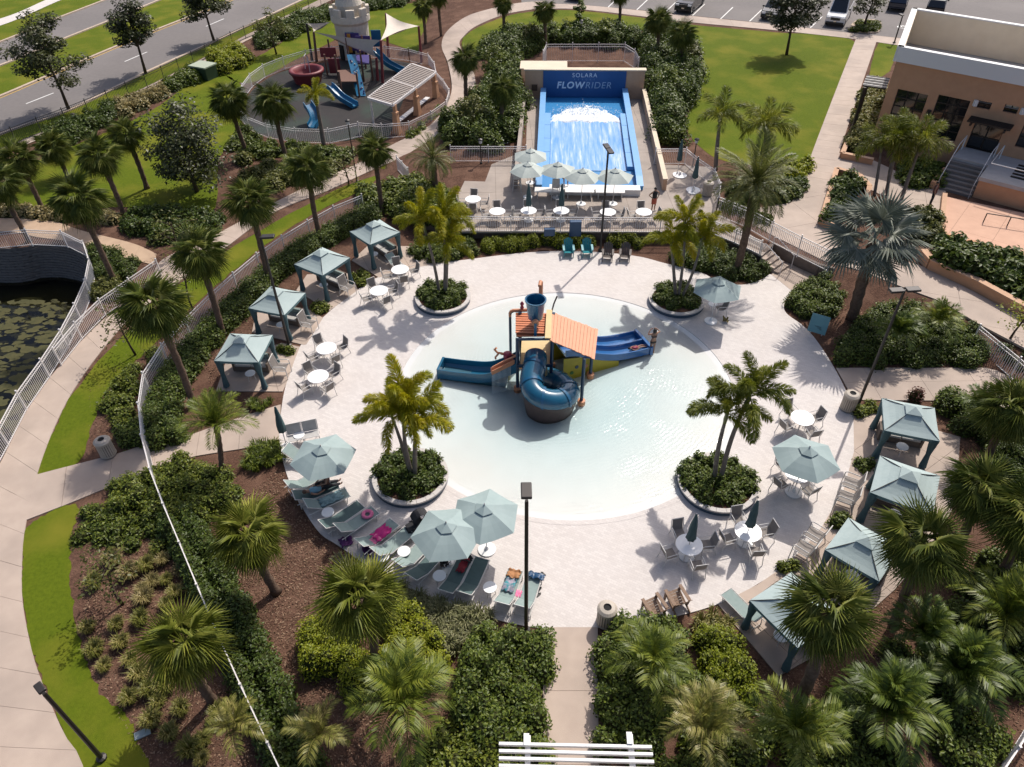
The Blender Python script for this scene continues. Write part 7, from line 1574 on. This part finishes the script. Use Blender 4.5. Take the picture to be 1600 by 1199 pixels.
def stand(arms='down'):
    J = {'pel': ((0, 0, .92), .125), 'wai': ((0, .01, 1.08), .115), 'che': ((0, 0, 1.30), .13), 'nec': ((0, .01, 1.47), .055), 'hd1': ((0, .0, 1.56), .085), 'hd2': ((0, 0, 1.66), .075)}
    for s, x in (('l', -1), ('r', 1)):
        J[s + 'sh'] = ((x * .17, 0, 1.40), .058); J[s + 'hi'] = ((x * .095, 0, .84), .085); J[s + 'kn'] = ((x * .10, -.02, .48), .055); J[s + 'an'] = ((x * .10, .02, .08), .038); J[s + 'to'] = ((x * .12, -.14, .03), .03)
        if arms == 'head': J[s + 'el'] = ((x * .36, -.05, 1.38), .04); J[s + 'wr'] = ((x * .19, -.16, 1.56), .03); J[s + 'ha'] = ((x * .10, -.17, 1.60), .032)
        elif arms == 'hips': J[s + 'el'] = ((x * .40, .08, 1.18), .04); J[s + 'wr'] = ((x * .22, -.06, 1.02), .03); J[s + 'ha'] = ((x * .17, -.10, .98), .032)
        else: J[s + 'el'] = ((x * .25, .02, 1.13), .04); J[s + 'wr'] = ((x * .26, -.06, .88), .03); J[s + 'ha'] = ((x * .26, -.08, .80), .032)
    return J
def sit():
    J = {'pel': ((0, 0, .45), .13), 'wai': ((0, .03, .62), .12), 'che': ((0, .02, .84), .13), 'nec': ((0, -.01, 1.0), .055), 'hd1': ((0, -.03, 1.09), .085), 'hd2': ((0, -.03, 1.18), .075)}
    for s, x in (('l', -1), ('r', 1)):
        J[s + 'sh'] = ((x * .17, 0, .94), .058); J[s + 'hi'] = ((x * .1, -.04, .45), .09); J[s + 'kn'] = ((x * .14, -.46, .50), .06); J[s + 'an'] = ((x * .13, -.50, .09), .04); J[s + 'to'] = ((x * .14, -.64, .04), .03)
        J[s + 'el'] = ((x * .26, -.10, .72), .04); J[s + 'wr'] = ((x * .15, -.34, .66), .03); J[s + 'ha'] = ((x * .12, -.42, .64), .032)
    return J
def lie():
    J = {'pel': ((0, 0, .13), .12), 'wai': ((0, .17, .14), .115), 'che': ((0, .38, .17), .13), 'nec': ((0, .55, .22), .055), 'hd1': ((0, .64, .26), .085), 'hd2': ((0, .73, .28), .075)}
    for s, x in (('l', -1), ('r', 1)):
        J[s + 'sh'] = ((x * .17, .48, .19), .058); J[s + 'hi'] = ((x * .095, -.08, .13), .085); J[s + 'kn'] = ((x * .11, -.45, .18), .055); J[s + 'an'] = ((x * .10, -.84, .07), .038); J[s + 'to'] = ((x * .12, -.90, .17), .03)
        J[s + 'el'] = ((x * .28, .25, .14), .04); J[s + 'wr'] = ((x * .24, .02, .17), .03); J[s + 'ha'] = ((x * .22, -.05, .18), .032)
    return J
def garment(rings, m, par, name):
    b = MB(); n = 12
    for (c, rx, ry) in rings: b.v += [(c[0] + rx * math.cos(2 * math.pi * k / n), c[1] + ry * math.sin(2 * math.pi * k / n), c[2]) for k in range(n)]
    b.f = [(i * n + k, i * n + (k + 1) % n, (i + 1) * n + (k + 1) % n, (i + 1) * n + k) for i in range(len(rings) - 1) for k in range(n)]; return b.obj(name, m, par, smooth=True)
def hair(c, r, m, par, long=0.0):
    b = MB(); b.lathe([(r * .3, -r * .75 - long), (r * .95, -r * .35 - long * .6), (r * 1.05, .1 * r), (r * .85, r * .7), (r * .4, r * 1.05), (.01, r * 1.12)], 12, (c[0], c[1] + r * .22, c[2]), cap=False); return b.obj('hair', m, par, smooth=True)
def face(c, par, r=.085, dy=-1):
    for x in (-.032, .032): MB().lathe([(.002, -.008), (.011, 0), (.002, .008)], 6, (c[0] + x, c[1] + dy * r * .88, c[2] + .01)).obj('eye', HAIR, par)
    MB().bar((c[0], c[1] + dy * r * .86, c[2] + .01), (c[0], c[1] + dy * r * 1.12, c[2] - .02), .022).obj('nose', SKIN, par); MB().box(c[0], c[1] + dy * r * .86, c[2] - .045, .045, .02, .012).obj('mouth', mat('lips', (.25, .08, .07), .6), par)
    for x in (-1, 1): MB().box(c[0] + x * r * 1.0, c[1], c[2], .018, .03, .05).obj('ear', SKIN, par)
BLKC = mat('black_cloth', (.015, .015, .018), .8); REDC = mat('coral_cloth', (.42, .10, .06), .8); WHC = mat('white_cloth', (.72, .74, .76), .8); BLC = mat('pale_blue_cloth', (.20, .36, .45), .8); BRC = mat('rust_cloth', (.20, .10, .07), .8); PNK = mat('magenta_cloth', (.55, .015, .20), .7, (.42, .01, .15), 8, .5); PKL = mat('pink_cloth', (.68, .16, .30), .7)
p1 = thing('person', 'person in a black bikini wading with hands raised to the face', 'person', G(1018, 554, -.12), R(200), None); body(stand('head'), 'body', SKIN, p1); hair((0, 0, 1.60), .1, HAIR, p1, .12); face((0, 0, 1.59), p1)
garment([((0, .0, 1.20), .155, .125), ((0, 0, 1.30), .165, .14)], BLKC, p1, 'bikini_top'); garment([((0, 0, .82), .175, .12), ((0, .0, .93), .165, .135)], BLKC, p1, 'bikini_bottom')
p2 = thing('person', 'person in dark shirt and coral shorts standing hands on hips on the surf deck', 'person', GT(1020, 331) + Vector((0, 0, .05)), R(20)); body(stand('hips'), 'body', SKIN, p2); hair((0, 0, 1.61), .095, HAIR, p2); face((0, 0, 1.59), p2)
garment([((0, 0, .96), .16, .135), ((0, 0, 1.15), .16, .135), ((0, 0, 1.38), .2, .14), ((0, 0, 1.46), .09, .08)], BLKC, p2, 'shirt'); garment([((0, 0, .55), .19, .12), ((0, 0, .85), .19, .135), ((0, 0, .98), .16, .135)], REDC, p2, 'shorts')
p3 = thing('person', 'person in rust top and black trousers sitting on a lounger under the umbrella', 'person', G(514, 766, .05), R(300)); body(sit(), 'body', SKIN, p3); hair((0, -.02, 1.13), .1, HAIR, p3, .1); face((0, -.03, 1.12), p3)
garment([((0, .0, .44), .17, .14), ((0, .02, .65), .155, .135), ((0, .02, .88), .19, .14), ((0, .0, .99), .09, .08)], BRC, p3, 'top')
for x in (-1, 1): MB().tube([(x * .1, 0, .45), (x * .14, -.45, .51), (x * .135, -.49, .3), (x * .13, -.5, .14)], [.11, .08, .07, .055], 8).obj('trouser_leg', BLKC, p3, smooth=True)
p4 = thing('person', 'person in pale blue top and black trousers lying on a dark lounger', 'person', LOP[2][0] + Vector((0, 0, .34)) + Matrix.Rotation(LOP[2][1], 3, 'Z') @ Vector((0, .55, 0)), LOP[2][1] + math.pi); body(lie(), 'body', SKIN, p4); hair((0, .70, .28), .095, HAIRB, p4)
MB().tube([(0, .02, .14), (0, .2, .15), (0, .42, .18), (0, .52, .20)], [.15, .145, .17, .1], 10).obj('top', BLC, p4, smooth=True)
for x in (-1, 1): MB().tube([(x * .09, 0, .13), (x * .11, -.44, .18), (x * .10, -.78, .09)], [.105, .075, .055], 8).obj('trouser_leg', BLKC, p4, smooth=True)
p5 = thing('person', 'person in white shirt seated at the corner of the surf pool', 'person', GT(881, 296) + Vector((0, 0, .52)), R(10)); body(sit(), 'body', SKIN, p5); hair((0, -.02, 1.12), .1, mat('white_cap', (.7, .7, .7), .7), p5); face((0, -.03, 1.12), p5)
garment([((0, 0, .44), .18, .15), ((0, .02, .65), .17, .145), ((0, .02, .88), .21, .15), ((0, 0, .99), .09, .08)], WHC, p5, 'shirt')
for x in (-1, 1): MB().tube([(x * .1, 0, .45), (x * .13, -.3, .50)], [.12, .095], 8).obj('shorts_leg', NAVY, p5, smooth=True)
p6 = thing('person', 'small child in red swimwear lying at the foot of the twin slide', 'person', Vector((6.55, 31.0, .24)), math.atan2(d_.y, d_.x) - math.pi / 2); p6.location = Vector((6.5, 31.1, .24)) + s_ * .42; p6.rotation_euler = (0, 0, math.atan2(d_.y, d_.x) + math.pi / 2); body(lie(), 'body', SKIN, p6, sc=.66); hair((0, .46, .185), .063, HAIR, p6); MB().tube([(0, -.05, .09), (0, .12, .10), (0, .3, .12)], [.095, .095, .11], 8).obj('swimsuit', PRED, p6, smooth=True)
p7 = thing('person', 'person in dark clothes walking below the clubhouse stairs', 'person', GT(1452, 322) + Vector((0, 0, .06)), R(60)); body(stand(), 'body', SKIN, p7); hair((0, 0, 1.61), .095, HAIR, p7); face((0, 0, 1.59), p7)
garment([((0, 0, .92), .17, .14), ((0, 0, 1.15), .16, .135), ((0, 0, 1.38), .2, .14), ((0, 0, 1.46), .09, .08)], mat('maroon_cloth', (.10, .03, .025), .8), p7, 'shirt')
for x in (-1, 1): MB().tube([(x * .09, 0, .9), (x * .1, -.02, .48), (x * .1, .0, .1)], [.115, .08, .07], 8).obj('trouser_leg', BLKC, p7, smooth=True)
# ------------------------------------------------------------------ belongings
def cloth(label, p, sx, sy, m, rz=0.0, name='towel', crump=.06, cat='towel'):
    b = MB(); n, k = 12, 10
    for i in range(n + 1):
        for j in range(k + 1):
            x, y = (i / n - .5) * sx, (j / k - .5) * sy; b.v.append((x * (1 + .1 * math.sin(j * 1.7)), y * (1 + .12 * math.cos(i * 1.3)), .02 + crump * abs(math.sin(x * 9 + p.x) * math.cos(y * 7 + p.y)) + random.uniform(0, crump * .4)))
    b.f = [(i * (k + 1) + j, (i + 1) * (k + 1) + j, (i + 1) * (k + 1) + j + 1, i * (k + 1) + j + 1) for i in range(n) for j in range(k)]
    o = b.obj(name, m, None, p, rz, smooth=True); o.modifiers.new('thickness', 'SOLIDIFY').thickness = .015; return tag(o, label, cat)
def onl(i, x, y, z=.36): return LOP[i][0] + Matrix.Rotation(LOP[i][1], 3, 'Z') @ Vector((x, y, 0)) + Vector((0, 0, z))
cloth('magenta clothes heaped on the lounger left of the stroller', onl(6, .08, .5), .5, .75, PNK, LOP[6][1], 'clothes', .1, 'clothes'); cloth('pink cloth hanging over the foot of the magenta heap', onl(6, .12, .15, .35), .35, .4, PKL, LOP[6][1], 'clothes', .06, 'clothes')
rg = MB().lathe([(.10, .0), (.15, .05), (.21, .05), (.26, 0), (.21, -.05), (.15, -.05), (.10, 0)], 18, cap=False).obj('swim_ring', PKL, None, onl(5, .02, .85, .42), smooth=True); tag(rg, 'small pink inflatable ring lying on a lounger', 'swim ring')
cloth('dark red and black towel on the dark lounger', onl(10, .08, .85), .32, .7, mat('dark_red_cloth', (.22, .01, .02), .8), LOP[10][1]); cloth('black bag lying at the foot of the red towel lounger', onl(10, .12, 1.15), .4, .3, BLKC, LOP[10][1], 'bag', .12, 'bag')
cloth('orange towel bundle on the lounger left of the near lamp post', onl(12, 0, 1.0), .5, .4, mat('tan_orange_cloth', (.36, .17, .07), .8), LOP[12][1], crump=.12); cloth('patterned teal towel on the lounger left of the near lamp post', onl(12, -.02, .5), .45, .6, mat('teal_pattern_cloth', (.02, .20, .23), .8, (.35, .30, .36), 7, .2), LOP[12][1], crump=.1)
cloth('navy bag at the foot of the lounger behind the near lamp post', onl(13, .1, 1.1), .6, .3, NAVY, LOP[13][1], 'bag', .12, 'bag'); cloth('red cloth hanging beside the lounger behind the near lamp post', onl(13, -.35, .2, .3), .22, .3, PKL, LOP[13][1]); cloth('pale blue striped towel on the lounger below the person in blue', onl(3, 0, .5), .5, 1.0, mat('striped_towel', (.24, .36, .38), .8, (.12, .2, .22), 9, .3), LOP[3][1], crump=.03)
cloth('purple bag on the deck behind the pink ring lounger', G(541, 848, .05), .5, .5, mat('purple_cloth', (.09, .02, .11), .8), .5, 'bag', .2, 'bag'); cloth('purple bag on the deck behind the magenta lounger', G(576, 860, .05), .45, .7, MATS['purple_cloth'], .4, 'bag', .2, 'bag'); cloth('black bag on the deck by the lower left umbrella base', G(695, 883, .05), .35, .35, BLKC, .4, 'bag', .2, 'bag')
for i, (x, y) in enumerate(((849, 897), (846, 904), (843, 921), (842, 930))):
    sn = MB(); sn.add([(.05 * math.cos(a) * (1 if math.sin(a) > 0 else .75), .13 * math.sin(a), z) for z in (0, .025) for a in (k * .628 for k in range(10))], [tuple(range(10, 20))] + [(k, (k + 1) % 10, (k + 1) % 10 + 10, k + 10) for k in range(10)]); so2 = sn.obj('sandal', TRIM, None, G(x, y, .05), R(50 if i < 2 else -40)); MB().tube([(-.045, .03, .02), (0, .07, .06), (.045, .03, .02)], .01, 5).obj('strap', TRIM, so2)
    tag(so2, ('upper' if i == 0 else 'second' if i == 1 else 'third' if i == 2 else 'lowest') + ' of the dark sandals right of the near lamp post', 'sandal')
stl = thing('stroller', 'black twin wheeled baby stroller beside the magenta lounger', 'stroller', G(648, 832, .05), R(120))
for x in (-.25, .25):
    MB().tube([(x, .5, .15), (x * .9, .0, .5), (x * .9, -.45, 1.0)], .022, 6).obj('frame', TRIM, stl); MB().tube([(x, -.35, .12), (x * .9, .1, .55)], .02, 6).obj('frame', TRIM, stl)
    for y in (.5, -.38): w9 = MB().lathe([(.05, -.03), (.13, -.03), (.14, 0), (.13, .03), (.05, .03)], 14).obj('wheel', TYR, stl, (x * 1.1, y, .14)); w9.rotation_euler = (0, math.pi / 2, 0); MB().lathe([(.02, .035), (.06, .032)], 8, cap=False).obj('hub', FRM, w9)
MB().tube([(-.23, -.45, 1.0), (.23, -.45, 1.0)], .025, 6).obj('handle', TRIM, stl); MB().add([(-.2, .3, .42), (.2, .3, .42), (.2, -.1, .45), (-.2, -.1, .45), (.2, -.32, .85), (-.2, -.32, .85)], [(0, 1, 2, 3), (3, 2, 4, 5)]).obj('seat', BLKC, stl).modifiers.new('thickness', 'SOLIDIFY').thickness = .05
hd_ = MB()
for i in range(7):
    a = R(20 + i * 22); hd_.v += [(-.22, -.32 + .42 * math.cos(a) * .9, .68 + .42 * math.sin(a)), (.22, -.32 + .42 * math.cos(a) * .9, .68 + .42 * math.sin(a))]
hd_.f = [(2 * i, 2 * i + 1, 2 * i + 3, 2 * i + 2) for i in range(6)]; hd_.obj('hood', BLKC, stl); MB().box(0, .08, .25, .4, .5, .2).obj('basket', BLKC, stl)
cloth('small dark bag on the deck under the far right umbrella', G(1133, 503, .05), .3, .3, mat('olive_bag', (.08, .065, .03), .8, (.25, .2, .05), 4, .3), 0, 'bag', .25, 'bag')
